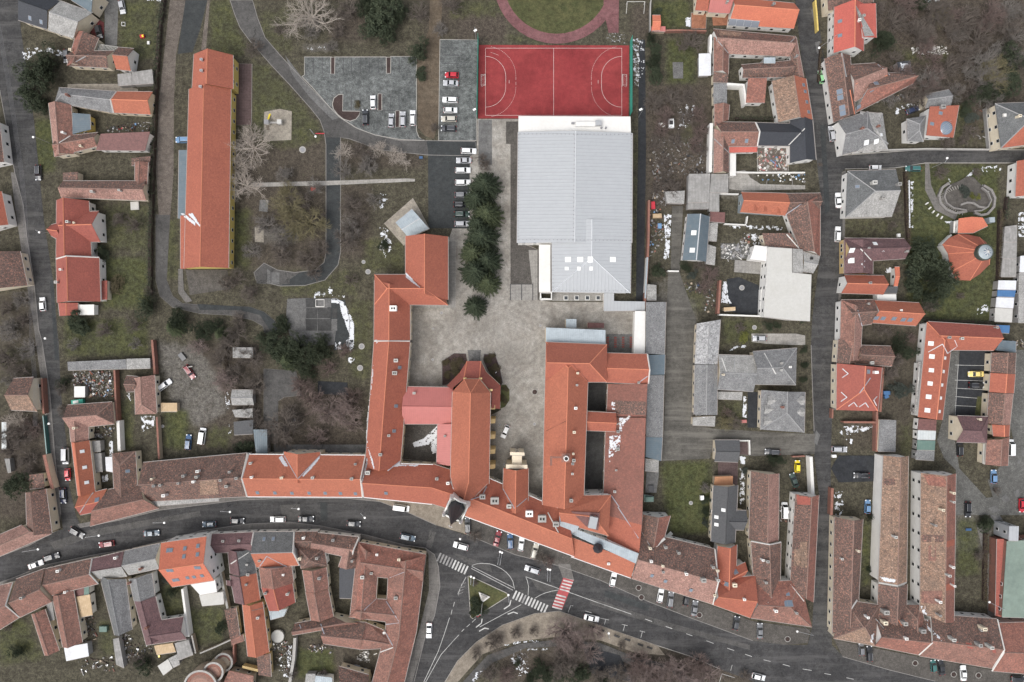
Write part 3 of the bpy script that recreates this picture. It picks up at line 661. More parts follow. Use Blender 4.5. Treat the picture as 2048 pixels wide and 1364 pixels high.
# central school / monastery
B('school_wing', 'red-roofed angular head block of the long wing', [('g', (811,472, 811,580, 896,600, 896,473), 8, 5.4, 'rd'), ('h', (749,549, 870,549, 896,610, 749,609), 8.1, 5.4, 'rd'), ('g', (749,560, 748,682, 820,682, 820,580), 8, 5.6, 'rd', None, '1')], 'P', cat='school wing', chim=[(787,617, 1.6, 1.6)], wall='cr')
B('school_wing', 'long orange-roofed wing beside the gravel yard', [('g', (748,683, 730,935, 800,935, 820,683), 8, 5.8, 'rd')], 'P', cat='school wing', chim=[(792,721, .9, 1), (789.5,746, .9, 1), (778,871, .9, .8), (761,909, .9, .8), (736,945, 1.6, 1)], sky=[(799,735), (792,812), (788,862)], wall='cr')
B('school_wing', 'orange street wing left of the church tower', [('gw', (732,926, 874,930, 864,1008, 727,994), 8, 5, 'rd', None, '0'), ('g', (866,928, 918,945, 905,1020, 863,1007), 8.2, 5.4, 'rd')], 'P', cat='school wing', chim=[(874,957, 1.5), (896,966, 1.5)], wall='cr', sky=[(772,986)])
B('link_wing', 'pink metal-roofed link wing with standing seams', [('g', (808,773, 906,775, 905,848, 805,848), 7.2, 2.8, 'pm'), ('s', (904,848, 902,932, 873,928, 875,848), 7.0, 1.4, 'pm')], 'P', cat='wing', chim=[(828.5,786, .9, .7), (890,872, .7, .5)])
B('school_wing', 'orange street wing right of the church with dormer boxes', [('gw', (955,947, 1135,1025, 1149,1113, 930,1032), 8, 5, 'rd/or', None, '')], 'P', cat='school wing', chim=[(965,993, 1.4, 1.3), (989.5,1001, 1.2, 1.8), (1018,1012, 1.2, 1.3), (1058.5,1027, 1.2, 1.9), (1084,1037, 1.2, 1.8), (1111.5,1048, 1.2, 1.5)], wall='wh')
B('chapel_wing', 'short orange-roofed wing with a cream stepped gable', [('g', (1007,936, 1005,1020, 1056,1020, 1057,936), 9, 4.6, 'or'), ('f', (1024,910, 1044,910, 1043,934, 1024,934), 9, 0, 'cr', 'cr'), ('f', (1020,904, 1049,905, 1049,911, 1020,910), 9.4, 0, 'cr', 'cr'), ('f', (1012,929, 1055,930, 1055,937, 1012,937), 10.4, 0, 'cr', 'cr')], 'P', cat='wing', wall='cr')
B('school_block', 'large east school block with an orange roof and a row of chimneys', [('b', (1092,684, 1214,689, 1214,764, 1092,764), 11, 5.6, 'rd'), ('a', (1092,684, 1085,1010, 1167,1010, 1178,700), 11, 5.6, 'or'), ('b', (1110,992, 1222,990, 1217,1072, 1122,1045), 11, 4.4, 'or'), ], 'P', cat='school block', wall='wh',
  chim=[(1155,746, 1.6), (1153.5,770, 1.4), (1151,816, 1.4), (1148,864, 1.6), (1146,907, 1.6), (1147,920, 2.2, .9), (1145,927, 1.4), (1144.5,947, 1.4), (1142,1000, 2.2, .9)])
B('school_wing', 'short orange wing on the east side of the big block', [('g', (1212,706, 1295,708, 1297,768, 1211,765), 8.5, 3, 'rd', None, '1')], 'P', cat='wing', chim=[(1277,765, .8)])
B('link_wing', 'narrow orange link roof between two dark courtyards', [('g', (1172,823, 1232,826, 1231,863, 1172,861), 8.5, 2.2, 'rd')], 'P', cat='wing')
B('school_wing', 'long faded red lean-to wing with snow in its valley', [('s', (1295,768, 1292,833, 1213,833, 1216,768), 6.5, 3.2, 'fd', 'tan'), ('s', (1292,835, 1284,1050, 1206,1030, 1212,835), 6.5, 3.2, 'fd', 'tan'), ('s', (1284,1046, 1278,1107, 1216,1086, 1205,1030), 6.6, 2.9, 'rd', 'tan')], 'P', cat='wing', chim=[(1232,940, .8, .5), (1229,983, .9, .8), (1236,863, .8, .8), (1235,898, .8, .8)])
B('street_wing', 'orange corner wing with a grey metal roof strip', [('sw', (1140,1073, 1271,1124, 1262,1156, 1142,1113), 7.6, 2.5, 'or', 'wh'), ('f', (1119,1032, 1163,1040, 1154,1063, 1119,1072), 11.4, 0, 'zn', 'wh'), ('f', (1119,1057, 1154,1059, 1277,1107, 1271,1127), 10.3, 0, 'zn', 'wh')], 'P', cat='wing', chim=[(1217,1127, .7, .6)])
B('flat_building', 'flat pale metal roof over the courtyard entrance', [('f', (1092,655, 1211,660, 1211,688, 1092,684), 9.5, 0, 'zn', 'cr'), ('f', (1132,638, 1153,638, 1153,656, 1132,655), 6, 0, 'zn', 'cr')], 'P', cat='building')
B('bin_store', 'low store with a brown planted roof', [('f', (1175,645, 1208,646, 1208,656, 1175,656), 2.6, 0, 'mar', 'cr')], 'P', cat='shed')
B('pavilion', 'small zinc-roofed pavilion', [('g', (791,445, 824,418, 858,457, 817,475), 3.6, 1.0, 'zn', 'wh')], 'P', cat='pavilion')
B('lane_building', 'white membrane strip roof', [('f', (1270,622, 1291,622, 1290,706, 1267,706), 4.4, 0, 'wm', 'wh')], 'P', cat='building')
B('lane_building', 'grey-roofed terrace along the gravel lane', [('s', (1292,604, 1291,707, 1329,709, 1332,604), 4, 1.2, 'gr', 'cr')], 'P', cat='building')
B('lane_building', 'blue-painted metal roof section', [('s', (1295,710, 1297,750, 1329,749, 1330,709), 4, 1.2, 'bl', 'cr')], 'P', cat='building')
B('lane_building', 'long grey panel roof beside the faded red wing', [('s', (1295,751, 1292,873, 1325,875, 1328,750), 4, 1.2, 'gr', 'cr')], 'P', cat='building')
B('lane_building', 'grey-green metal roof end section', [('s', (1292,874, 1291,914, 1322,922, 1325,875), 4, 1.2, 'bl', 'cr')], 'P', cat='building')
B('shed', 'pale grey flat shed at the end of the lane buildings', [('f', (1291,917, 1318,920, 1317,944, 1290,942), 3, 0, 'lg', 'gy')], 'P', cat='shed')
B('shed', 'small green-roofed hut', [('f', (1288,990, 1308,993, 1307,1003, 1288,1003), 2.2, 0, 'gn', 'gy')], 'P', cat='shed')
# sports hall
B('sports_hall_strip', 'white membrane flat roof above the ball court', [('f', (1037,232, 1261,233, 1262,266, 1037,264), 7.4, 0, 'wm', 'wh')], 'P', cat='hall')
B('sports_hall', 'sports hall with a pale ribbed metal roof', [('g', (1034,486, 1036,264, 1265,266, 1264,486), 8, 1.7, 'mt', 'wh')], 'P', cat='sports hall')
B('sports_hall_annex', 'hipped ribbed metal annex with square skylights', [('b', (1103,440, 1104,584, 1261,586, 1263,440), 8.03, 1.55, 'mt', 'wh')], 'P', cat='hall', skyk='skydome', sky=[(1136,519,1.5), (1160.5,519,1.5), (1180.5,519,1.5), (1225.7,519,1.5), (1133.5,537,1.0), (1157.8,537,1.0), (1182.2,537,1.0)])
B('flat_annex', 'white flat-roofed annex', [('f', (1078,489, 1101,489, 1101,584, 1078,584), 4.6, 0, 'wm', 'wh')], 'P', cat='annex')
B('canopy', 'L-shaped grey metal canopy', [('f', (1208,586, 1228,586, 1228,603, 1208,622), 3.2, 0, 'mt', 'wh'), ('f', (1228,602, 1290,603, 1290,621, 1208,622), 3.3, 0, 'mt', 'wh')], 'P', cat='canopy')
# east residential block
B('shed', 'little orange-tiled garden shed', [('g', (407,118, 472,118, 470,235, 405,238), 2.6, 1, 'brt', 'ye')], '30', cat='shed')
B('shed', 'low pink-roofed shed', [('f', (400,205, 510,205, 510,245, 400,245), 2.2, 0, 'pm', 'tan')], '30', cat='shed')
B('house', 'red-tiled house end at the top frame edge', [('g', (745,-60, 842,-60, 840,85, 742,80), 4, None, 'rd')], '30')
B('house', 'pinkish smooth-roofed middle house', [('g', (845,-70, 1035,-60, 1010,105, 842,95), 4.3, 3, 'pm')], '30', chim=[(990,15)])
B('house', 'wide orange-tiled house with four solar panels', [('g', (1035,-22, 1515,25, 1512,222, 1003,192), 4.2, 4.2, 'brt')], '30', wall='wh', chim=[(1350,35)])
B('courtyard_house', 'old brown-tiled house wrapped round a yard', [('g', (882,225, 1528,285, 1478,440, 905,415), 4, None, 'old/pnk'), ('g', (1470,300, 1500,600, 1590,605, 1530,287), 4, None, 'old/pnk'), ('g', (888,285, 886,555, 1000,580, 1005,400), 4, None, 'olb'), ('g', (1100,505, 1500,470, 1510,600, 1110,605), 4.2, None, 'old')], '30', wall='wh', chim=[(1530,440)])
B('shed', 'bright snow-covered metal roof panel', [('f', (1277,447, 1367,447, 1367,492, 1277,492), 4.9, 0, 'zn', 'gy')], '30', cat='shed')
B('house', 'small maroon-tiled house section', [('s', (1000,580, 886,557, 882,640, 998,645), 3.6, .6, 'old')], '30')
B('house', 'lichen-speckled grey roof section', [('s', (885,648, 990,650, 990,808, 885,806), 3.5, .3, 'gr')], '30')
B('house', 'rusty orange mottled garden house', [('g', (892,812, 892,985, 1000,935, 1010,815), 3.8, None, 'olb')], '30')
B('house', 'small house with a white parapet and red mottled tiles', [('s', (1155,607, 1302,608, 1285,800, 1137,800), 5, 1.2, 'rdm', 'wh', '')], '30', wall='wh')
B('house', 'house with one lichen slope and one clean orange slope', [('g', (1544,162, 1557,244, 1625,239, 1612,157), 5.2, None, 'lich/or')], 'P', wall='wh', sky=[(1607,170), (1610,183), (1613.5,204), (1617,224)])
B('house', 'L-shaped house with dark north slope and ochre south slope', [('g', (898,950, 1212,953, 1228,1140, 950,1142), 4.5, None, 'old/olb', None, '1'), ('g', (890,1000, 885,1348, 1005,1345, 1003,1100), 4.3, None, 'pnk/old')], '30', wall='cr', sky=[(1036,1100), (1142,1097)])
B('porch', 'raspberry metal porch roof', [('s', (1000,1142, 1228,1136, 1225,1185, 1000,1190), 3.4, .5, 'scr', 'wh')], '30', cat='porch')
B('canopy', 'long white canopy', [('f', (1012,1195, 1060,1195, 1060,1370, 1012,1370), 2.9, 0, 'wm', 'wh')], '30', cat='canopy')
B('house', 'dark slate L-shaped corner house with pale ridges', [('g', (1512,245, 1600,248, 1600,292, 1515,291), 5, 3, 'sl', 'wh', '0'), ('g', (1580,240, 1580,326, 1632,320, 1625,240), 5, 3, 'sl')], 'P', wall='wh')
B('shed', 'white corrugated snow-covered shed', [('s', (865,415, 770,418, 770,590, 865,588), 2.6, .5, 'snowroof', 'gy')], '30', cat='shed')
# T31
B('shed', 'large weathered panel-roofed shed', [('f', (692,30, 860,28, 850,250, 684,252), 3.2, 0, 'cc', 'gy')], '31', cat='shed')
B('shed', 'lower grey shed with rusty edge', [('f', (684,254, 850,252, 848,302, 682,304), 2.8, 0, 'cc', 'gy')], '31', cat='shed')
B('shed', 'square panel-roofed garage', [('f', (866,30, 1000,30, 1000,176, 856,174), 3, 0, 'cc', 'gy')], '31', cat='garage')
B('shed', 'narrow grey panel-roofed shed', [('f', (852,178, 930,178, 930,322, 850,320), 2.7, 0, 'cc', 'gy')], '31', cat='shed')
B('shed', 'pale shed roof beside brush', [('f', (508,168, 662,160, 656,262, 520,256), 2.6, 0, 'lg', 'gy')], '31', cat='shed')
B('shed', 'pinkish faded shed roof', [('f', (860,325, 976,330, 972,410, 856,402), 2.8, 0, 'mar', 'gy')], '31', cat='shed')
B('shed', 'brown-grey garden shed roof', [('f', (856,412, 920,410, 910,555, 846,550), 2.6, 0, 'lg', 'gy')], '31', cat='shed')
B('house', 'slate-blue roofed house with two roof windows', [('g', (682,342, 643,702, 828,715, 855,362), 5, 2.6, 'bl', 'wh')], '31', sky=[(732,489,1.4), (720,625,1.4)], skyk='skydome')
B('shed', 'grey shed against the slate-blue house', [('f', (837,578, 905,600, 895,740, 826,730), 2.6, 0, 'lg', 'gy')], '31', cat='shed')
HD = B('house', 'orange-roofed house with three dormers', [('g', (1102,172, 1462,182, 1445,355, 1092,328), 4.2, 3.0, 'or', 'zn')], '31', chim=[])
B('house', 'old house turning the corner with a rusty slope and pale ridge', [('g', (1450,183, 1720,180, 1700,330, 1447,350), 4.5, None, 'old'), ('g', (1448,330, 1560,625, 1715,670, 1718,190), 4.8, None, 'old/rdm')], '31', wall='wh')
B('house', 'low maroon roof beside the rubble yard', [('s', (1480,490, 1265,492, 1290,590, 1560,622), 4, 1, 'old')], '31')
B('hall', 'big hall with a flat off-white roof', [('f', (1536,494, 1584,497, 1584,640, 1527,633), 6, 0, 'wmo', 'wh'), ('f', (1584,545, 1623,549, 1620,642, 1584,640), 6.05, 0, 'wmo', 'wh'), ('f', (1585,497, 1606,499, 1606,545, 1585,545), 5.6, 0, 'lg', 'wh')], 'P', cat='hall')
B('annex', 'bright white flat annex', [('f', (1205,585, 1312,598, 1302,712, 1170,697), 4.4, 0, 'wm', 'wh')], '31', cat='annex')
B('building', 'pale grey roof with a dark vent at the street', [('g', (1606,503, 1640,513, 1627,546, 1606,543), 5, 1, 'lg')], 'P', chim=[(1623,517, .5)], ct='flue', cat='building')
B('trailer', 'beige box trailer', [('f', (965,1072, 1055,1066, 1056,1094, 968,1100), 2.2, 0, 'wd', 'tan')], '31', cat='trailer')
B('shed', 'pale shed beside the brick wall', [('f', (365,890, 440,896, 440,1015, 365,1014), 2.7, 0, 'lg', 'gy')], '31', cat='shed')
# T32
B('house', 'very long house under a grey and white chequered roof', [('g', (1394,647, 1390,728, 1435,729, 1441,639), 5, 1.2, 'ck', 'cr'), ('g', (1390,729, 1388,829, 1434,830, 1435,730), 4.8, 1.2, 'gr', 'cr')], 'P')
B('shed', 'pale flat shed with a snow ridge', [('f', (724,602, 900,592, 895,672, 722,664), 3, 0, 'lg', 'cr')], '32', cat='shed')
B('house', 'wide grey panel-roofed house', [('g', (922,114, 1212,122, 1196,402, 914,385), 5, 2.8, 'lg/gr')], '32', chim=[(958,270)])
B('house', 'grey hipped house with white ridge lines', [('b', (1190,90, 1535,62, 1527,350, 1205,345), 5, 3.2, 'gr')], '32', chim=[(1412,180, 1), (1412,235, 1), (1480,210, .8)], wall='cr')
B('shed', 'low pale annex beside a dark drive', [('f', (918,402, 1112,405, 1106,466, 920,460), 3, 0, 'lg')], '32', cat='annex')
HE = B('house', 'grey-roofed house with five triangular dormers', [('b', (1258,390, 1250,698, 1592,722, 1600,405), 5, 3.6, 'gr')], '32', chim=[(1420,523, 1.2)], ct='brickw')
B('garage', 'grey garage by the lane', [('g', (895,780, 1088,780, 1076,952, 892,946), 3.6, 1.4, 'dg', 'cr')], '32', cat='garage')
B('shed', 'orange-brown timber deck roof', [('f', (895,1065, 1036,1060, 1035,1140, 890,1130), 2.8, 0, 'wdr', 'tan')], '32', cat='deck')
B('house', 'long dark grey house with a cross gable', [('g', (1427,971, 1422,1083, 1470,1086, 1476,970), 6, 2.6, 'dg', 'cr'), ('g', (1455,1020, 1493,1021, 1488,1060, 1455,1060), 5.6, 2.2, 'dg', 'cr')], 'P', sky=[(1447,1020), (1433,1034), (1433,1049)], skyk='skydome')
B('house', 'brown mottled house with a pale gable top', [('g', (1502,942, 1498,1078, 1557,1082, 1558,947), 6, 3.6, 'old/pnk')], 'P', wall='cr')
B('house', 'brown house behind the street with white chimneys', [('g', (1502,1082, 1510,1200, 1560,1190, 1562,1084), 7, 3.4, 'old', None, '0')], 'P', chim=[(1524,1119, 2), (1534,1122, 1.6), (1531,1164, 1.6)], wall='cr')
B('house', 'tall white-walled house along the side street', [('g', (1591,988, 1580,1175, 1627,1205, 1638,990), 8, 3.6, 'old/rdm')], 'P', wall='wh')
B('house', 'corner house with a mottled orange street slope', [('b', (1512,1165, 1600,1160, 1624,1254, 1502,1236), 8, 4.2, 'rdm/olb'), ], 'P', chim=[(1551,1221, 1.4), (1592,1225, 1.4)], sky=[(1561,1187,1.2), (1575,1187,1.2), (1574,1207,1.6), (1580,1207,1.6)], wall='wh')
B('house', 'white-walled rear wing with a mottled orange slope', [('g', (1286,1029, 1281,1090, 1325,1088, 1341,1031), 8, 3.4, 'old/rdm')], 'P', wall='wh')
B('house', 'long street house with a dark rear slope and a pink front slope', [('g', (1278,1062, 1430,1098, 1426,1209, 1263,1157), 8, 5, 'old/pnk', None, '1')], 'P', wall='wh', chim=[(1299,1095, 2.4), (1330,1093, 2.6), (1356,1104, 2.6), (1425,1133, 2.2), (1302,1122, 1.4), (1325,1131, 1.4), (1326,1143, 1.4), (1372,1147, 1.6), (1406,1159, 2, 1.2), (1434,1140, 1.8)], sky=[(1304,1151), (1331,1162), (1382,1180)])
B('house', 'newly tiled red-orange house with small roof windows', [('g', (1435,1092, 1433,1180, 1472,1168, 1474,1089), 7.4, 3.2, 'rd'), ('g', (1433,1160, 1511,1151, 1501,1236, 1425,1209), 7.6, 4.4, 'rd'), ('g', (1440,1150, 1491,1124, 1491,1150, 1445,1175), 7.4, 2.2, 'rd')], 'P', wall='wh', sky=[(1453,1168,1.2), (1478,1178,1.2), (1490,1182,1.2), (1471,1144,1.3)], chim=[(1468,1169, 1.8, 1), (1435,1159, 2), (1488,1198, 1.2), (1429,1190, .8)])
# top right
B('house', 'brown-roofed house at the top edge', [('f', (212,-80, 222,82, 572,18, 572,-80), 7, 0, 'old', 'cr')], '40')
B('house', 'bright red-roofed house with a grey wedge on its roof', [('g', (268,55, 262,412, 497,397, 497,28), 8, 4.2, 'scr', 'wh'), ('s', (440,30, 497,288, 597,292, 590,25), 8, 2.6, 'scr', 'wh')], '40', sky=[(312,166), (312,277)], chim=[(458,160, 1.2), (492,125, 1.2)], ct='wh')
B('house', 'sprawling old brown-tiled house with rows of little dormers', [('g', (190,455, 262,955, 435,890, 390,430), 5.5, 3.2, 'old'), ('g', (360,505, 590,490, 690,620, 420,800), 5.2, 3, 'old/pnk'), ('g', (560,560, 890,575, 882,650, 430,880), 5, 2.8, 'old/rdm')], '40', wall='wh', sky=[(495,665,1.3), (593,650,1.3), (690,672,1.3), (505,738,1.3), (560,722,1.3), (605,712,1.3), (456,835,1.3), (310,715,1.5), (315,760,1.5), (330,840,1.5), (335,882,1.5)], skyk='skyglass')
B('shed', 'dark shed roof with snow streaks', [('f', (752,485, 860,470, 872,568, 790,588), 2.6, 0, 'sl', 'gy')], '40', cat='shed')
B('house', 'grey hipped corner house with a white front wall', [('b', (292,942, 530,868, 690,1120, 330,1205), 6, None, 'gr'), ('h', (470,870, 645,885, 685,1162, 450,1180), 6, 2.6, 'lg')], '40', wall='wh', chim=[(483,1002, 1.4), (608,985, 1.2)], ct='brickw', sky=[(517,1110,1.4), (594,1102,1.4), (632,1050)], skyk='skydome')
B('shed', 'small white-roofed porch', [('f', (595,878, 638,878, 645,968, 600,978), 4, 0, 'wm', 'wh')], '40', cat='porch')
B('house', 'grey-roofed garden house', [('g', (975,735, 1162,698, 1176,822, 975,840), 4.4, None, 'gr')], '40')
B('house', 'red-roofed house with a big round skylight dome', [('s', (1012,830, 985,1055, 1195,1072, 1240,820), 4.6, 2.0, 'rd', 'wh')], '40', wall='wh', sky=[(1095,882), (1028,965)], chim=[(1110,835, 1.2, 1.2)])
B('house', 'small grey hipped building with white sides', [('h', (832,925, 836,1100, 962,1105, 985,900), 4.2, 2.2, 'gr', 'wh')], '40')
B('house', 'tall pale-walled villa with a half-hipped red roof', [('a', (1990,207, 2100,203, 2100,283, 2002,296), 9, 5, 'grd/rd', 'cr')], 'P', wall='cr', chim=[(2037,233, 1.4)])
B('house', 'red-roofed house at the right frame edge', [('g', (2034,322, 2031,393, 2100,393, 2100,316), 6, None, 'rd', 'wh')], 'P', wall='wh')
# T41
B('house', 'large grey hipped house with a pale stair corner', [('a', (1695,342, 1792,339, 1784,433, 1691,435), 6, 4, 'grd/lg', 'wh')], 'P', wall='wh', chim=[(1747,366, 1.8, 1.2), (1797,369, 1.6, 1.2), (1764,397, 2)], sky=[(1715,373)])
B('house', 'purple-roofed L-shaped house', [('g', (345,530, 815,535, 822,690, 345,722), 5, 3.6, 'pu', 'ylw'), ('g', (345,545, 345,808, 568,810, 570,560), 5, 3.2, 'pu', 'ylw')], '41', wall='ylw', sky=[(404,625,1.5), (400,706,1.5), (585,574,1.2)], skyk='skydome', chim=[(535,608, .8, .5), (830,635, 1.4)])
B('house', 'red-roofed house with a white gable to the street', [('g', (345,818, 655,822, 650,970, 322,960), 5.4, 3.2, 'rd', 'wh')], '41', wall='wh', chim=[(545,880, .8)])
B('shed', 'white and dark flat shed pair', [('f', (600,968, 750,968, 752,1016, 602,1010), 3, 0, 'wm', 'wh'), ('f', (680,905, 765,910, 756,962, 652,958), 2.8, 0, 'dg', 'wh')], '41', cat='shed')
B('wall_roof', 'narrow orange-tiled outbuilding', [('g', (738,755, 776,755, 762,905, 730,905), 3, .8, 'brt', 'wh')], '41', cat='outbuilding')
B('house', 'faded orange L-shaped street house', [('g', (322,1012, 308,1485, 470,1485, 490,1100), 6, None, 'olb/pnk', 'wh'), ('g', (322,1012, 575,1010, 560,1200, 420,1220), 6, 3, 'old', 'wh')], '41', wall='wh', chim=[(533,1042, .8, .6)])
B('house', 'new orange roof with five dark roof windows', [('g', (580,1015, 930,1035, 905,1215, 553,1190), 6, 4.2, 'or', 'wh')], '41', wall='wh', sky=[(595,1152,1.3), (648,1155,1.3), (732,1157,1.3), (805,1165,1.3), (858,1167,1.3)], chim=[(787,1093, .7, .5)])
B('shed', 'row of grey plank shed roofs', [('f', (632,440, 728,428, 725,560, 622,560), 2.6, 0, 'cc', 'gy'), ('f', (622,562, 725,562, 722,690, 612,690), 2.5, 0, 'cc', 'gy'), ('f', (612,692, 722,692, 718,832, 600,832), 2.4, 0, 'cc', 'gy')], '51', cat='shed')
B('market_booth', 'white canopy booth', [('f', (582,860, 720,862, 716,934, 575,930), 2.8, 0, 'snowroof', 'gy')], '51', cat='booth')
B('market_booth', 'blue sheet roof between white ones', [('f', (574,936, 716,938, 706,990, 570,986), 2.8, 0, 'blue', 'gy')], '51', cat='booth')
B('market_booth', 'white roof with a green hatch', [('f', (566,992, 704,996, 696,1078, 558,1070), 2.8, 0, 'snowroof', 'gy')], '51', cat='booth')
B('market_booth', 'cream and grey panelled roof', [('f', (555,1074, 692,1082, 686,1186, 550,1180), 2.9, 0, 'wmo', 'gy')], '51', cat='booth')
B('market_booth', 'blue tarpaulin-roofed shelter', [('f', (562,1207, 670,1212, 664,1272, 595,1268), 2.4, 0, 'blue', 'gy')], '51', cat='shelter')
B('shed', 'pale roofs along the right edge', [('f', (740,800, 860,800, 860,1190, 735,1190), 3, 0, 'lg', 'gy')], '51', cat='shed')
B('shed', 'snowy roof strip at the right edge', [('f', (752,670, 860,660, 860,796, 745,796), 3, 0, 'snowroof', 'gy')], '51', cat='shed')
# T42
B('courtyard_house', 'orange L-shaped house with white roof windows', [('a', (1854,644, 1836,834, 1885,840, 1906,665), 6, 3.4, 'rd', 'wh'), ('g', (1856,643, 1998,652, 1988,701, 1880,700), 6, 3.4, 'dr/rd', 'wh')], 'P', wall='wh', cat='house', sky=[(1864,713,1.3), (1863,740.5,1.2), (1860.5,767,1.2), (1857.5,793.5,1.3), (1855,820.5,1.3), (1862,687,1.3), (1890,716), (1887,743), (1884,770), (1881.5,796), (1879,823)], skyk='skydome', chim=[(1898,675, .8, .6), (1923,677, 1, .8), (1992,655, 1.4)])
B('lean_to', 'pale grey lean-to beside the orange house', [('s', (948,170, 925,555, 893,585, 925,170), 3, .6, 'lg', 'wh')], '42', cat='lean-to')
B('shed', 'maroon metal roof section', [('f', (927,612, 1065,625, 1060,706, 918,700), 3.2, 0, 'mar', 'wh')], '42', cat='shed')
B('greenhouse', 'white glazed greenhouse roof', [('f', (918,704, 1060,710, 1055,778, 915,775), 3, 0, 'glz', 'wh')], '42', cat='greenhouse')
B('shed', 'green sheet-roofed shed', [('f', (915,780, 1055,784, 1050,860, 912,856), 3, 0, 'gn', 'gy')], '42', cat='shed')
B('shed', 'weathered grey shed with green trim', [('f', (907,860, 1050,862, 1045,940, 900,930), 2.9, 0, 'gr', 'gy')], '42', cat='shed')
B('outbuilding', 'glass and sheet roof beside the orange house', [('f', (560,80, 598,2, 716,10, 716,96), 3.4, 0, 'bl', 'gy')], '52', cat='outbuilding')
B('house', 'brown-tiled row section', [('g', (528,97, 520,252, 710,262, 718,100), 4, 2, 'old', 'cr')], '52', cat='outbuilding')
B('house', 'clean orange-tiled row section', [('g', (518,256, 508,405, 700,416, 712,266), 4, 2, 'rd', 'cr')], '52', cat='outbuilding')
B('house', 'dark brown double row section', [('g', (506,409, 490,650, 670,662, 696,420), 4, 2, 'old/pnk', 'cr')], '52', cat='outbuilding')
B('house', 'bright red row section', [('g', (530,658, 540,750, 664,752, 670,663), 4, 1.6, 'rd', 'cr')], '52', cat='outbuilding')
B('house', 'rusty mottled row section with a pale side strip', [('g', (488,780, 478,970, 655,980, 665,755), 4, 2, 'olb', 'cr'), ('f', (463,808, 484,808, 478,968, 457,962), 3, 0, 'wmo', 'cr')], '52', cat='outbuilding')
B('house', 'purple-grey house with a hipped end and cream gable', [('b', (258,590, 500,598, 490,802, 252,795), 6.6, 3.4, 'pu', 'cr')], '52', wall='cr', chim=[(430,617, 1.4)])
B('house', 'dark red roofed villa with white chevrons on its slopes', [('b', (287,182, 284,545, 608,555, 640,215), 6.6, 4.0, 'dr', 'cr')], '42', wall='cr', sky=[(533,247,1.2)], skyk='skyglass')
B('house', 'brown-tiled rear wing', [('g', (300,-10, 287,182, 430,182, 475,40), 5.6, None, 'old'), ('g', (465,40, 708,48, 715,205, 425,185), 5, 2.4, 'old')], '42', chim=[(557,178, 1, .8)])
B('outbuilding', 'plain grey flat-roofed outbuilding', [('f', (622,620, 750,625, 745,870, 610,868), 3.6, 0, 'gr', 'cr')], '42', cat='outbuilding')
B('long_house', 'long monastery-like house with an ochre lichen roof', [('gx', (1767,911, 1757,1165, 1813,1165, 1817,912), 7, 3, 'lich', 'wh', '1')], 'P', wall='wh', cat='house', chim=[(1789,1073, 1.8, .9)])
B('house', 'brown rear wing with an oval vent', [('g', (1757,1168, 1754,1240, 1812,1245, 1815,1168), 7, 3.4, 'old', 'wh')], 'P', wall='wh', chim=[(1770,1223, 2.2, 1.2), (1768,1244, 2.2, 1)])
B('long_house', 'second long ochre-roofed house with an orange ridge', [('g', (1842,946, 1840,1225, 1908,1245, 1912,947), 7, 4.4, 'lich/rdm', 'wh')], 'P', wall='wh', cat='house', chim=[(1904,985, 2.2), (1904,1003, 2.2), (1883,1019, 2), (1867,1049, 2.6), (1903,1133, 2.2), (1896,1150, 2), (1905,1170, 2.4), (1877,1202, 2.2), (1877,1229, 2.2)])
B('house', 'long cream-walled street house with many windows', [('g', (1669,1034, 1665,1268, 1716,1225, 1726,1038), 5.6, 3.6, 'old', 'cr')], 'P', wall='cr', chim=[(1715,1101, 1.8), (1683,1117, 1.2)])
B('house', 'hipped brown corner house at the street', [('h', (1690,1200, 1760,1210, 1750,1292, 1667,1277), 7.2, 4, 'old/lich', 'cr')], 'P', wall='cr', chim=[(1733,1233, 2.2)])
B('house', 'brown street house with an orange front slope', [('g', (1751,1236, 1862,1240, 1838,1310, 1750,1292), 7.4, 4, 'old/rdm', 'wh', '1')], 'P', wall='wh', chim=[(1811,1276, 1.4), (1807,1245, 2.6, 1.2), (1843,1260, 2.4, 1)])
B('house', 'hipped courtyard wing of mottled brown tiles', [('a', (1808,1210, 1798,1270, 1856,1274, 1842,1210), 7, None, 'old/olb', 'wh')], 'P', wall='wh')
B('house', 'striped old street house with tall white chimneys', [('g', (1862,1228, 1995,1238, 1985,1337, 1839,1312), 7.6, 4.4, 'old/olb', 'wh', '1')], 'P', wall='wh', chim=[(1903,1277, 2.8, 1), (1964,1255, 3, 1), (1956,1288, 2.6, 1), (1978,1292, 3, 1), (1961,1259, 1.4)])
B('house', 'red row house at the corner with long dormers', [('g', (1997,1246, 2100,1243, 2100,1352, 1984,1342), 7.6, 4, 'rdm', 'wh', '0')], 'P', wall='wh')
B('flat_hall', 'hall with a flat pale green roof', [('f', (2014,1082, 2120,1078, 2120,1238, 2004,1234), 6.5, 0, 'gn2', 'brickw')], 'P', cat='hall')
B('wall_strip', 'brick-red tiled strip beside the green roof', [('sx', (2008,1078, 2003,1234, 1991,1232, 1994,1078), 4.2, .7, 'dr', 'brickw')], 'P', cat='roofed wall')
B('container', 'pale metal box on the green-roofed hall', [('f', (664,150, 740,150, 735,264, 660,262), 7.4, 0, 'mt', 'mt')], '53', cat='container')

# ---- one-off pieces of buildings
def child_mesh(root, base, name, mb, mats): return part(name, mb.me(name, mats, off=base), root)

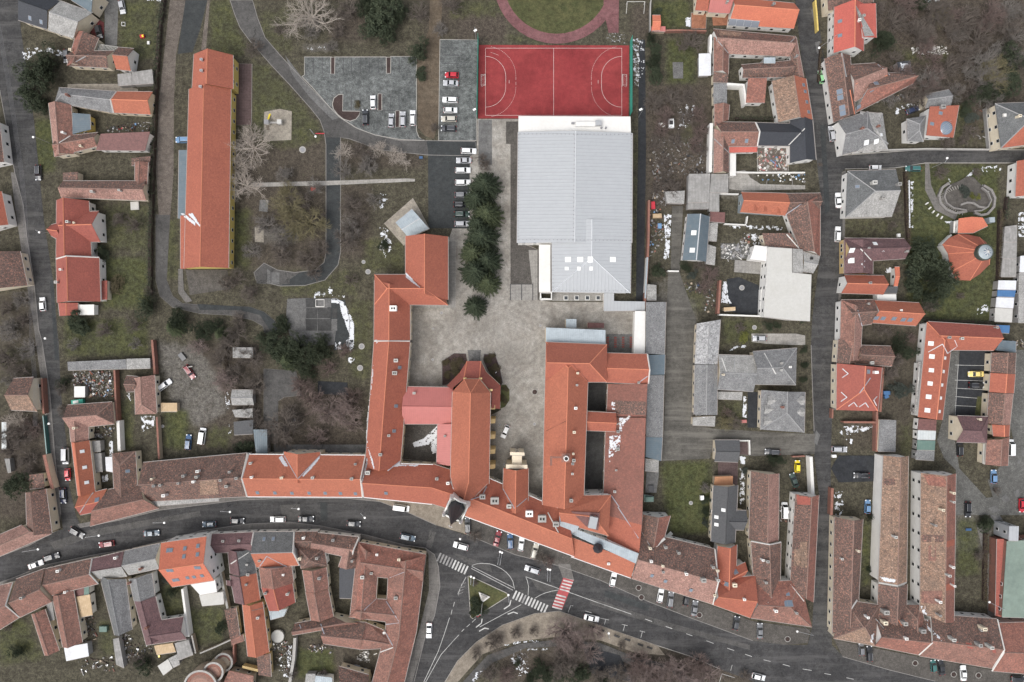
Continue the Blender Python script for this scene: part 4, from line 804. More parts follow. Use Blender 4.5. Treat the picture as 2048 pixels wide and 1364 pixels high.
def church():
    q = [(905,783), (901,955), (978,968), (981,785)]; he = 12.5; rise = 5.2
    E = [W(p, he) for p in q]; b = sum(E, Vector()) / 4; base = Vector((b.x, b.y, 0))
    root = thing('church', 'large church nave under a steep orange roof with a faceted apse', 'church', base)
    wing(root, base, 'gx', q, he, rise, 'or', 'cr', '', 'nave'); wing(root, base, 'gx', [(901,950), (912,1005), (942,1001), (978,964)], he - .1, rise - .1, 'or', 'cr', '', 'nave')
    # faceted apse roof
    zr = he + rise; R = (E[0] + E[3]) / 2 + Vector((0, 0, rise)); A = [W(p, he) for p in ((905,783), (928,758), (959,758), (981,785))]
    mb = MB(); uv = []
    A[0] = E[0].copy(); A[3] = E[3].copy()
    for i in range(3): slab(mb, [A[i], A[i + 1], R], .16, 0, uv, (A[i + 1] - A[i]).normalized())
    part('apse_roof', mesh('apse_roof', [v - base for v in mb.v], mb.f, ['or'], mb.m, uv), root)
    mb = MB(); mb.prism([(p.x * .995, p.y) for p in A] + [(E[3].x, E[3].y - 1), (E[0].x, E[0].y - 1)], 0, he - .2); child_mesh(root, base, 'apse_wall', mb, 'cr')
    for a in (A[1], A[2]):
        rb = MB(); strip(rb, a, R, .28, .1); child_mesh(root, base, 'ridge_cap', rb, 'ridge_or')
    # ambulatory: lower dark red roof round the apse
    inn = [(903,778), (928,757), (959,757), (983,783), (983,816)]; out = [(893,772), (920,744), (934,722), (962,722), (972,744), (1001,771), (1000,818)]
    hi = [W(p, 9.6) for p in inn]; lo = [W(p, 6.0) for p in out]
    mb = MB(); uv = []
    for poly in ([lo[0], lo[1], hi[1], hi[0]], [lo[1], lo[2], hi[1]], [lo[2], lo[3], hi[2], hi[1]], [lo[3], lo[4], hi[2]], [lo[4], lo[5], hi[3], hi[2]], [lo[5], lo[6], hi[4], hi[3]]):
        slab(mb, poly, .15, 0, uv, (poly[1] - poly[0]).normalized())
    part('ambulatory_roof', mesh('ambulatory_roof', [v - base for v in mb.v], mb.f, ['dr'], mb.m, uv), root)
    cx_ = sum(p.x for p in lo) / 7; cy_ = sum(p.y for p in lo) / 7
    mb = MB(); mb.prism([(p.x + (cx_ - p.x) * .04, p.y + (cy_ - p.y) * .04) for p in lo] + [(p.x, p.y) for p in hi[::-1]], 0, 5.7); child_mesh(root, base, 'ambulatory_wall', mb, 'cr')
    for a, b_ in ((lo[2], hi[1]), (lo[3], hi[2])):
        rb = MB(); strip(rb, a + Vector((0, 0, .1)), b_ + Vector((0, 0, .1)), .3, .12); child_mesh(root, base, 'seam', rb, 'ridge_or')
    for p in ((930,757), (961,757), (982,780)):
        mb = MB(); v = W(p, 11); mb.box((v.x, v.y, 10.4), (.9, .5, 2.4)); child_mesh(root, base, 'buttress', mb, 'ylw')
    for y in (815, 843, 874, 904, 934):
        v = W((979.5, y), 9.5); mb = MB(); mb.prism([(v.x - .2, v.y - .6), (v.x + 1.5, v.y - .6), (v.x + 1.5, v.y + .6), (v.x - .2, v.y + .6)], 0, [9.8, 8.2, 8.2, 9.8]); child_mesh(root, base, 'buttress', mb, 'ylw')
    # tower with four gables and a dark spire
    c = W((915,1010), 15); X, Y = c.x, c.y; r = 2.45; ang = math.radians(-24)
    t = thing('church_tower', 'white church tower with a dark pointed spire', 'church tower', Vector((X, Y, 0)), at=(908, 1028))
    b0 = Vector((X, Y, 0)); ca, sa = math.cos(ang), math.sin(ang)
    def R2(x, y, z): return Vector((X + x * ca - y * sa, Y + x * sa + y * ca, z))
    mb = MB(); mb.prism([R2(x, y, 0)[:2] for x, y in ((-r, -r), (r, -r), (r, r), (-r, r))], 0, 19.0); part('tower_wall', mb.me('tower_wall', 'wh', off=b0), t)
    for k in range(4):
        a = k * PI / 2; cs, sn = math.cos(a), math.sin(a)
        def Q(x, y, z): return R2(x * cs - y * sn, x * sn + y * cs, z)
        mb = MB(); mb.v = [Q(-r - .2, -r - .3, 18.6), Q(r + .2, -r - .3, 18.6), Q(r + .2, -r - .3, 20.0), Q(0, -r - .3, 22.0), Q(-r - .2, -r - .3, 20.0)] + [Q(-r - .2, -r + .1, 18.6), Q(r + .2, -r + .1, 18.6), Q(r + .2, -r + .1, 20.0), Q(0, -r + .1, 22.0), Q(-r - .2, -r + .1, 20.0)]
        mb.f = [(0, 1, 2, 3, 4), (9, 8, 7, 6, 5), (1, 6, 7, 2), (2, 7, 8, 3), (3, 8, 9, 4), (4, 9, 5, 0)]; mb.m = [0] * 6
        part('gable', mb.me('gable', 'wh', off=b0), t)
        mb = MB(); p = Q(r, -r, 20.6); mb.tube((p.x, p.y, 18.6), (p.x, p.y, 22.2), .75, .5, 4); mb.tube((p.x, p.y, 22.2), (p.x, p.y, 23.2), .5, .03, 4); part('pinnacle', mb.me('pinnacle', 'wh', off=b0), t)
        mb = MB(); p = Q(0, -r - .36, 17.2); mb.box((p.x, p.y, 16.5), (1.3, .12, 2.8), ang + a); part('louvre', mb.me('louvre', 'pane', off=b0), t)
    mb = MB(); n = 8
    for i in range(n):
        a = ang + PI / 8 + i * PI / 4; mb.v.append(Vector((X + 2.3 * math.cos(a), Y + 2.3 * math.sin(a), 19.0)))
    for i in range(n):
        a = ang + PI / 8 + i * PI / 4; mb.v.append(Vector((X + 1.9 * math.cos(a), Y + 1.9 * math.sin(a), 24)))
    mb.v.append(Vector((X, Y, 39)))
    mb.f = [(i, (i + 1) % n, n + (i + 1) % n, n + i) for i in range(n)] + [(n + i, n + (i + 1) % n, 2 * n) for i in range(n)]; mb.m = [0] * 16
    part('spire', mb.me('spire', 'dg2', off=b0), t)
    mb = MB(); mb.tube((X, Y, 38.5), (X, Y, 41), .09, .05); mb.box((X, Y, 40.2), (1.0, .1, .1), ang); part('cross', mb.me('cross', 'steel', off=b0), t)
church()

def lantern_church():
    he = 4.0; z1 = 10.5
    out = [(1885,489), (1898,476), (1916,468), (1936,469), (1959,474), (1972,484), (1980,499), (1982,514), (1979,529), (1960,548), (1940,561), (1912,560), (1904,543), (1899,525), (1896,507)]
    n = len(out); lo = [W(p, he) for p in out]; c = W((1966,505), z1); base = Vector((sum(p.x for p in lo) / n, sum(p.y for p in lo) / n, 0))
    root = thing('chapel', 'organic church with a tent-shaped red roof and a round glass lantern', 'church', base)
    r = 2.0; hi = []
    for p in lo:
        d = Vector((p.x - c.x, p.y - c.y)).normalized(); hi.append(Vector((c.x + d.x * r, c.y + d.y * r, z1)))
    mb = MB(); uv = []
    for i in range(n):
        j = (i + 1) % n; slab(mb, [lo[i], lo[j], hi[j], hi[i]], .15, 0, uv, (lo[j] - lo[i]).normalized())
    part('roof', mesh('roof', [v - base for v in mb.v], mb.f, ['rd'], mb.m, uv), root)
    for i in range(0, n, 2):
        rb = MB(); strip(rb, lo[i] + Vector((0, 0, .05)), hi[i] + Vector((0, 0, .05)), .25, .1); child_mesh(root, base, 'ridge_cap', rb, 'ridge_or')
    mb = MB(); mb.prism([(base.x + (p.x - base.x) * .93, base.y + (p.y - base.y) * .93) for p in lo], 0, he - .1); child_mesh(root, base, 'wall', mb, 'wh')
    L = MB(); L.tube((c.x, c.y, z1 - .6), (c.x, c.y, z1 + 1.2), 2.35, 2.35, 16); ln = child_mesh(root, base, 'lantern', L, 'greyleaf')
    L = MB(); L.tube((c.x, c.y, z1 + 1.2), (c.x, c.y, z1 + 1.9), 2.0, 1.1, 16); part('lantern_roof', L.me('lantern_roof', 'zn', off=base), ln)
    L = MB(); L.tube((c.x, c.y, z1 + 1.9), (c.x, c.y, z1 + 2.6), 1.05, .1, 8); part('glass_cap', L.me('glass_cap', 'skyglass', off=base), ln)
    for i in range(8):
        a = i * PI / 4; L = MB(); L.tube((c.x + math.cos(a) * 1.1, c.y + math.sin(a) * 1.1, z1 + 1.95), (c.x, c.y, z1 + 2.7), .07, .07, 4); part('glazing_bar', L.me('glazing_bar', 'whcap', off=base), ln)
    B('chapel_hall', 'curved red roof annex of the lantern church', [('s', (1237,378, 1340,364, 1350,490, 1230,492), 3.6, .4, 'brt', 'wh'), ('s', (1340,364, 1425,370, 1465,435, 1350,490), 3.6, .4, 'brt', 'wh')], '41', cat='annex')
lantern_church()

def bastion():
    c = W((428,1336), 5); base = Vector((c.x, c.y, 0))
    t = thing('stone_bastion', 'round ruined stone tower with stepped curved walls', 'tower', base)
    for i, (r0, dx, dy, z, m) in enumerate(((2.5, 2.0, .8, 3.0, 'tan'), (2.7, 0.2, -.8, 6, 'olb'), (4.6, -3.2, -4.6, 7, 'olb'))):
        mb = MB(); x, y = dx, dy; mb.tube((x, y, 0), (x, y, z), r0, r0, 28, cap=False)
        mb.tube((x, y, z * .55), (x, y, z * .55 + .02), r0 - .1, r0 - .1, 28)
        part('round_wall', mb.me('round_wall', 'tan'), t)
        mb = MB(); mb.tube((x, y, z - 1.0), (x, y, z - .25), r0 - .3, r0 * .55, 28); part('inner_roof', mb.me('inner_roof', 'rustroof' if i else 'tan'), t)
        rm = MB(); line = [(x + math.cos(a) * r0, y + math.sin(a) * r0, 0) for a in [k * PI / 20 for k in range(41)]]
        rm.sweep(line, .55, z - .1, z + .12); part('coping', rm.me('coping', 'grcap'), t)
        rm = MB(); line = [(x + math.cos(a) * (r0 - .7), y + math.sin(a) * (r0 - .7), 0) for a in [k * PI / 20 + .2 for k in range(26)]]
        rm.sweep(line, .8, z - .9, z - .35); part('tiled_rim', rm.me('tiled_rim', 'brickw'), t)
    B('outbuilding', 'low building with striped rust roof beside the stone tower', [('s', (458,1341, 507,1352, 505,1390, 440,1380), 3.5, .6, 'olb', 'tan')], 'P', cat='outbuilding')
bastion()

finish_buildings()
for a in (('32',(110,470,360,480,355,585,120,575),'old'), ('32',(240,605,358,606,330,1022,100,985),'fd'), ('40',(432,42,436,42,580,278,490,285),'lg'), ('43',(1230,885,1270,880,1350,1108,1305,1098),'dr'), ('43',(1175,950,1200,945,1228,1060,1205,1050),'dr'), ('43',(1440,885,1475,885,1530,1140,1502,1134),'dr'), ('43',(1138,270,1203,250,1204,298,1138,314),'rd'), ('43',(1130,605,1202,585,1202,640,1130,655),'rd'),
          ('43',(950,215,1120,220,1118,275,950,270),'old'), ('43',(945,655,1110,650,1108,760,945,745),'olb'), ('12',(0,1092,130,1088,150,1200,0,1208),'lich'), ('43',(0,270,55,270,55,470,0,470),'lich'), ('33',(1515,330,1570,325,1570,450,1510,460),'lich'), ('32',(1515,1205,1640,1210,1640,1285,1520,1282),'dr'), ('42',(650,1080,740,1080,740,1130,650,1130),'old'), ('42',(960,1050,1120,1050,1150,1150,1000,1130),'rdm'), ('33',(600,430,700,460,690,500,610,480),'grd'),
          ('13',(1240,520,1290,450,1265,800,1210,800),'rdm'), ('30',(930,240,1100,250,1100,280,930,275),'lich'), ('43',(1000,300,1060,300,1060,420,1000,420),'olb')): roofpatch(*a)
for a in (('12',(1390,1085,1480,1005,1560,942)), ('22',(675,1140,640,1215,528,1252)), ('22',(803,1158,893,1312,990,1232)), ('33',(140,0,300,242)), ('32',(88,1212,150,1300)), ('12',(655,900,762,1083,935,902)), ('13',(1480,550,1598,505)), ('13',(1370,718,1280,805)), ('13',(1450,735,1550,890)), ('13',(1300,905,1400,922,1550,903)), ('13',(1440,965,1502,1078)), ('13',(1505,1095,1355,1150),'whcap'), ('13',(775,915,798,975)), ('13',(940,910,968,990)),
          ('33',(325,195,415,340),'ridge_gr'), ('33',(440,312,560,200),'whcap',1.1), ('33',(1310,745,1395,622),'whcap',.5), ('33',(1482,600,1590,735),'whcap'), ('43',(400,792,460,702),'whcap',.5), ('43',(590,870,650,945,580,980),'ridge_gr'), ('43',(765,880,830,985),'ridge_or'), ('41',(472,612,572,722),'whcap',.4), ('41',(452,1095,490,1240)), ('42',(465,415,550,295)), ('42',(1000,95,1112,32,1150,105,1225,48,1205,0),'ridge_mt',.3), ('31',(1445,350,1570,265)), ('31',(1455,500,1555,615),'whcap'),
          ('30',(905,300,1000,415),'ridge_gr'), ('30',(892,1082,1003,1190),'ridge_gr'), ('30',(1470,345,1525,290),'ridge_gr'), ('30',(1596,1002,1470,1130),'whcap'), ('00',(590,482,750,392),'ridge_gr'), ('00',(460,1112,548,1058),'whcap'), ('23',(1152,42,1235,200),'whcap'), ('40',(325,412,360,600),'ridge_gr',.45), ('32',(1280,102,1370,265),'whcap'), ('32',(130,660,235,592),'whcap'), ('32',(300,332,370,282)), ('02',(727,1185,622,1345),'ridge_gr'), ('02',(880,885,935,970,1048,870),'ridge_old'), ('33',(1195,1,1200,2)),
          ('40',(400,690,435,655,480,628,680,588),'ridge_or'), ('40',(390,700,425,890),'ridge_or'), ('32',(950,140,985,245),'whcap'), ('32',(1048,145,1048,250),'ridge_gr'), ('13',(240,443,400,340),'whcap'), ('13',(465,462,520,382,675,465)), ('13',(403,808,490,788),'ridge_old'), ('41',(1110,580,1180,510),'whcap'), ('22',(1140,708,1298,630),'flue',.12), ('22',(1338,178,1465,320),'flue',.12)): flashing(*a)
for p in ((1200,278), (1275,285), (1380,300)): dormer(HD[0], HD[1], px('31', *p), 2.0, 2.4, 'or', 'wh', .7)
for p in ((1345,470), (1320,540), (1315,630), (1555,470), (1555,560)): dormer(HE[0], HE[1], px('32', *p), 2.2, 2.6, 'lg', 'gy', .5)

# roof extras that rest on a building: solar panels, air unit, dome, ribs and bolts of the sports hall
for i in range(4):
    loc, nor = hit(px('30', 1032 + i * 59, 172 + i * 5)); mb = MB(); d = Vector((nor.x, nor.y, 0)).normalized(); s_ = nor.cross(d).normalized(); dd = s_.cross(nor)
    mb.box((0, 0, 0), (1.9, 2.15, .06), ax=(dd, s_, nor)); o = thing('solar_panel', ['first', 'second', 'third', 'fourth'][i] + ' from the left of four grey solar panels on the orange roof', 'solar panel', loc + nor * .14, mb.me('solar_panel', 'solar'), group='solar panels')
    fb = MB(); fb.box(-nor * .05, (2.0, 2.2, .04), ax=(dd, s_, nor)); part('panel_frame', fb.me('panel_frame', 'framew'), o); o['full'] = 1
loc, nor = hit(px('40', 1135, 997)); mb = MB()
for k in range(5):
    a0, a1 = k * PI / 10, (k + 1) * PI / 10
    mb.tube((0, 0, math.sin(a0) * .7), (0, 0, math.sin(a1) * .7), 2.0 * math.cos(a0), 2.0 * math.cos(a1), 20, cap=(k == 4))
o = thing('roof_dome', 'grey round dome window on the red roof', 'dome', loc, mb.me('roof_dome', 'skyglass', True))
for k in range(5): mb = MB(); mb.box((0, -1.2 + k * .6, .62), (3.2, .07, .07), .6); part('glazing_bar', mb.me('glazing_bar', 'ridge_gr'), o)
p = W((1196, 248), 7.4); mb = MB(); mb.box((0, 0, .75), (1.7, 1.4, 1.3)); o = thing('air_unit', 'grey rooftop air unit on the white membrane roof', 'air unit', p, mb.me('air_unit', 'steel'))
mb = MB(); mb.box((-3.6, -.2, .5), (5.6, 1.3, .6)); part('duct', mb.me('duct', 'wm'), o)
mb = MB(); mb.box((-7.2, .1, .4), (.9, .5, .4)); part('intake', mb.me('intake', 'frame'), o)
for i in range(2): mb = MB(); mb.tube((.9 + i * 1.3, -1.2, 0), (.9 + i * 1.3, -1.2, .7), .3, .3, 10); part('vent_pipe', mb.me('vent_pipe', 'frame'), o)
def bolts():
    mb = MB(); ln = [((1037,270),(1036,480),34), ((1262.5,270),(1261,575),46), ((1149,270),(1146.5,480),26), ((1040,268),(1262,269),28), ((1038,479),(1260,481),30), ((1106,515),(1106,575),8), ((1108,581),(1258,582),20)]
    for a, b, n in ln:
        for i in range(n):
            t = i / (n - 1); loc, nor = hit((a[0] + (b[0] - a[0]) * t, a[1] + (b[1] - a[1]) * t)); mb.box(loc + Vector((0, 0, .12)), (.2, .2, .24))
    o = thing('snow_guards', 'rows of small dark roof hooks on the sports hall roof', 'snow guards', (0, 0, 0), mb.me('snow_guards', 'frame'), at=(1150, 300)); o['kind'] = 'stuff'
bolts()
mb = MB(); mb.tube((0, 0, 0), (0, 0, 1.4), 1.15, 1.15, 8); mb.tube((0, 0, 1.4), (0, 0, 4.2), 1.5, .05, 8)
thing('turret_cap', 'dark little turret spire on the grey metal strip', 'turret', W((1195, 1094), 10.3), mb.me('turret_cap', 'sl'))
# courtyard roof light well / terrace on the east block
mb = MB(); mb.prism([W(p, 14.6)[:2] for p in ((1142,1022), (1199,1025), (1196,1060), (1172,1052))], 11.5, 15.2); thing('roof_terrace', 'sunken maroon roof terrace with a vent box', 'terrace', (0, 0, 0), mb.me('roof_terrace', 'mar'), at=(1180, 1040))
mb = MB(); mb.box((0, 0, .9), (2.2, 3.2, 1.6), -.2); thing('vent_box', 'pale metal vent box on the maroon roof terrace', 'vent', W((1185,1043), 15.2), mb.me('vent_box', 'mt'))
# chimney stack platform
p, nrm_ = hit((1131, 914)); mb = MB(); mb.tube((0, 0, -1), (0, 0, 3.2), .75, .7, 14); o = thing('round_chimney', 'round pale chimney with a service platform', 'chimney', p, mb.me('round_chimney', 'wh'))
mb = MB(); mb.box((0, 0, 1.6), (2.4, 2.4, .08)); part('platform', mb.me('platform', 'brickw'), o)
mb = MB(); mb.box((-2.6, .1, 1.2), (3.0, .5, .08)); mb.box((-4.0, -.9, .9), (.6, 2.6, .08)); part('walkway', mb.me('walkway', 'brickw'), o)
mb = MB(); mb.tube((0, 0, 3.2), (0, 0, 3.25), .5, .5, 14); part('flue', mb.me('flue', 'flue'), o)
# ------------------------------------------------------------------ ground
def ground_material():
    m, nt, b = newmat('groundm'); P = pos(nt)
    at = nt.nodes.new('ShaderNodeAttribute'); at.attribute_name = 'cover'
    sp = nt.nodes.new('ShaderNodeSeparateColor'); nt.links.new(at.outputs['Color'], sp.inputs[0])
    n1 = noi(nt, P, 0.35, 6, 0.7); n2 = noi(nt, P, 2.2, 4, 0.8); n3 = noi(nt, P, 0.09, 4, 0.6); n4 = noi(nt, P, 5.0, 2, 0.8)
    soil = mix(nt, ramp(nt, n1, [(0.34, 0.0), (0.66, 1.0)]), (.050, .046, .031), (.102, .094, .066))
    soil = mix(nt, ramp(nt, n2, [(0.42, 0.0), (0.62, .7)]), soil, (.036, .032, .027))
    lit = mix(nt, ramp(nt, n2, [(0.35, 0.0), (0.65, 1.0)]), (.044, .036, .029), (.092, .076, .062))
    grs = mix(nt, ramp(nt, n1, [(0.35, 0.0), (0.65, 1.0)]), (.042, .053, .021), (.090, .092, .038))
    grs = mix(nt, ramp(nt, n2, [(0.35, 0.0), (0.7, .6)]), grs, (.036, .042, .020))
    grv = mix(nt, ramp(nt, n2, [(0.35, 0.0), (0.65, 1.0)]), (.085, .080, .072), (.160, .150, .134))
    def th(ch, nz, k=0.55, w=0.10):
        s = math_(nt, 'ADD', ch, math_(nt, 'MULTIPLY', math_(nt, 'SUBTRACT', nz, 0.5), 1.5))
        return ramp(nt, s, [(0.5 - w, 0.0), (0.5 + w, 1.0)])
    col = mix(nt, math_(nt, 'MULTIPLY', sp.outputs[1], 0.95), soil, lit)
    al = nt.nodes.new('ShaderNodeAttribute'); al.attribute_name = 'cover2'
    s2 = nt.nodes.new('ShaderNodeSeparateColor'); nt.links.new(al.outputs['Color'], s2.inputs[0])
    col = mix(nt, th(s2.outputs[0], n1, w=.3), col, grv)
    col = mix(nt, th(sp.outputs[0], n1, w=.35), col, grs)
    col = mix(nt, ramp(nt, n3, [(0.3, 0.0), (0.7, 0.22)]), col, (.045, .040, .035))
    col = mix(nt, ramp(nt, n4, [(0.62, 0.0), (0.72, 0.35)]), col, (.26, .24, .2))
    col = grain(nt, P, col, .9, .62, 1.45, 6, .12); col = grain(nt, P, col, 4.0, .68, 1.35, 3)
    sn = math_(nt, 'ADD', sp.outputs[2], math_(nt, 'MULTIPLY', math_(nt, 'SUBTRACT', noi(nt, P, 1.3, 8, 0.9), 0.5), 2.4))
    col = mix(nt, ramp(nt, sn, [(0.70, 0.0), (0.78, 1.0)]), col, (.72, .74, .78))
    nt.links.new(col, b.inputs['Base Color']); b.inputs['Roughness'].default_value = 0.95; b.inputs['Specular IOR Level'].default_value = .15
    bump(nt, b, n2, 0.12, 0.7)
ground_material()
STEP = 5.0
gx = np.arange(-160, 2215, STEP); gy = np.arange(-160, 1530, STEP)
GX, GY = np.meshgrid(gx, gy)
MASK = [np.zeros_like(GX) for _ in range(4)]      # green, litter, snow, gravel
def inpoly(poly):
    c = np.zeros(GX.shape, bool); n = len(poly)
    for i in range(n):
        (x1, y1), (x2, y2) = poly[i], poly[i - 1]
        if y1 == y2: continue
        k = ((y1 > GY) != (y2 > GY)) & (GX < (x2 - x1) * (GY - y1) / (y2 - y1) + x1); c ^= k
    return c.astype(float)
def blur(a, n):
    for _ in range(n):
        a = (a + np.roll(a, 1, 0) + np.roll(a, -1, 0) + np.roll(a, 1, 1) + np.roll(a, -1, 1)) / 5
    return a
def cover(k, v, c, soft=3, t='P'):
    m = blur(inpoly(pts(t, c)), soft) * v; MASK[k] = np.maximum(MASK[k], m)
def rect(x0, y0, x1, y1): return (x0, y0, x1, y0, x1, y1, x0, y1)
def oval(x, y, rx, ry, n=20): return [v for i in range(n) for v in (x + rx * math.cos(2 * PI * i / n), y + ry * math.sin(2 * PI * i / n))]
for v, c in ((.6, rect(240, 0, 320, 120)), (.8, rect(70, 240, 112, 345)), (.5, rect(210, 410, 300, 505)), (.8, rect(205, 515, 300, 620)), (.7, rect(130, 640, 300, 715)), (.3, rect(0, 690, 72, 760)),
             (.55, rect(320, 440, 360, 560)), (.6, (418, 0, 462, 0, 480, 60, 500, 100, 480, 120, 420, 105)), (.55, (505, 120, 545, 135, 640, 250, 648, 280, 600, 300, 510, 300, 505, 250)), (.4, rect(520, 20, 590, 110)),
             (.7, rect(468, 420, 505, 540)), (.45, rect(560, 545, 720, 595)), (.5, rect(725, 480, 810, 545)), (.5, rect(700, 600, 745, 760)), (.85, oval(1113, -38, 104, 104, 40)), (.8, rect(1303, 0, 1382, 58)), (.85, rect(1332, 80, 1392, 168)),
             (.45, rect(1264, 270, 1277, 600)), (.9, (1322, 925, 1420, 922, 1428, 1000, 1418, 1070, 1340, 1070, 1330, 1010)), (.6, rect(1442, 640, 1525, 690)), (.4, rect(1355, 570, 1410, 630)), (.5, rect(1440, 800, 1490, 845)),
             (.85, (1818, 330, 2000, 330, 1990, 645, 1855, 642, 1810, 600, 1815, 500)), (.5, rect(1800, 850, 1830, 915)), (.7, rect(1912, 1040, 1958, 1155)), (.7, rect(1723, 1040, 1744, 1175)), (.6, rect(412, 855, 462, 900)), (.8, rect(330, 820, 376, 898)),
             (.6, rect(238, 800, 270, 900)), (.6, (0, 1235, 50, 1230, 90, 1320, 0, 1330)), (.5, rect(196, 1240, 228, 1315)), (.65, rect(378, 1212, 450, 1290)), (.9, rect(592, 1298, 668, 1360)), (.6, rect(318, 1170, 372, 1238)), (.7, rect(1945, 790, 1975, 832)),
             (.7, rect(1915, 210, 1945, 250)), (.5, rect(1780, 95, 1900, 130)), (.35, rect(1860, 240, 1980, 290)), (.35, rect(1690, 440, 1810, 475)), (.5, rect(900, 0, 1010, 40)), (.5, rect(1020, 68, 1090, 88)), (.4, rect(1364, 250, 1386, 300))):
    cover(0, v, c)
for v, c in ((.9, rect(560, 780, 735, 905)), (.8, rect(480, 280, 655, 540)), (.8, rect(680, 370, 745, 520)), (.9, rect(660, 25, 740, 85)), (1, rect(912, 25, 1015, 85)), (.9, rect(1290, 170, 1425, 420)), (1, (1750, 0, 2048, 0, 2048, 215, 1950, 290, 1900, 180, 1750, 130)),
             (.9, rect(1262, 15, 1302, 80)), (.9, rect(1000, 1300, 1560, 1370)), (.6, rect(0, 590, 75, 760)), (.9, rect(0, 830, 92, 1040)), (.9, rect(400, 690, 530, 900)), (.6, rect(620, 1280, 800, 1364)), (.8, rect(850, 0, 915, 75)), (.5, rect(1690, 620, 1860, 900)), (.8, rect(655, 285, 850, 340))):
    cover(1, v, c)
for v, c in ((.42, (700, 350, 790, 360, 800, 420, 760, 520, 740, 500, 735, 400)), (.62, rect(1262, 75, 1290, 180)), (.35, rect(680, 745, 735, 900)), (.4, rect(1780, 10, 1960, 115)), (.55, rect(1208, 60, 1260, 92)), (.5, rect(1350, 200, 1390, 265)), (.35, rect(690, 540, 750, 600)),
             (.5, rect(1300, 270, 1420, 360)), (.55, rect(1310, 350, 1345, 420)), (.45, rect(1700, 100, 1760, 130)), (.45, rect(1780, 200, 1850, 240)), (.45, rect(1440, 470, 1520, 520)), (.4, rect(1300, 430, 1345, 590)), (.45, rect(1960, 640, 2040, 660)), (.4, rect(1350, 140, 1400, 190)),
             (.5, rect(150, 730, 230, 810)), (.45, rect(268, 820, 300, 870)), (.55, (1010, 1300, 1060, 1300, 1065, 1340, 1020, 1330)), (.45, rect(950, 1320, 1010, 1364)), (.5, rect(245, 240, 305, 262)), (.5, rect(1480, 800, 1495, 850)), (.4, rect(40, 95, 130, 120)), (.5, rect(550, 1285, 592, 1360)), (.4, rect(225, 1330, 330, 1364))):
    cover(2, v, c, 2)
for v, c in ((.8, rect(610, 88, 665, 103)), (.7, rect(510, 455, 600, 490)), (.75, (310, 680, 400, 690, 440, 760, 460, 820, 400, 860, 340, 800)), (.9, rect(527, 220, 584, 282)), (.6, rect(1860, 1030, 1990, 1110)), (.8, (1330, 600, 1392, 600, 1390, 850, 1330, 900)), (.5, rect(1300, 560, 1345, 640)),
             (.7, rect(130, 168, 240, 178)), (.6, rect(1390, 350, 1520, 400))):
    cover(3, v, c, 3)
ny, nx = GX.shape
vx = (GX - CX) * S; vy = -(GY - CY) * S
V = np.stack([vx, vy, np.zeros_like(vx)], -1).reshape(-1, 3)
idx = np.arange(nx * ny).reshape(ny, nx)
F = np.stack([idx[1:, :-1], idx[1:, 1:], idx[:-1, 1:], idx[:-1, :-1]], -1).reshape(-1, 4)
me = bpy.data.meshes.new('ground'); me.vertices.add(len(V)); me.vertices.foreach_set('co', V.ravel())
me.loops.add(F.size); me.loops.foreach_set('vertex_index', F.ravel()); me.polygons.add(len(F))
me.polygons.foreach_set('loop_start', np.arange(0, F.size, 4)); me.polygons.foreach_set('loop_total', np.full(len(F), 4)); me.update()
for nme, ch in (('cover', MASK[:3]), ('cover2', [MASK[3]] * 3)):
    a = me.attributes.new(nme, 'FLOAT_COLOR', 'POINT'); d = np.ones((nx * ny, 4)); 
    for i in range(3): d[:, i] = ch[i].ravel()
    a.data.foreach_set('color', d.ravel())
me.materials.append(MAT['groundm']); struct('ground', me)
def far_ground():
    x0, x1 = vx.min(), vx.max(); y0, y1 = vy.min(), vy.max(); R = 2500
    v = [(-R, -R, 0), (R, -R, 0), (R, R, 0), (-R, R, 0), (x0, y0, 0), (x1, y0, 0), (x1, y1, 0), (x0, y1, 0)]
    struct('far_ground', mesh('far_ground', v, [(0, 1, 5, 4), (1, 2, 6, 5), (2, 3, 7, 6), (3, 0, 4, 7)], 'groundm'))
far_ground()

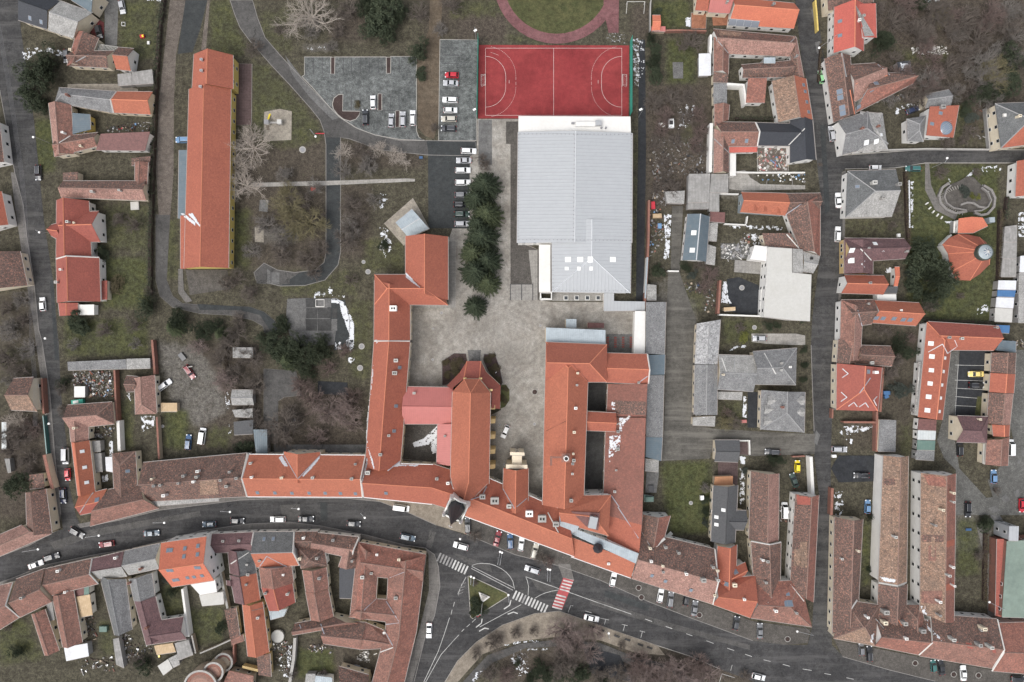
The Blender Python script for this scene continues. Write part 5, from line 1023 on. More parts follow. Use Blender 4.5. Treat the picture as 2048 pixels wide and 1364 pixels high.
def pavemat(name, c, c2, crack=0.0, streak=None, sc=0.4, var=0.6, speck=None, grid=None, rough=0.85, bs=0.03, dark=0.5, gk=.22):
    m, nt, b = newmat(name); P = pos(nt)
    n1 = noi(nt, P, sc, 6, 0.7); n2 = noi(nt, P, 3.5, 4, 0.85); n3 = noi(nt, P, 0.10, 5, 0.65)
    col = mix(nt, ramp(nt, n1, [(0.32, 0.0), (0.68, 1.0)]), c, c2)
    col = mix(nt, ramp(nt, n3, [(0.46, 0.0), (0.60, dark)]), col, tuple(x * .62 for x in c))
    col = mix(nt, ramp(nt, n2, [(0.35, 0.0), (0.65, var * .5)]), col, tuple(x * .5 for x in c))
    if speck: col = mix(nt, ramp(nt, noi(nt, P, 4.5, 2, 0.9), [(0.6, 0.0), (0.68, .75)]), col, speck)
    col = grain(nt, P, col, .7, 1 - gk, 1 + gk, 6, .13); col = grain(nt, P, col, 3.6, 1 - gk * .8, 1 + gk * .8, 3)
    if crack:
        vo = nt.nodes.new('ShaderNodeTexVoronoi'); vo.feature = 'DISTANCE_TO_EDGE'; vo.inputs['Scale'].default_value = 0.16
        w = nt.nodes.new('ShaderNodeMix'); w.data_type = 'VECTOR'; w.inputs[0].default_value = 0.12
        nn = nt.nodes.new('ShaderNodeTexNoise'); nn.inputs['Scale'].default_value = 0.6; nn.inputs['Detail'].default_value = 5; nt.links.new(P, nn.inputs['Vector'])
        ad = nt.nodes.new('ShaderNodeVectorMath'); ad.operation = 'MULTIPLY_ADD'; nt.links.new(nn.outputs['Color'], ad.inputs[0]); ad.inputs[1].default_value = (4, 4, 0); nt.links.new(P, ad.inputs[2])
        nt.links.new(ad.outputs[0], vo.inputs['Vector'])
        col = mix(nt, ramp(nt, vo.outputs['Distance'], [(0.0, crack), (0.012, 0.0)]), col, (.02, .02, .02))
    if grid:
        br = nt.nodes.new('ShaderNodeTexBrick'); nt.links.new(P, br.inputs['Vector']); br.inputs['Scale'].default_value = 1
        br.inputs['Brick Width'].default_value = grid; br.inputs['Row Height'].default_value = grid; br.inputs['Mortar Size'].default_value = .03; br.offset = 0
        br.inputs['Color1'].default_value = (0, 0, 0, 1); br.inputs['Color2'].default_value = (1, 1, 1, 1)
        col = mix(nt, math_(nt, 'MULTIPLY', br.outputs['Color'], .35), col, c2); col = mix(nt, math_(nt, 'MULTIPLY', br.outputs['Fac'], .5), col, tuple(x * .4 for x in c))
    if streak:
        mp = nt.nodes.new('ShaderNodeMapping'); mp.inputs['Rotation'].default_value = (0, 0, streak); mp.inputs['Scale'].default_value = (.04, .45, 1)
        g = nt.nodes.new('ShaderNodeNewGeometry'); nt.links.new(g.outputs['Position'], mp.inputs[0])
        col = mix(nt, ramp(nt, noi(nt, mp.outputs[0], 1, 4, 0.7), [(0.48, 0.0), (0.66, .5)]), col, tuple(min(1, x * 1.5) for x in c2))
    nt.links.new(col, b.inputs['Base Color']); b.inputs['Roughness'].default_value = rough; b.inputs['Specular IOR Level'].default_value = .25
    bump(nt, b, n2, bs, .5)
pavemat('asph', (.042, .042, .044), (.070, .068, .067), .8, streak=-.25, gk=.3)
pavemat('asphv', (.042, .042, .044), (.078, .076, .073), .7, streak=1.48, gk=.3)
pavemat('asphn', (.036, .040, .042), (.054, .058, .058), 0, dark=.25)
pavemat('asphw', (.072, .070, .068), (.115, .111, .106), .7)
pavemat('asphd', (.024, .026, .031), (.042, .045, .048), 0, dark=.3)
pavemat('pav', (.130, .123, .115), (.180, .170, .160), .3, grid=1.6)
pavemat('pavs', (.30, .285, .26), (.36, .345, .32), 0, grid=1.2)
pavemat('pavt', (.195, .168, .135), (.29, .252, .205), 0, speck=(.18, .15, .12), dark=.3)
pavemat('pavd', (.068, .063, .057), (.115, .106, .096), .3, speck=(.22, .20, .18))
pavemat('grv', (.225, .205, .180), (.375, .362, .332), 0, speck=(.17, .155, .14), sc=.22, dark=.45)
pavemat('grvp', (.105, .088, .076), (.165, .142, .122), 0, speck=(.27, .24, .21), gk=.3)
pavemat('park', (.080, .086, .085), (.165, .174, .17), 0, speck=(.27, .28, .27), sc=.6, gk=.42)
pavemat('dirtp', (.095, .072, .050), (.150, .122, .090), 0, speck=(.09, .065, .045), gk=.3)
pavemat('lane', (.080, .076, .068), (.135, .128, .114), 0, speck=(.13, .125, .11), streak=1.5)
pavemat('yard', (.085, .085, .080), (.150, .149, .140), 0, speck=(.28, .275, .26))
pavemat('deckm', (.085, .058, .058), (.12, .085, .082), 0, grid=.8, dark=.2)
pavemat('conc', (.115, .115, .114), (.175, .172, .166), .5, dark=.35)
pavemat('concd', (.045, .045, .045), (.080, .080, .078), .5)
pavemat('terra', (.28, .125, .075), (.34, .16, .10), 0)
pavemat('sand', (.24, .215, .18), (.33, .30, .25), 0, dark=.15)
pavemat('pgr', (.245, .235, .22), (.30, .29, .27), 0, grid=1.0, dark=.3)
pavemat('redc', (.225, .033, .036), (.285, .050, .050), 0, speck=(.22, .038, .042), dark=.45, sc=.09, gk=.12)
pavemat('track', (.16, .072, .075), (.21, .105, .108), 0, dark=.4)
pavemat('soilb', (.045, .030, .028), (.07, .048, .044), 0, speck=(.12, .10, .09))
pavemat('lawn', (.050, .058, .024), (.105, .100, .044), 0, dark=.4, gk=.3)
pavemat('darkred', (.10, .028, .03), (.14, .04, .04), 0)
plainmat('kerb', (.33, .315, .29), .9, .15, 2); plainmat('kerbd', (.20, .19, .18), .9, .2, 2)
plainmat('paint', (.50, .50, .485), .7, .15, 3, dirt=(.22, .22, .21)); plainmat('paintf', (.27, .265, .26), .8, .2, 3, dirt=(.12, .12, .12))
plainmat('paintr', (.36, .055, .06), .7, .15, 3, dirt=(.22, .06, .06)); plainmat('paintd', (.045, .045, .048), .8, .2, 3); plainmat('courtl', (.62, .58, .56), .7, .05, 3, dirt=(.5, .4, .38))
LV = [0.004]
def area(name, mat, c, t='P', z=None, kerb=None, closed=True, kz=0.10):
    if z is None: z = LV[0]; LV[0] += 0.003
    paved(z, pts(t, c))
    P2 = [W(p)[:2] for p in pts(t, c)]
    me_ = mesh(name, [(x, y, z) for x, y in P2], [tuple(range(len(P2)))], mat)
    if me_.polygons[0].normal.z < 0: me_.flip_normals()
    o = struct(name, me_)
    if kerb:
        mb = MB(); mb.sweep(P2 + ([P2[0]] if closed else []), .18, 0, kz, 0); struct('kerb', mb.me('kerb', kerb))
    return o
def kerbline(c, t='P', mat='kerb', w=.18, z=.12):
    mb = MB(); mb.sweep([W(p)[:2] for p in pts(t, c)], w, 0, z); struct('kerb', mb.me('kerb', mat))
# yards, parks and paths
area('path', 'grvp', (340,0, 372,0, 352,110, 348,200, 347,350, 340,440, 318,440, 312,340, 318,200))
area('road', 'asphn', (371,0, 415,0, 400,60, 385,104, 355,108))
area('driveway', 'conc', (209,0, 237,0, 234,92, 210,90)); area('patio', 'darkred', (176,62, 196,38, 208,45, 208,78, 196,76)); area('garden_strip', 'sand', (135,168, 234,168, 276,178, 276,184, 135,180)); area('path', 'grvp', (415,0, 420,0, 412,100, 402,100)); area('road', 'asphw', (460,0, 505,0, 515,35, 530,75, 560,110, 600,153, 660,215, 680,235, 710,255, 750,270, 800,281, 845,281, 950,283, 955,312, 855,310, 760,300, 700,278, 681,275, 681,330, 681,505, 676,530, 650,560, 610,571, 560,572, 512,560, 508,545, 528,526, 555,540, 590,545, 630,540, 648,525, 652,505, 652,290, 648,262, 640,240, 620,215, 580,170, 545,133, 500,82, 480,55, 470,30), kerb='kerbd', kz=.06)
area('road_patch', 'asphn', (652,275, 681,275, 681,505, 676,530, 650,560, 610,571, 560,572, 600,545, 630,540, 648,525, 652,505))
area('road_patch', 'conc', (570,110, 600,150, 640,195, 680,235, 665,240, 620,195, 585,150), z=.03)
area('parking_lot', 'park', (604,153, 609,150, 609,114, 663,114, 663,147, 669,147, 669,114, 772,114, 773,147, 781,147, 781,113, 833,113, 833,262, 838,275, 850,281, 800,279, 750,270, 715,257, 680,235, 660,215, 625,175), kerb='kerb')
area('parking_lot', 'park', (880,79, 957,80, 953,238, 953,281, 877,281), kerb='kerb')
area('parking_lot', 'asphn', (853,281, 953,281, 953,311, 940,315, 938,457, 857,456, 856,300))
area('path', 'dirtp', (834,115, 858,60, 860,0, 885,0, 880,80, 877,240, 868,278, 850,272, 836,255))
area('courtyard', 'grv', (905,457, 938,457, 940,312, 953,305, 955,238, 1038,238, 1036,480, 1078,500, 1078,600, 1105,604, 1208,604, 1208,622, 1268,622, 1266,706, 1213,706, 1212,690, 1092,686, 1085,1005, 1058,1000, 1000,960, 980,960, 982,830, 1002,820, 985,760, 905,775, 818,772, 824,612, 895,612, 897,480))
area('paving', 'pavd', (1021,265, 1036,265, 1034,484, 1078,500, 1078,600, 1021,600, 1021,400)); area('paving', 'conc', (957,240, 984,240, 984,330, 957,330)); area('paving', 'pavd', (1012,243, 1036,243, 1036,288, 1012,288))
area('paving', 'pgr', (896,483, 912,483, 912,616, 820,616, 820,610, 896,610)); area('paving', 'pgr', (820,616, 828,616, 815,770, 806,770))
area('paving', 'pgr', (1104,586, 1208,586, 1208,602, 1104,602))
area('flower_bed', 'soilb', (884,722, 908,706, 932,707, 935,722, 920,752, 893,770, 884,770), kerb='kerbd'); area('flower_bed', 'soilb', (968,708, 990,708, 1000,735, 1006,765, 1000,775, 975,740, 966,720), kerb='kerbd')
area('flower_bed', 'lawn', (1002,770, 1012,769, 1019,780, 1019,800, 1010,814, 1001,817)); area('flower_bed', 'conc', (935,700, 962,700, 960,722, 938,722))
area('courtyard_garden', 'pavd', (804,848, 875,848, 873,925, 801,918), kerb='kerb'); area('paving', 'pavd', (804,846, 822,846, 821,900, 802,900)); area('paving', 'pavd', (802,900, 872,908, 872,925, 801,918))
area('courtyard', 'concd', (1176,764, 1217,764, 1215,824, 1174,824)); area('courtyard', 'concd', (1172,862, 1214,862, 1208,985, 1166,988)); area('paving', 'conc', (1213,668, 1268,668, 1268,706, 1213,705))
area('path', 'asphd', (1290,80, 1278,80, 1276,300, 1273,480, 1272,602, 1287,602, 1290,430, 1292,300))
area('terrace', 'terra', (710,100, 830,105, 825,225, 710,225), t='30', kerb='kerbd'); area('terrace', 'terra', (870,105, 1005,105, 1000,198, 880,200), t='30')
area('patio', 'grvp', (1225,1140, 1465,1140, 1468,1335, 1228,1335), t='30', kerb='whcap'); area('concrete_pad', 'conc', (565,485, 647,485, 647,612, 570,612), t='30', z=.06)
area('path', 'pavs', (1000,20, 1130,0, 1170,60, 1250,110, 1598,120, 1598,150, 1180,160, 1100,160, 1005,150), t='31'); area('yard', 'pgr', (1050,700, 1280,722, 1276,815, 1044,795), t='31')
area('yard', 'asphd', (990,850, 1080,835, 1240,900, 1242,1120, 1130,1130, 1040,1110, 985,1000), t='31'); area('yard', 'yard', (940,570, 1170,580, 1165,690, 1040,700, 940,690), t='31')
area('garden_track', 'lane', (1344,412, 1366,412, 1360,540, 1341,545)); area('lane', 'lane', (1336,545, 1358,542, 1392,640, 1388,850, 1425,857, 1520,863, 1630,868, 1630,908, 1505,912, 1422,905, 1420,917, 1322,922, 1328,860, 1333,700, 1334,604), z=.05)
area('driveway', 'pavs', (1180,1275, 1525,1275, 1598,1290, 1598,1364, 1525,1364, 1300,1355, 1180,1340), t='31'); area('driveway', 'asphd', (1150,405, 1240,405, 1230,682, 1148,682), t='32')
area('paving', 'deckm', (1090,795, 1162,795, 1162,895, 1088,890), t='32'); area('paving', 'deckm', (920,950, 1076,955, 1070,1130, 920,1110), t='32')
area('paving', 'conc', (362,1028, 460,1030, 440,1190, 352,1190), t='32')
area('yard', 'asphd', (300,900, 600,900, 590,1100, 300,1110, 240,1000), t='42'); area('yard', 'yard', (1160,100, 1240,80, 1215,600, 1180,620, 1240,1000, 1450,1230, 1600,1210, 1700,1150, 1760,1364, 1210,1364, 1212,1010, 1120,920, 1065,780, 1110,620), t='42')
area('yard', 'yard', (1990,700, 2048,700, 2048,1010, 1990,1010, 1975,960, 2030,900))
area('parking_lot', 'asphd', (1245,75, 1480,90, 1450,600, 1200,590), t='42'); area('path', 'pavs', (1480,92, 1492,92, 1456,600, 1444,600), t='42'); area('lawn', 'lawn', (1380,440, 1445,440, 1440,590, 1360,585), t='42')
area('path', 'pav', (1952,1050, 1962,1050, 1990,1150, 1990,1240, 1975,1240, 1972,1130))
area('terrace_paving', 'deckm', (474,128, 504,128, 503,250, 472,250), kerb='kerb'); area('sandpit', 'sand', (529,224, 560,218, 584,223, 583,280, 527,283)); area('path', 'pavs', (505,366, 652,362, 812,357, 830,358, 830,363, 652,371, 505,374))
area('playground_slab', 'conc', (520,400, 537,400, 535,424, 518,422), z=.08); area('gravel_area', 'sand', (510,455, 528,455, 528,485, 510,484))
area('yard', 'pavd', (372,540, 455,540, 462,578, 380,590)); area('path', 'pav', (357,538, 366,538, 368,580, 385,602, 372,606, 357,585))
area('gravel_area', 'sand', (768,447, 826,396, 840,420, 860,458, 815,480, 808,492))
area('road', 'asphw', (312,430, 340,430, 333,560, 345,592, 365,607, 430,612, 500,614, 528,624, 550,642, 557,668, 530,668, 526,652, 505,640, 460,630, 400,627, 345,614, 320,592, 312,560), kerb='kerbd', kz=.05); area('road_patch', 'asphn', (395,608, 500,614, 528,624, 550,642, 557,668, 545,668, 520,630, 480,620, 400,620))
area('court', 'conc', (575,598, 614,596, 680,600, 690,610, 676,688, 640,694, 585,690, 572,640)); area('court_patch', 'asphn', (655,600, 690,600, 700,640, 696,700, 668,700, 672,660, 655,625))
area('path', 'asphw', (528,738, 534,738, 592,742, 600,776, 605,790, 568,794, 556,802, 555,900, 530,860, 528,830), kerb='kerbd', kz=.05); area('paving', 'asphd', (636,762, 695,765, 697,792, 636,787)); area('paving', 'conc', (548,889, 732,889, 731,912, 548,905))
area('path', 'asphw', (925,1364, 975,1310, 1040,1287, 1120,1278, 1200,1285, 1260,1310, 1340,1330, 1400,1364, 1380,1364, 1330,1345, 1262,1330, 1200,1300, 1120,1292, 1050,1296, 985,1325, 945,1364))
area('park_ground', 'pavt', (890,1364, 915,1322, 954,1283, 1005,1250, 1069,1227, 1118,1222, 1133,1227, 1315,1291, 1330,1310, 1270,1305, 1200,1280, 1120,1272, 1030,1283, 965,1308, 915,1364))
area('pond_path', 'asphd', (1165,1290, 1240,1310, 1265,1364, 1180,1345))
area('track', 'track', [v for i in range(41) for v in (1113 + 126 * math.cos(2 * PI * i / 40), -38 + 126 * math.sin(2 * PI * i / 40))][:-2])
area('infield', 'lawn', oval(1113, -38, 106, 106, 40)); area('track', 'track', (1207,-40, 1238,-40, 1237,66, 1217,66, 1207,20))
# roads
area('road', 'asphv', (-20,40, 0,180, 22,300, 30,345, 47,410, 56,485, 68,560, 78,660, 85,685, 100,785, 110,910, 122,1028, 128,1075, 165,1060, 152,1030, 138,970, 133,885, 122,785, 118,690, 114,650, 108,570, 100,520, 88,440, 78,340, 68,240, 55,150, 42,60, 35,-30, -20,-30), z=.040)
area('street', 'asphv', (1588,-20, 1603,120, 1613,160, 1626,240, 1633,320, 1641,390, 1640,510, 1624,640, 1622,690, 1625,785, 1628,910, 1638,990, 1633,1100, 1624,1255, 1612,1300, 1690,1316, 1664,1290, 1660,1200, 1660,1100, 1661,1000, 1662,900, 1665,800, 1668,700, 1676,600, 1683,530, 1685,430, 1683,345, 1690,338, 1790,336, 1850,326, 2070,326, 2070,300, 1850,299, 1682,311, 1672,240, 1660,180, 1650,130, 1640,60, 1632,-20), z=.040)
area('road', 'asph', (-20,1122, 0,1113, 60,1090, 115,1060, 160,1055, 240,1040, 320,1020, 400,1010, 480,1000, 580,996, 700,997, 760,1003, 810,1022, 872,1050, 950,1076, 1030,1109, 1120,1132, 1200,1160, 1297,1203, 1380,1235, 1505,1281, 1575,1290, 1620,1290, 1685,1313, 1780,1340, 1870,1362, 1960,1390, 1700,1420, 1520,1368, 1440,1338, 1380,1312, 1315,1291, 1200,1251, 1133,1227, 1118,1222, 1069,1227, 1005,1250, 954,1283, 915,1322, 880,1380, 820,1380, 850,1275, 869,1232, 880,1173, 877,1134, 869,1109, 851,1096, 810,1090, 733,1070, 644,1052, 580,1044, 490,1048, 400,1062, 350,1075, 257,1098, 180,1111, 90,1130, 33,1153, -20,1172), z=.046)
# pavements: raised slabs with a kerb
def pavement(c, mat='pav', t='P', z=.12, name='pavement'):
    paved(z, pts(t, c))
    P2 = [tuple(W(p)[:2]) for p in pts(t, c)]; mb = MB(); mb.prism(P2, 0, z); struct(name, mb.me(name, mat))
pavement((-20,1122, 0,1113, 60,1090, 115,1060, 108,1040, 0,1090, -20,1095)); pavement((155,1048, 240,1032, 320,1012, 400,1001, 480,994, 580,990, 700,991, 727,991, 760,1003, 700,997, 580,996, 480,1000, 400,1010, 320,1020, 240,1040, 160,1055))
pavement((725,990, 820,1002, 900,1010, 900,1045, 935,1042, 932,1068, 872,1050, 810,1022, 760,1003), 'pavt'); pavement((932,1068, 936,1038, 1050,1072, 1150,1118, 1262,1158, 1345,1185, 1428,1213, 1504,1242, 1620,1258, 1615,1285, 1575,1290, 1505,1281, 1380,1235, 1297,1203, 1200,1160, 1120,1132, 1030,1109, 950,1076), 'pavd')
pavement((1668,1279, 1750,1296, 1840,1314, 1985,1340, 2060,1350, 2060,1400, 1960,1390, 1870,1362, 1780,1340, 1685,1313), 'pavd')
pavement((-20,1172, 33,1153, 90,1130, 180,1111, 257,1098, 350,1075, 400,1062, 490,1048, 580,1044, 644,1052, 733,1070, 810,1090, 850,1108, 735,1095, 640,1066, 500,1062, 322,1088, 180,1125, 90,1150, -20,1190), 'pav')
pavement((851,1096, 869,1109, 877,1134, 880,1173, 869,1232, 850,1275, 820,1380, 798,1380, 838,1262, 858,1180, 857,1110), 'pav')
pavement((22,345, 30,345, 47,410, 56,485, 68,560, 78,660, 85,685, 100,785, 110,910, 122,1028, 118,1060, 112,1040, 98,910, 86,785, 72,685, 66,640, 52,560, 30,410)); pavement((1659,1100, 1664,1100, 1667,1276, 1656,1262)); pavement((1683,345, 1692,340, 1690,436, 1689,530, 1680,610, 1674,730, 1672,820, 1663,820, 1665,800, 1668,700, 1676,600, 1683,530, 1685,430))
pavement((1116,1127, 1140,1128, 1148,1160, 1125,1155), 'pav', z=.125)
kerbline((1690,338, 1790,336, 1850,326, 2070,326)); kerbline((1682,311, 1850,299, 2070,300)); kerbline((1118,1222, 1133,1227, 1200,1251, 1315,1291, 1380,1312, 1440,1338)); kerbline((880,1380, 915,1322, 954,1283, 1005,1250, 1069,1227, 1118,1222))
for c in ((932,1068, 1030,1109, 1120,1132, 1200,1160, 1297,1203, 1380,1235, 1505,1281), (0,1113, 60,1090, 115,1060), (160,1055, 240,1040, 320,1020, 400,1010, 480,1000, 580,996, 700,997, 760,1003, 810,1022, 872,1050), (-20,1172, 33,1153, 90,1130, 180,1111, 257,1098, 350,1075, 400,1062, 490,1048, 580,1044, 644,1052, 733,1070, 810,1090, 851,1096, 869,1109, 877,1134, 880,1173, 869,1232, 850,1275, 828,1364), (0,180, 22,300, 30,345, 47,410, 56,485, 68,560, 78,660, 85,685, 100,785, 110,910, 122,1028), (1685,1313, 1780,1340, 1870,1362), (1613,160, 1626,240, 1633,320), (1622,690, 1625,785, 1628,862)):
    kerbline(c, mat='kerbd', z=.13)
# repairs in the asphalt
for c in ((100,1085, 180,1060, 320,1035, 400,1022, 402,1032, 320,1047, 180,1075, 110,1100), (560,1010, 600,1008, 602,1040, 566,1040), (860,1060, 872,1064, 862,1098, 852,1094), (905,1105, 980,1130, 985,1145, 935,1128), (1060,1155, 1110,1172, 1120,1190, 1075,1180), (1180,1195, 1320,1240, 1500,1290, 1500,1300, 1320,1252, 1180,1208)):
    area('road_patch', 'asphw', c, z=.051)
for c in ((640,1004, 655,1004, 655,1040, 642,1040), (1210,1180, 1300,1210, 1295,1222, 1208,1192), (1640,250, 1650,250, 1660,420, 1650,430), (100,560, 106,560, 118,720, 110,720)):
    area('road_patch', 'asphn', c, z=.052)
for c in ((1622,20, 1634,15, 1636,40, 1628,45), (1630,85, 1640,82, 1642,105, 1634,108), (1632,860, 1640,870, 1634,890, 1628,885)): area('road_patch', 'conc', c, z=.052)
# concrete pads set in the gravel at the right
def slabs(name, cells, t, z, mat, root_look, cat, h=.07):
    c0 = cells[0]; p0 = W(px(t, c0[0], c0[1])); root = thing(name, root_look, cat, Vector((p0.x, p0.y, 0)))
    for c in cells:
        mb = MB(); P2 = [tuple(W(p)[:2]) for p in pts(t, c)]; cx0 = sum(p[0] for p in P2) / len(P2); cy0 = sum(p[1] for p in P2) / len(P2)
        P2 = [(cx0 + (x - cx0) * .97, cy0 + (y - cy0) * .97) for x, y in P2]
        mb.prism(P2, 0, zat(px(t, c[0] + 3, c[1] + 3)) + h * rnd.uniform(.7, 1.1)); part('slab', mb.me('slab', mat if isinstance(mat, str) else rnd.choice(mat), off=root.location), root)
xs = [690, 738, 828, 920, 1030, 1075]; ys = [1000, 1075, 1160, 1258]
cells = [(xs[i] + rnd.uniform(-6, 6), ys[j], xs[i + 1] - 4, ys[j], xs[i + 1] - 4, ys[j + 1] - 4, xs[i], ys[j + 1] - 4) for i in range(5) for j in range(3)]
slabs('slab_court', cells, '11', .05, ['conc', 'conc', 'concd'], 'old concrete court of large cracked slabs', 'court')
cells = [(435, 820, 520, 800, 520, 890, 440, 885), (523, 768, 552, 790, 552, 890, 523, 890), (555, 792, 622, 800, 620, 890, 555, 890), (626, 800, 700, 800, 700, 890, 626, 890)]
slabs('path_slabs', cells, '11', .04, ['conc', 'asphw'], 'large concrete slabs ending the curved path', 'path slabs')
slabs('stone_slabs', [(1460,1310,1520,1290,1560,1330,1500,1350), (1560,1230,1600,1200,1640,1240,1600,1270), (1660,1180,1700,1160,1720,1210,1680,1230), (1720,870,1750,860,1760,900,1730,910), (1740,800,1760,780,1780,810,1755,830), (1690,940,1710,930,1715,960,1695,965), (1480,1364,1540,1340,1580,1400,1500,1410)], '42', .03, 'conc', 'broken pale slabs scattered in the yard', 'slabs')
plainmat('redsl', (.22, .06, .05), .8, .2, 3)
slabs('checker_paving', [(50 + i * 60 + (j % 2) * 0, 1300 + j * 18, 70 + i * 60, 1300 + j * 18, 70 + i * 60, 1312 + j * 18, 50 + i * 60, 1312 + j * 18) for i in range(4) for j in range(5)], '31', .035, 'redsl', 'red squares let into the courtyard paving', 'paving')
area('concrete_area', 'pgr', (1057,500, 1075,500, 1075,600, 1021,600, 1021,568, 1064,568), z=.07)
# stall borders and islands in the parking lots
def stall(lines, t, look, w=.16, mat='paintd', z=None, name='bay_markings'):
    c = lines[0]; z = z or zat(px(t, c[0] + 2, c[1] + 2)) + .008; p0 = W(px(t, c[0], c[1])); root = thing(name, look, 'markings', Vector((p0.x, p0.y, 0)), at=px(t, c[0], c[1])); root['kind'] = 'structure'; del root['category']
    for l in lines:
        mb = MB(); mb.sweep([W(p)[:2] for p in pts(t, l)], w, z - .008, z); part('line', mb.me('line', mat, off=root.location), root)
ALLSAVE = len(ALL)
stall([(x, 448, x, 572) for x in (884, 953, 1117, 1181, 1250, 1319, 1388, 1553)] + [(x, 735, x, 862) for x in (1179, 1248, 1482, 1551)] + [(x, 866, x, 990) for x in (1248, 1316, 1387)] + [(1115, 866, 1600, 862)], '10', 'x')
stall([(330, y, 460, y) for y in (373, 430, 494, 560, 625, 690, 820, 890, 950)], '20', 'x'); stall([(240, 195, 490, 200), (240, 312, 487, 320), (245, 375, 480, 388), (240, 440, 475, 458), (238, 510, 475, 522), (265, 190, 240, 590)], '52', 'x', mat='paint', w=.12)
stall([(860, 890, 1035, 890), (860, 890, 860, 1015), (948, 890, 948, 1015), (1035, 890, 1035, 1015)], '21', 'x', w=.2, z=.16)
def island(c, t, fill, look):
    P2 = [W(p)[:2] for p in pts(t, c)]; mb = MB(); mb.sweep(P2 + [P2[0]], .2, 0, .16); b = sum((Vector((p[0], p[1], 0)) for p in P2), Vector()) / len(P2)
    o = thing('planting_island', look, 'island', b, mb.me('planting_island', 'kerb', off=b), group='kerbed planting islands'); mb = MB(); mb.prism([tuple(p) for p in P2], 0, .115); part('soil', mb.me('soil', fill, off=b), o)
for i, c in enumerate([(1020,447, 1052,447, 1050,577, 1020,577), (1452,447, 1488,447, 1486,572, 1454,572), (1388,732, 1418,732, 1418,860, 1386,860), (1525,864, 1555,864, 1553,992, 1523,992)]):
    island(c, '10', 'soilb', 'narrow kerbed soil strip')
island([1115,735, 1080,738, 1045,765, 1032,810, 1040,850, 1075,895, 1120,930, 1170,945, 1215,930, 1240,900, 1248,868, 1112,866], '10', 'soilb', 'rounded kerbed bed of dark red shrubs')

# painted markings
def paintset(name, look, lines, mat='paint', w=.14, z=.056, cat='road marking'):
    c = lines[0]; p0 = W(px(*c[:3])); root = thing(name, look, cat, Vector((p0.x, p0.y, 0)), at=px(*c[:3]))
    for l in lines:
        mb = MB(); mb.sweep([W(p)[:2] for p in pts(l[0], l[1:])], w, z - .006, z); part('line', mb.me('line', mat, off=root.location), root)
paintset('junction_lines', 'white guide lines painted round the three-way junction', [('23',560,455, 600,442, 640,438, 700,443, 740,455, 790,480, 830,510, 860,545, 880,580, 893,640), ('23',560,463, 885,628), ('23',556,478, 880,648), ('23',980,543, 1598,765), ('33',0,750, 245,835), ('23',980,543, 993,575, 1002,620, 998,690), ('23',1050,712, 1085,690, 1130,670, 1180,656, 1240,645), ('23',945,760, 620,935),
    ('23',515,545, 475,620, 450,680), ('23',425,740, 416,775), ('23',406,800, 398,838), ('23',386,862, 345,990, 300,1120, 185,1364), ('23',460,995, 400,1060, 320,1150, 200,1364), ('23',545,912, 520,935), ('23',500,950, 480,970), ('23',590,872, 562,898)])
paintset('lane_arrows', 'white turning arrows painted on the side road', [('23',865,725, 855,765, 810,795), ('23',640,870, 635,905, 592,938), ('23',840,835, 885,818, 918,830), ('23',617,968, 660,943, 692,950)], w=.3)
paintset('hatching', 'thin white hatching left of the grass triangle', [('23',515,590, 480,598), ('23',505,620, 468,630), ('23',495,642, 462,655), ('23',490,665, 455,680), ('23',480,600, 455,690)], w=.12, mat='paintf')
paintset('centre_dashes', 'white dashed line along the main road', [('33',352,873, 405,892), ('33',512,930, 563,948), ('33',672,987, 720,1004), ('33',830,1042, 885,1063), ('33',992,1100, 1045,1118), ('33',1130,1147, 1183,1165), ('33',1275,1190, 1328,1203), ('33',1425,1226, 1480,1241), ('43',20,1262, 90,1273), ('43',190,1297, 240,1306), ('43',362,1330, 418,1342)])
paintset('bay_corners', 'white T-shaped bay corners along the park side', [('33',0,865, 70,880), ('33',45,872, 35,915), ('33',170,913, 215,925), ('33',193,920, 180,965), ('33',310,965, 350,975), ('33',330,970, 318,1018), ('23',1310,820, 1330,768, 1350,770), ('23',1445,810, 1495,825), ('33',1030,1230, 1018,1275), ('33',950,1300, 930,1364), ('33',950,1300, 1050,1330)], w=.12)
def zebra(name, look, cs, v, w, mat, extra=None, z=.056):
    p0 = W(cs[0]); root = thing(name, look, 'crossing', Vector((p0.x, p0.y, 0)), at=cs[len(cs) // 2])
    if extra:
        mb = MB(); mb.prism([tuple(W(p)[:2]) for p in extra], .046, z); part('red_ground', mb.me('red_ground', 'paintr', off=root.location), root); z += .006
    for i, c in enumerate(cs):
        mb = MB(); mb.sweep([W((c[0] - v[0] / 2, c[1] - v[1] / 2))[:2], W((c[0] + v[0] / 2, c[1] + v[1] / 2))[:2]], w, z - .006, z); part('stripe', mb.me('stripe', mat[i] if isinstance(mat, list) else mat, off=root.location), root)
zebra('zebra_crossing', 'white striped crossing at the narrow end of the side road', [(878 + i * 6.0, 1114 + i * 2.9) for i in range(10)], (-7.5, 16.5), .5, ['paintf'] * 5 + ['paint'] * 5)
zebra('zebra_crossing', 'long white striped crossing over the diagonal road', [(1029.5 + i * 6.2, 1189.3 + i * 2.85) for i in range(11)], (-7.5, 16.0), .5, ['paint'] * 3 + ['paintf'] + ['paint'] * 7)
zebra('red_crossing', 'red-and-white striped crossing over the main road', [px('23', *c) for c in ((1318,557), (1310,580), (1300,604), (1291,627), (1283,649), (1256,693), (1248,717), (1240,741), (1231,765), (1224,787))], (19, 5), .42, 'paint', extra=[px('23', *c) for c in ((1275,545), (1357,562), (1262,802), (1184,777))])
area('worn_strip', 'asphw', (1115,1131, 1135,1140, 1148,1158, 1127,1154), z=.055)
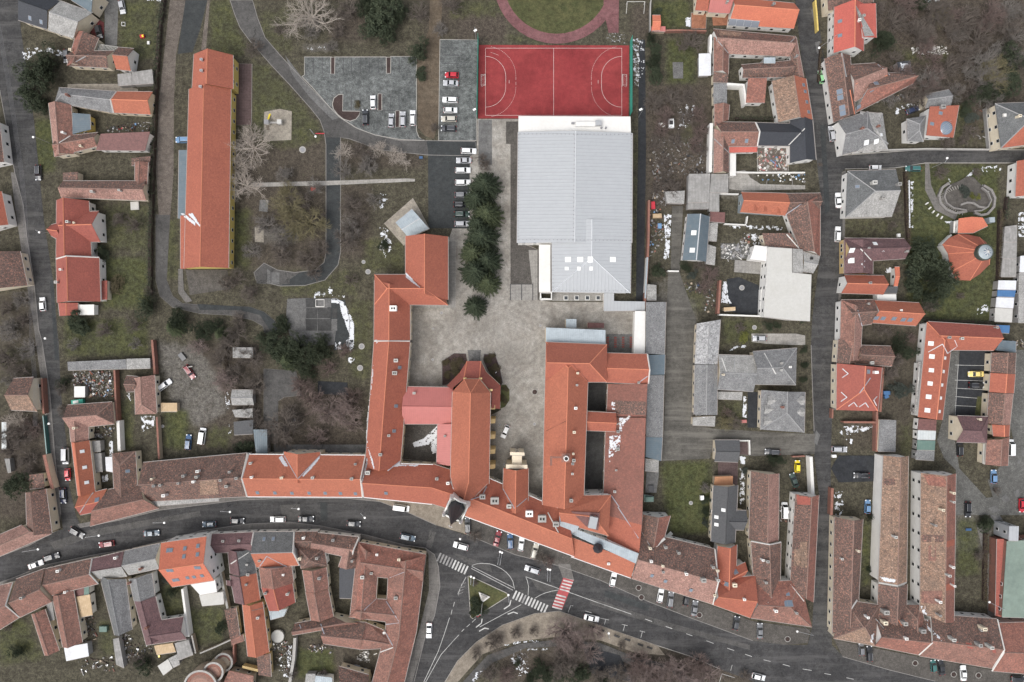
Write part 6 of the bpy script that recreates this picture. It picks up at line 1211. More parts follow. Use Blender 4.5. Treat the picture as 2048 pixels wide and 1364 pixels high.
# handball court
def court():
    z0 = .07; P2 = [W(p)[:2] for p in ((958, 90), (1258, 91), (1257, 237), (956, 237))]; b = Vector((W((1108, 163)).x, W((1108, 163)).y, 0))
    mb = MB(); mb.prism([tuple(p) for p in P2], 0, z0); o = thing('handball_court', 'red handball court with white lines', 'sports court', b, mb.me('handball_court', 'redc', off=b))
    def ln(c, w=.075, nm='court_line'):
        mb = MB(); mb.sweep([W(p)[:2] for p in pts('P', c)], w, z0, z0 + .005); part(nm, mb.me(nm, 'courtl', off=b), o)
    L, R_, T, Bm = 971.0, 1243.5, 96.5, 230.8; my = (T + Bm) / 2; mx = (L + R_) / 2
    for c in ((L, T, R_, T), (L, Bm, R_, Bm), (L, T, L, Bm), (R_, T, R_, Bm), (mx, T, mx, Bm)): ln(c)
    m = 1 / S
    for s, x0 in ((1, L), (-1, R_)):
        def arc(r, a0, a1, y): return [v for k in range(13) for v in (x0 + s * r * m * math.cos(a0 + (a1 - a0) * k / 12), y + r * m * math.sin(a0 + (a1 - a0) * k / 12))]
        ln(arc(6, -PI / 2, 0, my - 1.5 * m) + arc(6, 0, PI / 2, my + 1.5 * m))
        a = arc(9, -PI / 2 + .18, 0, my - 1.5 * m) + arc(9, 0, PI / 2 - .18, my + 1.5 * m)
        P3 = [(a[i], a[i + 1]) for i in range(0, len(a), 2)]
        for i in range(len(P3) - 1):
            p, q = P3[i], P3[i + 1]
            for u in (0, .5):
                ln((p[0] + (q[0] - p[0]) * u, p[1] + (q[1] - p[1]) * u, p[0] + (q[0] - p[0]) * (u + .32), p[1] + (q[1] - p[1]) * (u + .32)), .06, 'dash')
        ln((x0 + s * 7 * m, my - .5 * m, x0 + s * 7 * m, my + .5 * m)); 
        # goal with net frame
        g = thing('handball_goal', 'white handball goal at the %s end of the red court' % ('left' if s > 0 else 'right'), 'goal', Vector((W((x0, my)).x, W((x0, my)).y, z0)))
        for y in (-1.55, 1.55):
            mb = MB(); mb.tube((0, y, 0), (0, y, 2.05), .05, .05); part('post', mb.me('post', 'whcap'), g)
            mb = MB(); mb.tube((-s * 1.2, y, 0), (0, y, 2.0), .03, .03); mb.tube((-s * 1.25, y, 0), (-s * 1.25, y, 1.7), .03, .03); mb.tube((-s * 1.25, y, 1.7), (0, y, 2.0), .03, .03); part('brace', mb.me('brace', 'whcap'), g)
        mb = MB(); mb.tube((0, -1.6, 2.05), (0, 1.6, 2.05), .06, .06); part('crossbar', mb.me('crossbar', 'whcap'), g)
        mb = MB(); mb.tube((-s * 1.25, -1.6, 1.7), (-s * 1.25, 1.6, 1.7), .04, .04)
        for k in range(11): mb.tube((-s * 1.25, -1.5 + k * .3, 1.7), (0, -1.5 + k * .3, 2.0), .012, .012, 3)
        for k in range(11): mb.tube((-s * 1.25, -1.5 + k * .3, 1.7), (-s * 1.25, -1.5 + k * .3, 0), .012, .012, 3)
        part('net', mb.me('net', 'courtl'), g)
    ln((L + 10, T + 8, L + 26, T + 14), .05); 
court()
plainmat('netg', (.03, .28, .21), .7, .15, 3)
def netfence(a, b, h, look):
    A, Bv = W(a), W(b); L = (Bv - A).length; d = (Bv - A) / L; ang = math.atan2(d.y, d.x)
    o = thing('ball_fence', look, 'net fence', A)
    mb = MB(); n = int(L / .28)
    for i in range(n + 1): mb.box((d.x * i * L / n, d.y * i * L / n, h / 2), (.1, .06, h), ang)
    for k in range(int(h / .3)): mb.box((d.x * L / 2, d.y * L / 2, .2 + k * .3), (L, .03, .07), ang)
    part('netting', mb.me('netting', 'netg'), o, kind='stuff')
    for i in range(7): mb = MB(); mb.tube((0, 0, 0), (0, 0, h + .1), .07, .07); part('fence_post', mb.me('fence_post', 'netg'), o, loc=(d.x * L * i / 6, d.y * L * i / 6, 0))
netfence((957, 80), (954.5, 237), 5, 'tall green net fence between the narrow car park and the court'); netfence((1260, 84), (1259.5, 232), 5, 'tall green net fence at the right end of the court')
mb = MB(); mb.sweep([(0, 0), (.01, 0)], .1, 0, .1); g = thing('football_goal', 'thin white football goal frame beside the running track', 'goal', W(px('30', 273, 75)))
for a, b_ in (((-2.6, 1.5, 0), (-2.6, 1.5, 2)), ((2.6, 1.5, 0), (2.6, 1.5, 2)), ((-2.6, 1.5, 2), (2.6, 1.5, 2)), ((-2.6, -1.2, 0), (-2.6, 1.5, 2)), ((2.6, -1.2, 0), (2.6, 1.5, 2))):
    mb = MB(); mb.tube(a, b_, .06, .06); part('goal_bar', mb.me('goal_bar', 'whcap'), g)

# traffic island with flag and triangular monument
P2 = [tuple(W(p)[:2]) for p in ((936,1152), (941,1152), (1014,1186), (1016,1192), (945,1237), (941,1233))]
mb = MB(); mb.prism(P2, 0, .2); o = thing('traffic_island', 'grass triangle with a kerb in the road junction', 'traffic island', (0, 0, 0), mb.me('traffic_island', 'lawn'), at=(965, 1190)); mb = MB(); mb.sweep(P2 + [P2[0]], .2, 0, .24); part('kerb_ring', mb.me('kerb_ring', 'kerb'), o)
c = W(px('23', 655, 692)); mb = MB(); T3 = [tuple(W(p)[:2]) for p in (px('23', 614, 658), px('23', 702, 696), px('23', 640, 742))]
mb.prism([(x - c.x, y - c.y) for x, y in T3], .2, .75); o = thing('stone_monument', 'pale triangular stone monument on the grass triangle', 'monument', c, mb.me('stone_monument', 'whcap'))
mb = MB(); mb.prism([((x - c.x) * .6, (y - c.y) * .6) for x, y in T3], .75, 1.1); part('upper_stone', mb.me('upper_stone', 'pavs'), o)
fl = W(px('23', 642, 745)); mb = MB(); mb.tube((0, 0, .2), (0, 0, 11), .09, .05, 8); o = thing('flagpole', 'white flagpole with a green, white and red flag', 'flagpole', fl, mb.me('flagpole', 'lampw'))
plainmat('fgreen', (.03, .30, .13), .7); plainmat('fred', (.45, .02, .03), .7)
for k, m_ in enumerate(('fred', 'lampw', 'fgreen')):
    mb = MB(); b_ = len(mb.v)
    for i in range(9):
        y = math.sin(i * .9) * .18; mb.v += [Vector((i * -.16, -.35 * i / 8 + y, 10.4 - k * .42)), Vector((i * -.16, -.35 * i / 8 + y - .15, 10.82 - k * .42))]
    mb.f = [(2 * i, 2 * i + 1, 2 * i + 3, 2 * i + 2) for i in range(8)]; mb.m = [0] * 8; part('flag_stripe', mb.me('flag_stripe', m_), o)

# ------------------------------------------------------------------ cars
def lerp(a, b, t): return a + (b - a) * t
STY = {  # length, width, height, bonnet end, windscreen top, roof end, rear glass bottom (fractions from the front), tail height
    'hatch': (4.05, 1.72, 1.48, .26, .42, .84, .96, .95), 'sedan': (4.55, 1.76, 1.43, .28, .42, .70, .84, .96), 'estate': (4.6, 1.76, 1.47, .27, .41, .90, .975, .95),
    'suv': (4.5, 1.84, 1.66, .25, .38, .88, .96, 1.05), 'van': (4.9, 1.9, 1.95, .14, .26, .95, .985, 1.1), 'mini': (3.6, 1.6, 1.5, .22, .38, .86, .96, .95)}
CARM = {}
def car_meshes(st):
    if st in CARM: return CARM[st]
    L, Wd, Hh, hb, wt, re, rb, th = STY[st]; x = lambda f: L / 2 - f * L
    bm = MB(); st_ = [(0, .62, .36, .60), (.03, .84, .26, .70), (.10, .95, .22, .78), (hb - .02, .99, .2, .90), (hb, 1, .2, .93), (.5, 1, .2, .95), (rb, .98, .22, th), (.985, .90, .25, th - .06), (1.0, .74, .34, th - .3)]
    for f, w, zb, zt in st_:
        h = Wd / 2 * w; X = x(f); bev = .12
        bm.v += [Vector((X, -h + .06, zb)), Vector((X, -h, zb + .15)), Vector((X, -h, zt - .22)), Vector((X, -h + bev, zt - .03)), Vector((X, 0, zt + .03)), Vector((X, h - bev, zt - .03)), Vector((X, h, zt - .22)), Vector((X, h, zb + .15)), Vector((X, h - .06, zb))]
    n = 9
    for i in range(len(st_) - 1):
        for k in range(n): bm.f.append((i * n + k, (i + 1) * n + k, (i + 1) * n + (k + 1) % n, i * n + (k + 1) % n)); bm.m.append(0)
    bm.f.append(tuple(range(n))); bm.f.append(tuple((len(st_) - 1) * n + k for k in range(n))[::-1]); bm.m += [0, 0]
    zb = .90; hw = Wd / 2 - .10; rw = Wd / 2 - .26; b = len(bm.v)
    ring = [(x(hb), hw), (x(wt), rw), (x(re), rw), (x(rb), hw)]
    zz = [zb, Hh, Hh - .02, th - .03]
    for s in (-1, 1):
        for (X, y), z in zip(ring, zz): bm.v.append(Vector((X, s * y, z)))
    bm.v += [Vector((x((wt + re) / 2), 0, Hh + .04)), Vector((x(hb + .3 * (wt - hb)), -hw, zb)), Vector((x(hb + .3 * (wt - hb)), hw, zb))]
    for f in ((0, 1, 5, 4), (2, 3, 7, 6), (0, 3, 2, 1), (4, 5, 6, 7), (1, 2, 8), (2, 6, 8), (6, 5, 8), (5, 1, 8)): bm.f.append(tuple(b + i for i in f)); bm.m.append(0)
    body = bm.me('body', 'c_white')
    me_ = bmesh.new(); me_.from_mesh(body); bmesh.ops.recalc_face_normals(me_, faces=me_.faces); me_.to_mesh(body); me_.free()
    def pane(nm, q, off):
        g = MB(); c = sum(q, Vector()) / 4; q = [c + (p - c) * .90 for p in q]; nn = (q[1] - q[0]).cross(q[2] - q[0]).normalized()
        if nn.dot(off) < 0: nn = -nn
        g.v = [p + nn * .012 for p in q] + [p - nn * .02 for p in q]; g.f = [(0, 1, 2, 3), (7, 6, 5, 4), (0, 4, 5, 1), (1, 5, 6, 2), (2, 6, 7, 3), (3, 7, 4, 0)]; g.m = [0] * 6; return g.me(nm, 'carglass')
    V = bm.v; P_ = [('body', body, 1)]
    P_.append(('windscreen', pane('windscreen', [V[b], V[b + 1], V[b + 5], V[b + 4]], Vector((1, 0, 1))), 0)); P_.append(('rear_window', pane('rear_window', [V[b + 2], V[b + 3], V[b + 7], V[b + 6]], Vector((-1, 0, 1))), 0))
    P_.append(('side_window', pane('side_window', [V[b] * 1.0, V[b + 3], V[b + 2], V[b + 1]], Vector((0, -1, .3))), 0)); P_.append(('side_window', pane('side_window', [V[b + 4], V[b + 7], V[b + 6], V[b + 5]], Vector((0, 1, .3))), 0))
    wh = MB(); wh.tube((0, -.11, 0), (0, .11, 0), .31, .31, 14); wh.tube((0, .11, 0), (0, -.11, 0), .31, .31, 14); tyre = wh.me('tyre', 'tyre')
    ri = MB(); ri.tube((0, -.12, 0), (0, .12, 0), .19, .19, 10); ri.tube((0, .12, 0), (0, -.12, 0), .19, .19, 10); rim = ri.me('rim', 'rim')
    hl = MB(); hl.box((0, 0, 0), (.30, .34, .16)); hl = hl.me('headlight', 'headl'); tl = MB(); tl.box((0, 0, 0), (.16, .28, .22)); tl = tl.me('tail_light', 'taill')
    mi = MB(); mi.box((0, 0, 0), (.16, .22, .14)); mi = mi.me('mirror', 'blacktrim')
    ex = [(tyre, rim, (x(f), s * (Wd / 2 - .10), .31)) for f in (.19, .80) for s in (-1, 1)]
    sm = [('headlight', hl, (x(.045), s * (Wd / 2 * .72), .66)) for s in (-1, 1)] + [('tail_light', tl, (x(.985), s * (Wd / 2 * .74), th - .2)) for s in (-1, 1)] + [('mirror', mi, (x(hb + .05), s * (Wd / 2 + .06), .98)) for s in (-1, 1)]
    rr = None
    if st in ('estate', 'suv'):
        r_ = MB(); r_.box((x((wt + re) / 2), 0, Hh + .03), ((re - wt) * L * .9, .05, .05)); rr = r_.me('roof_rail', 'steel')
    gl = None
    CARM[st] = (P_, ex, sm, rr, rw); return CARM[st]
CN = {'c_white': 'white', 'c_silver': 'silver', 'c_grey': 'grey', 'c_dark': 'dark grey', 'c_black': 'black', 'c_red': 'bright red', 'c_maroon': 'dark red', 'c_blue': 'blue', 'c_navy': 'dark blue', 'c_lblue': 'light blue', 'c_green': 'pale green', 'c_teal': 'dark green', 'c_yellow': 'yellow', 'c_cream': 'pale yellow', 'c_beige': 'beige', 'c_dgreen': 'very dark green', 'c_steelblue': 'steel blue'}
def car(t, x, y, ang, st, colr, z=.0, look=None):
    q = px(t, x, y); p = W(q, .9); p.z = z
    P_, ex, sm, rr, rw = car_meshes(st)
    nm = {'hatch': 'hatchback', 'sedan': 'saloon car', 'estate': 'estate car', 'suv': 'off-road car', 'van': 'van', 'mini': 'small car'}[st]
    o = thing('parked_car' if st != 'van' else 'parked_van', look or CN[colr] + ' ' + nm, 'car' if st != 'van' else 'van', p, group='cars and vans in the streets and yards', rot=math.radians(-ang), at=q)
    for n, m, paint in P_:
        c = part(n, m, o)
        if paint: c.material_slots[0].link = 'OBJECT'; c.material_slots[0].material = MAT[colr]
    for tyre, rim, l in ex:
        w = part('wheel', tyre, o, loc=l); part('rim', rim, w, loc=(0, 0, 0))
    for n, m, l in sm: part(n, m, o, loc=l)
    if rr:
        for s in (-1, 1): part('roof_rail', rr, o, loc=(0, s * (rw - .06), 0))
CARS = [('00',1425,1088,180,'suv','c_lblue'), ('00',765,245,75,'hatch','c_dark'), ('00',948,52,80,'hatch','c_silver'), ('00',515,435,90,'hatch','c_grey'), ('00',295,1345,90,'estate','c_dark'),
 ('01',330,1045,-95,'hatch','c_white'), ('02',1280,350,-35,'estate','c_white'), ('02',1475,250,55,'estate','c_maroon'), ('02',1465,797,-85,'estate','c_blue'), ('12',15,750,-82,'van','c_white'), ('02',490,1215,88,'estate','c_navy'), ('02',525,1050,88,'mini','c_red'), ('02',508,905,90,'van','c_silver'),
 ('03',598,200,30,'estate','c_dark'), ('03',828,290,172,'estate','c_maroon'), ('03',1180,205,-4,'sedan','c_steelblue'), ('03',400,390,-16,'estate','c_dark'), ('03',277,450,-20,'sedan','c_white'),
 ('13',70,135,178,'hatch','c_steelblue'), ('13',290,107,2,'hatch','c_dark'), ('13',605,97,180,'estate','c_white'), ('13',828,93,0,'sedan','c_dark'), ('13',1198,130,4,'hatch','c_dark'), ('23',60,238,12,'estate','c_steelblue'), ('P',802,1016,8,'van','c_white'),
 ('10',1348,795,-92,'hatch','c_white'), ('10',1287,912,-92,'estate','c_dark'), ('10',1490,937,-88,'hatch','c_silver'), ('P',805.5,238,-90,'estate','c_silver'), ('20',98,917,-90,'estate','c_white'),
 ('20',403,583,182,'hatch','c_red'), ('20',395,646,182,'sedan','c_silver'), ('20',390,776,182,'estate','c_white'), ('20',393,857,0,'hatch','c_white'), ('20',380,925,180,'estate','c_beige'), ('20',378,1000,182,'estate','c_dark'),
 ('20',535,1175,2,'estate','c_white'), ('20',497,1249,180,'sedan','c_silver'), ('20',490,1325,0,'estate','c_white'), ('21',490,95,0,'estate','c_white'), ('21',487,192,0,'estate','c_grey'), ('21',478,268,0,'estate','c_black'), ('21',482,343,0,'estate','c_dgreen'), ('21',485,418,0,'estate','c_silver'),
 ('22',820,714,113,'hatch','c_white'), ('23',528,145,-92,'estate','c_dark'), ('23',760,245,-75,'sedan','c_maroon'), ('23',860,268,-92,'estate','c_blue'), ('23',945,290,-83,'hatch','c_white'), ('23',1050,345,-75,'estate','c_beige'), ('23',473,305,195,'suv','c_white'), ('23',1030,490,198,'estate','c_silver'), ('23',1493,867,12,'sedan','c_white'), ('23',226,965,92,'sedan','c_white'),
 ('33',103,568,-78,'hatch','c_white'), ('33',472,693,-80,'hatch','c_white'), ('33',550,722,-83,'estate','c_grey'), ('33',738,790,-82,'sedan','c_grey'), ('33',1062,905,-80,'hatch','c_dark'), ('33',1247,965,-90,'sedan','c_grey'), ('33',675,715,-80,'hatch','c_black'), ('33',1237,1325,14,'hatch','c_white'),
 ('32',1345,872,182,'estate','c_dark'), ('42',-18,985,-90,'mini','c_yellow'), ('32',1515,1095,-110,'sedan','c_dgreen'), ('32',1440,1330,-90,'van','c_white'), ('31',1245,1312,180,'hatch','c_silver'),
 ('40',170,597,-100,'hatch','c_green'), ('40',250,1040,-98,'estate','c_silver'), ('41',300,235,-92,'sedan','c_white'), ('41',297,500,-88,'estate','c_white'), ('40',880,855,-22,'hatch','c_navy'), ('40',885,1312,180,'estate','c_teal'), ('40',590,1306,0,'mini','c_white'),
 ('42',310,852,2,'estate','c_silver'), ('42',478,1055,180,'estate','c_black'), ('42',530,1300,-88,'hatch','c_lblue'), ('43',543,1143,-92,'estate','c_black'), ('43',1042,1240,-95,'mini','c_teal'), ('43',1103,1250,-97,'sedan','c_black'), ('43',1275,1295,-92,'sedan','c_white'), ('43',480,1110,-92,'mini','c_grey'),
 ('52',405,265,180,'sedan','c_cream'), ('52',410,350,0,'estate','c_black'), ('52',283,845,-90,'estate','c_black'), ('52',545,1065,-90,'hatch','c_lblue'), ('52',343,1322,90,'estate','c_black'), ('52',680,840,-90,'van','c_white'), ('52',765,1290,90,'hatch','c_red'), ('53',735,1340,0,'hatch','c_black')]
ROADZ = .046
for c in CARS:
    z = zat(px(c[0], c[1], c[2]))
    car(*c, z=z)
mb = MB(); mb.box((0, 0, .5), (2.4, 1.4, .5)); o = thing('trailer', 'small dark open trailer on the dirt yard', 'trailer', W(px('02', 1425, 130)), mb.me('trailer', 'c_dark'), rot=-.9)
for s in (-1, 1): mb = MB(); mb.tube((0, s * .8 - .1, .3), (0, s * .8 + .1, .3), .3, .3, 12); part('wheel', mb.me('wheel', 'tyre'), o)
# ------------------------------------------------------------------ trees
def bare_mesh(seed, up=0.55, nl=9, depth=5, thin=1.0, droop=0.0):
    """unit crown (radius about 1, base at 0): branching limbs drawn as thin tapering tubes"""
    r = random.Random(seed); T = MB(); C = MB()
    def branch(p, d, L, rad, lev, mb):
        q = p; n = 2 if lev < 5 else 1
        for i in range(n):
            dd = (d + Vector((r.uniform(-.22, .22), r.uniform(-.22, .22), r.uniform(-.08, .2) - droop * lev * .1))).normalized()
            e = q + dd * (L / n); k = 5 if lev < 2 else (4 if lev < 3 else 3)
            mb.tube(q, e, rad * (1 - .35 * i / n), rad * (1 - .35 * (i + 1) / n), k, cap=False); q = e; d = dd
        if lev >= depth: return
        nb = (3, 4, 4, 4, 4)[min(lev, 4)]
        for j in range(nb):
            ax = Vector((r.uniform(-1, 1), r.uniform(-1, 1), r.uniform(-.7, .9))).normalized()
            nd = (d * 1.0 + ax * r.uniform(.55, .95)).normalized(); t = r.uniform(.35, 1.0) if j else 1.0
            s0 = p + (q - p) * t
            branch(s0, nd, L * r.uniform(.52, .74), rad * .46, lev + 1, C)
    th = .5 * up
    T.tube((0, 0, 0), (r.uniform(-.03, .03), r.uniform(-.03, .03), th), .055, .042, 8)
    for i in range(nl):
        a = 2 * PI * i / nl + r.uniform(-.3, .3); el = r.uniform(.35, 1.25)
        branch(Vector((0, 0, th * r.uniform(.6, 1.0))), Vector((math.cos(a) * math.cos(el), math.sin(a) * math.cos(el), math.sin(el))), r.uniform(.38, .55), (.046 if thin > .9 else .036) * thin, 1, C)
    m = max(math.hypot(v.x, v.y) for v in C.v); k = 1.0 / np.percentile([math.hypot(v.x, v.y) for v in C.v], 97)
    for v in C.v: v.x *= k; v.y *= k
    return T.me('trunk', 'trunk'), C.me('crown', 'trunk')
PALE = [bare_mesh(11, nl=12, thin=.62), bare_mesh(23, nl=11, thin=.6)]; BARE = [bare_mesh(12, nl=10), bare_mesh(24, nl=9), bare_mesh(37, nl=11)]
def leafy(seed, n=260, flat=.8, sz=.10, lobes=9):
    r = random.Random(seed); C = MB(); L = [(Vector((r.gauss(0, .38), r.gauss(0, .38), .55 + r.uniform(-.25, .4))), r.uniform(.3, .52)) for _ in range(lobes)]
    for _ in range(n):
        c, R = r.choice(L); d = Vector((r.gauss(0, 1), r.gauss(0, 1), r.gauss(.25, 1))).normalized(); p = c + d * R * r.uniform(.7, 1.08); p.z = max(.06, p.z * flat)
        for k in range(16):
            q = p + Vector((r.gauss(0, .055), r.gauss(0, .055), r.gauss(0, .04))); q.z = max(.03, q.z); a = Vector((r.gauss(0, 1), r.gauss(0, 1), r.gauss(0, .5))).normalized(); b_ = a.orthogonal().normalized(); s = sz * r.uniform(.3, .62)
            b0 = len(C.v); C.v += [q - a * s, q + b_ * s * .45, q + a * s, q - b_ * s * .45]; C.f.append((b0, b0 + 1, b0 + 2, b0 + 3)); C.m.append(0)
    k = 1.0 / np.percentile([math.hypot(v.x, v.y) for v in C.v], 96)
    for v in C.v: v.x *= k; v.y *= k
    T = MB(); T.tube((0, 0, 0), (0, 0, .6), .06, .03, 7)
    return T.me('trunk', 'trunk'), C.me('crown', 'darkleaf')
LEAF = [leafy(3), leafy(5, 300, 1.0), leafy(9, 240, .9, .11, 6)]
def spruce(seed):
    r = random.Random(seed); C = MB(); lay = 22
    for i in range(lay):
        z = .06 + .92 * i / lay; R = (1 - z) ** .72 * r.uniform(.92, 1.08); nb = max(5, int(17 * (1 - z * .6)))
        for j in range(nb):
            a = 2 * PI * j / nb + r.uniform(-.25, .25) + i * .7; Rj = R * r.uniform(.72, 1.12); d = Vector((math.cos(a), math.sin(a), 0)); s = Vector((-d.y, d.x, 0)); ns = max(4, int(11 * Rj) + 3)
            for k in range(ns):
                t = (k + .6) / ns; p = d * Rj * t + Vector((0, 0, z * 2.6 + .06 * math.sin(t * PI) - .22 * Rj * t * t)); w = .17 * (1 - t * .72) * (.5 + Rj * .6)
                for sd in (-1, 1):
                    e = p + s * sd * w * r.uniform(.7, 1.2) + d * w * .75 + Vector((0, 0, -.05 * r.random())); b0 = len(C.v); C.v += [p - d * .03, p + d * .035, e]; C.f.append((b0, b0 + 1, b0 + 2)); C.m.append(0)
            b0 = len(C.v); e = d * Rj * 1.04 + Vector((0, 0, z * 2.6 - .24 * Rj)); C.v += [s * .02 + Vector((0, 0, z * 2.6)), -s * .02 + Vector((0, 0, z * 2.6)), e]; C.f.append((b0, b0 + 1, b0 + 2)); C.m.append(0)
    T = MB(); T.tube((0, 0, 0), (0, 0, 2.45), .06, .012, 7)
    return T.me('trunk', 'trunk'), C.me('crown', 'needle')
SPR = [spruce(2), spruce(8)]
TK = {'bp': ('bare_tree', 'pale bare tree', PALE, 'tw_pale', 1.15), 'bb': ('bare_tree', 'bare brown tree', BARE, 'tw_brown', 1.2), 'br': ('bare_tree', 'bare reddish-brown tree', BARE, 'tw_red', 1.2), 'bk': ('bare_tree', 'bare pinkish-twigged tree', BARE, 'tw_pink', 1.2),
      'by': ('bare_tree', 'yellow-twigged bare willow', BARE, 'tw_yel', 1.1), 'bg': ('bare_tree', 'grey bare tree', BARE, 'tw_grey', 1.2), 'sp': ('spruce_tree', 'dark green spruce', SPR, 'needle', 2.4), 'ev': ('evergreen_tree', 'dense dark evergreen', LEAF, 'darkleaf', 1.3),
      'eg': ('evergreen_shrub', 'grey-green evergreen shrub', LEAF, 'greyleaf', 1.0), 'ol': ('round_shrub', 'clipped yellow-green shrub', LEAF, 'olive', 1.0), 'bs': ('brown_shrub', 'brown leafless shrub', LEAF, 'brownleaf', .7)}
TREEN = [0]
def tree(k, x, y, r, hk=None, t='P', look=None):
    nm, lk, lib, mat, hs_ = TK[k]; q = px(t, x, y); R = r * S; rr = random.Random(int(x * 13 + y * 7)); 
    if k in 'bp bb br bk by bg'.split(): hh = R * hs_ if R < 3 else min(R * hs_, 9 + R * .25)
    elif k == 'sp': hh = R * 2.4 * .95
    else: hh = R * hs_
    z = hh * .5; p = W(q, z); p.z = 0; i = TREEN[0] % len(lib); TREEN[0] += 1
    o = thing(nm, look or lk, 'tree' if k not in ('ol', 'bs', 'eg') else 'shrub', p, group={'sp': 'dark spruces', 'ev': 'dark evergreens', 'eg': 'evergreen shrubs', 'ol': 'yellow-green shrubs', 'bs': 'brown shrubs'}.get(k, 'bare winter trees'), rot=rr.uniform(0, 6.28), at=q)
    uz = hh if k not in ('sp',) else hh / 1.0; o.scale = (R, R, hh / (2.6 if k == 'sp' else 1.15))
    T, C = lib[i]; part('trunk', T, o); c = part('crown', C, o); c.material_slots[0].link = 'OBJECT'; c.material_slots[0].material = MAT['needleb' if mat == 'needle' and TREEN[0] % 3 else mat]
    if k.startswith('b') and k != 'bs': pass
    return o
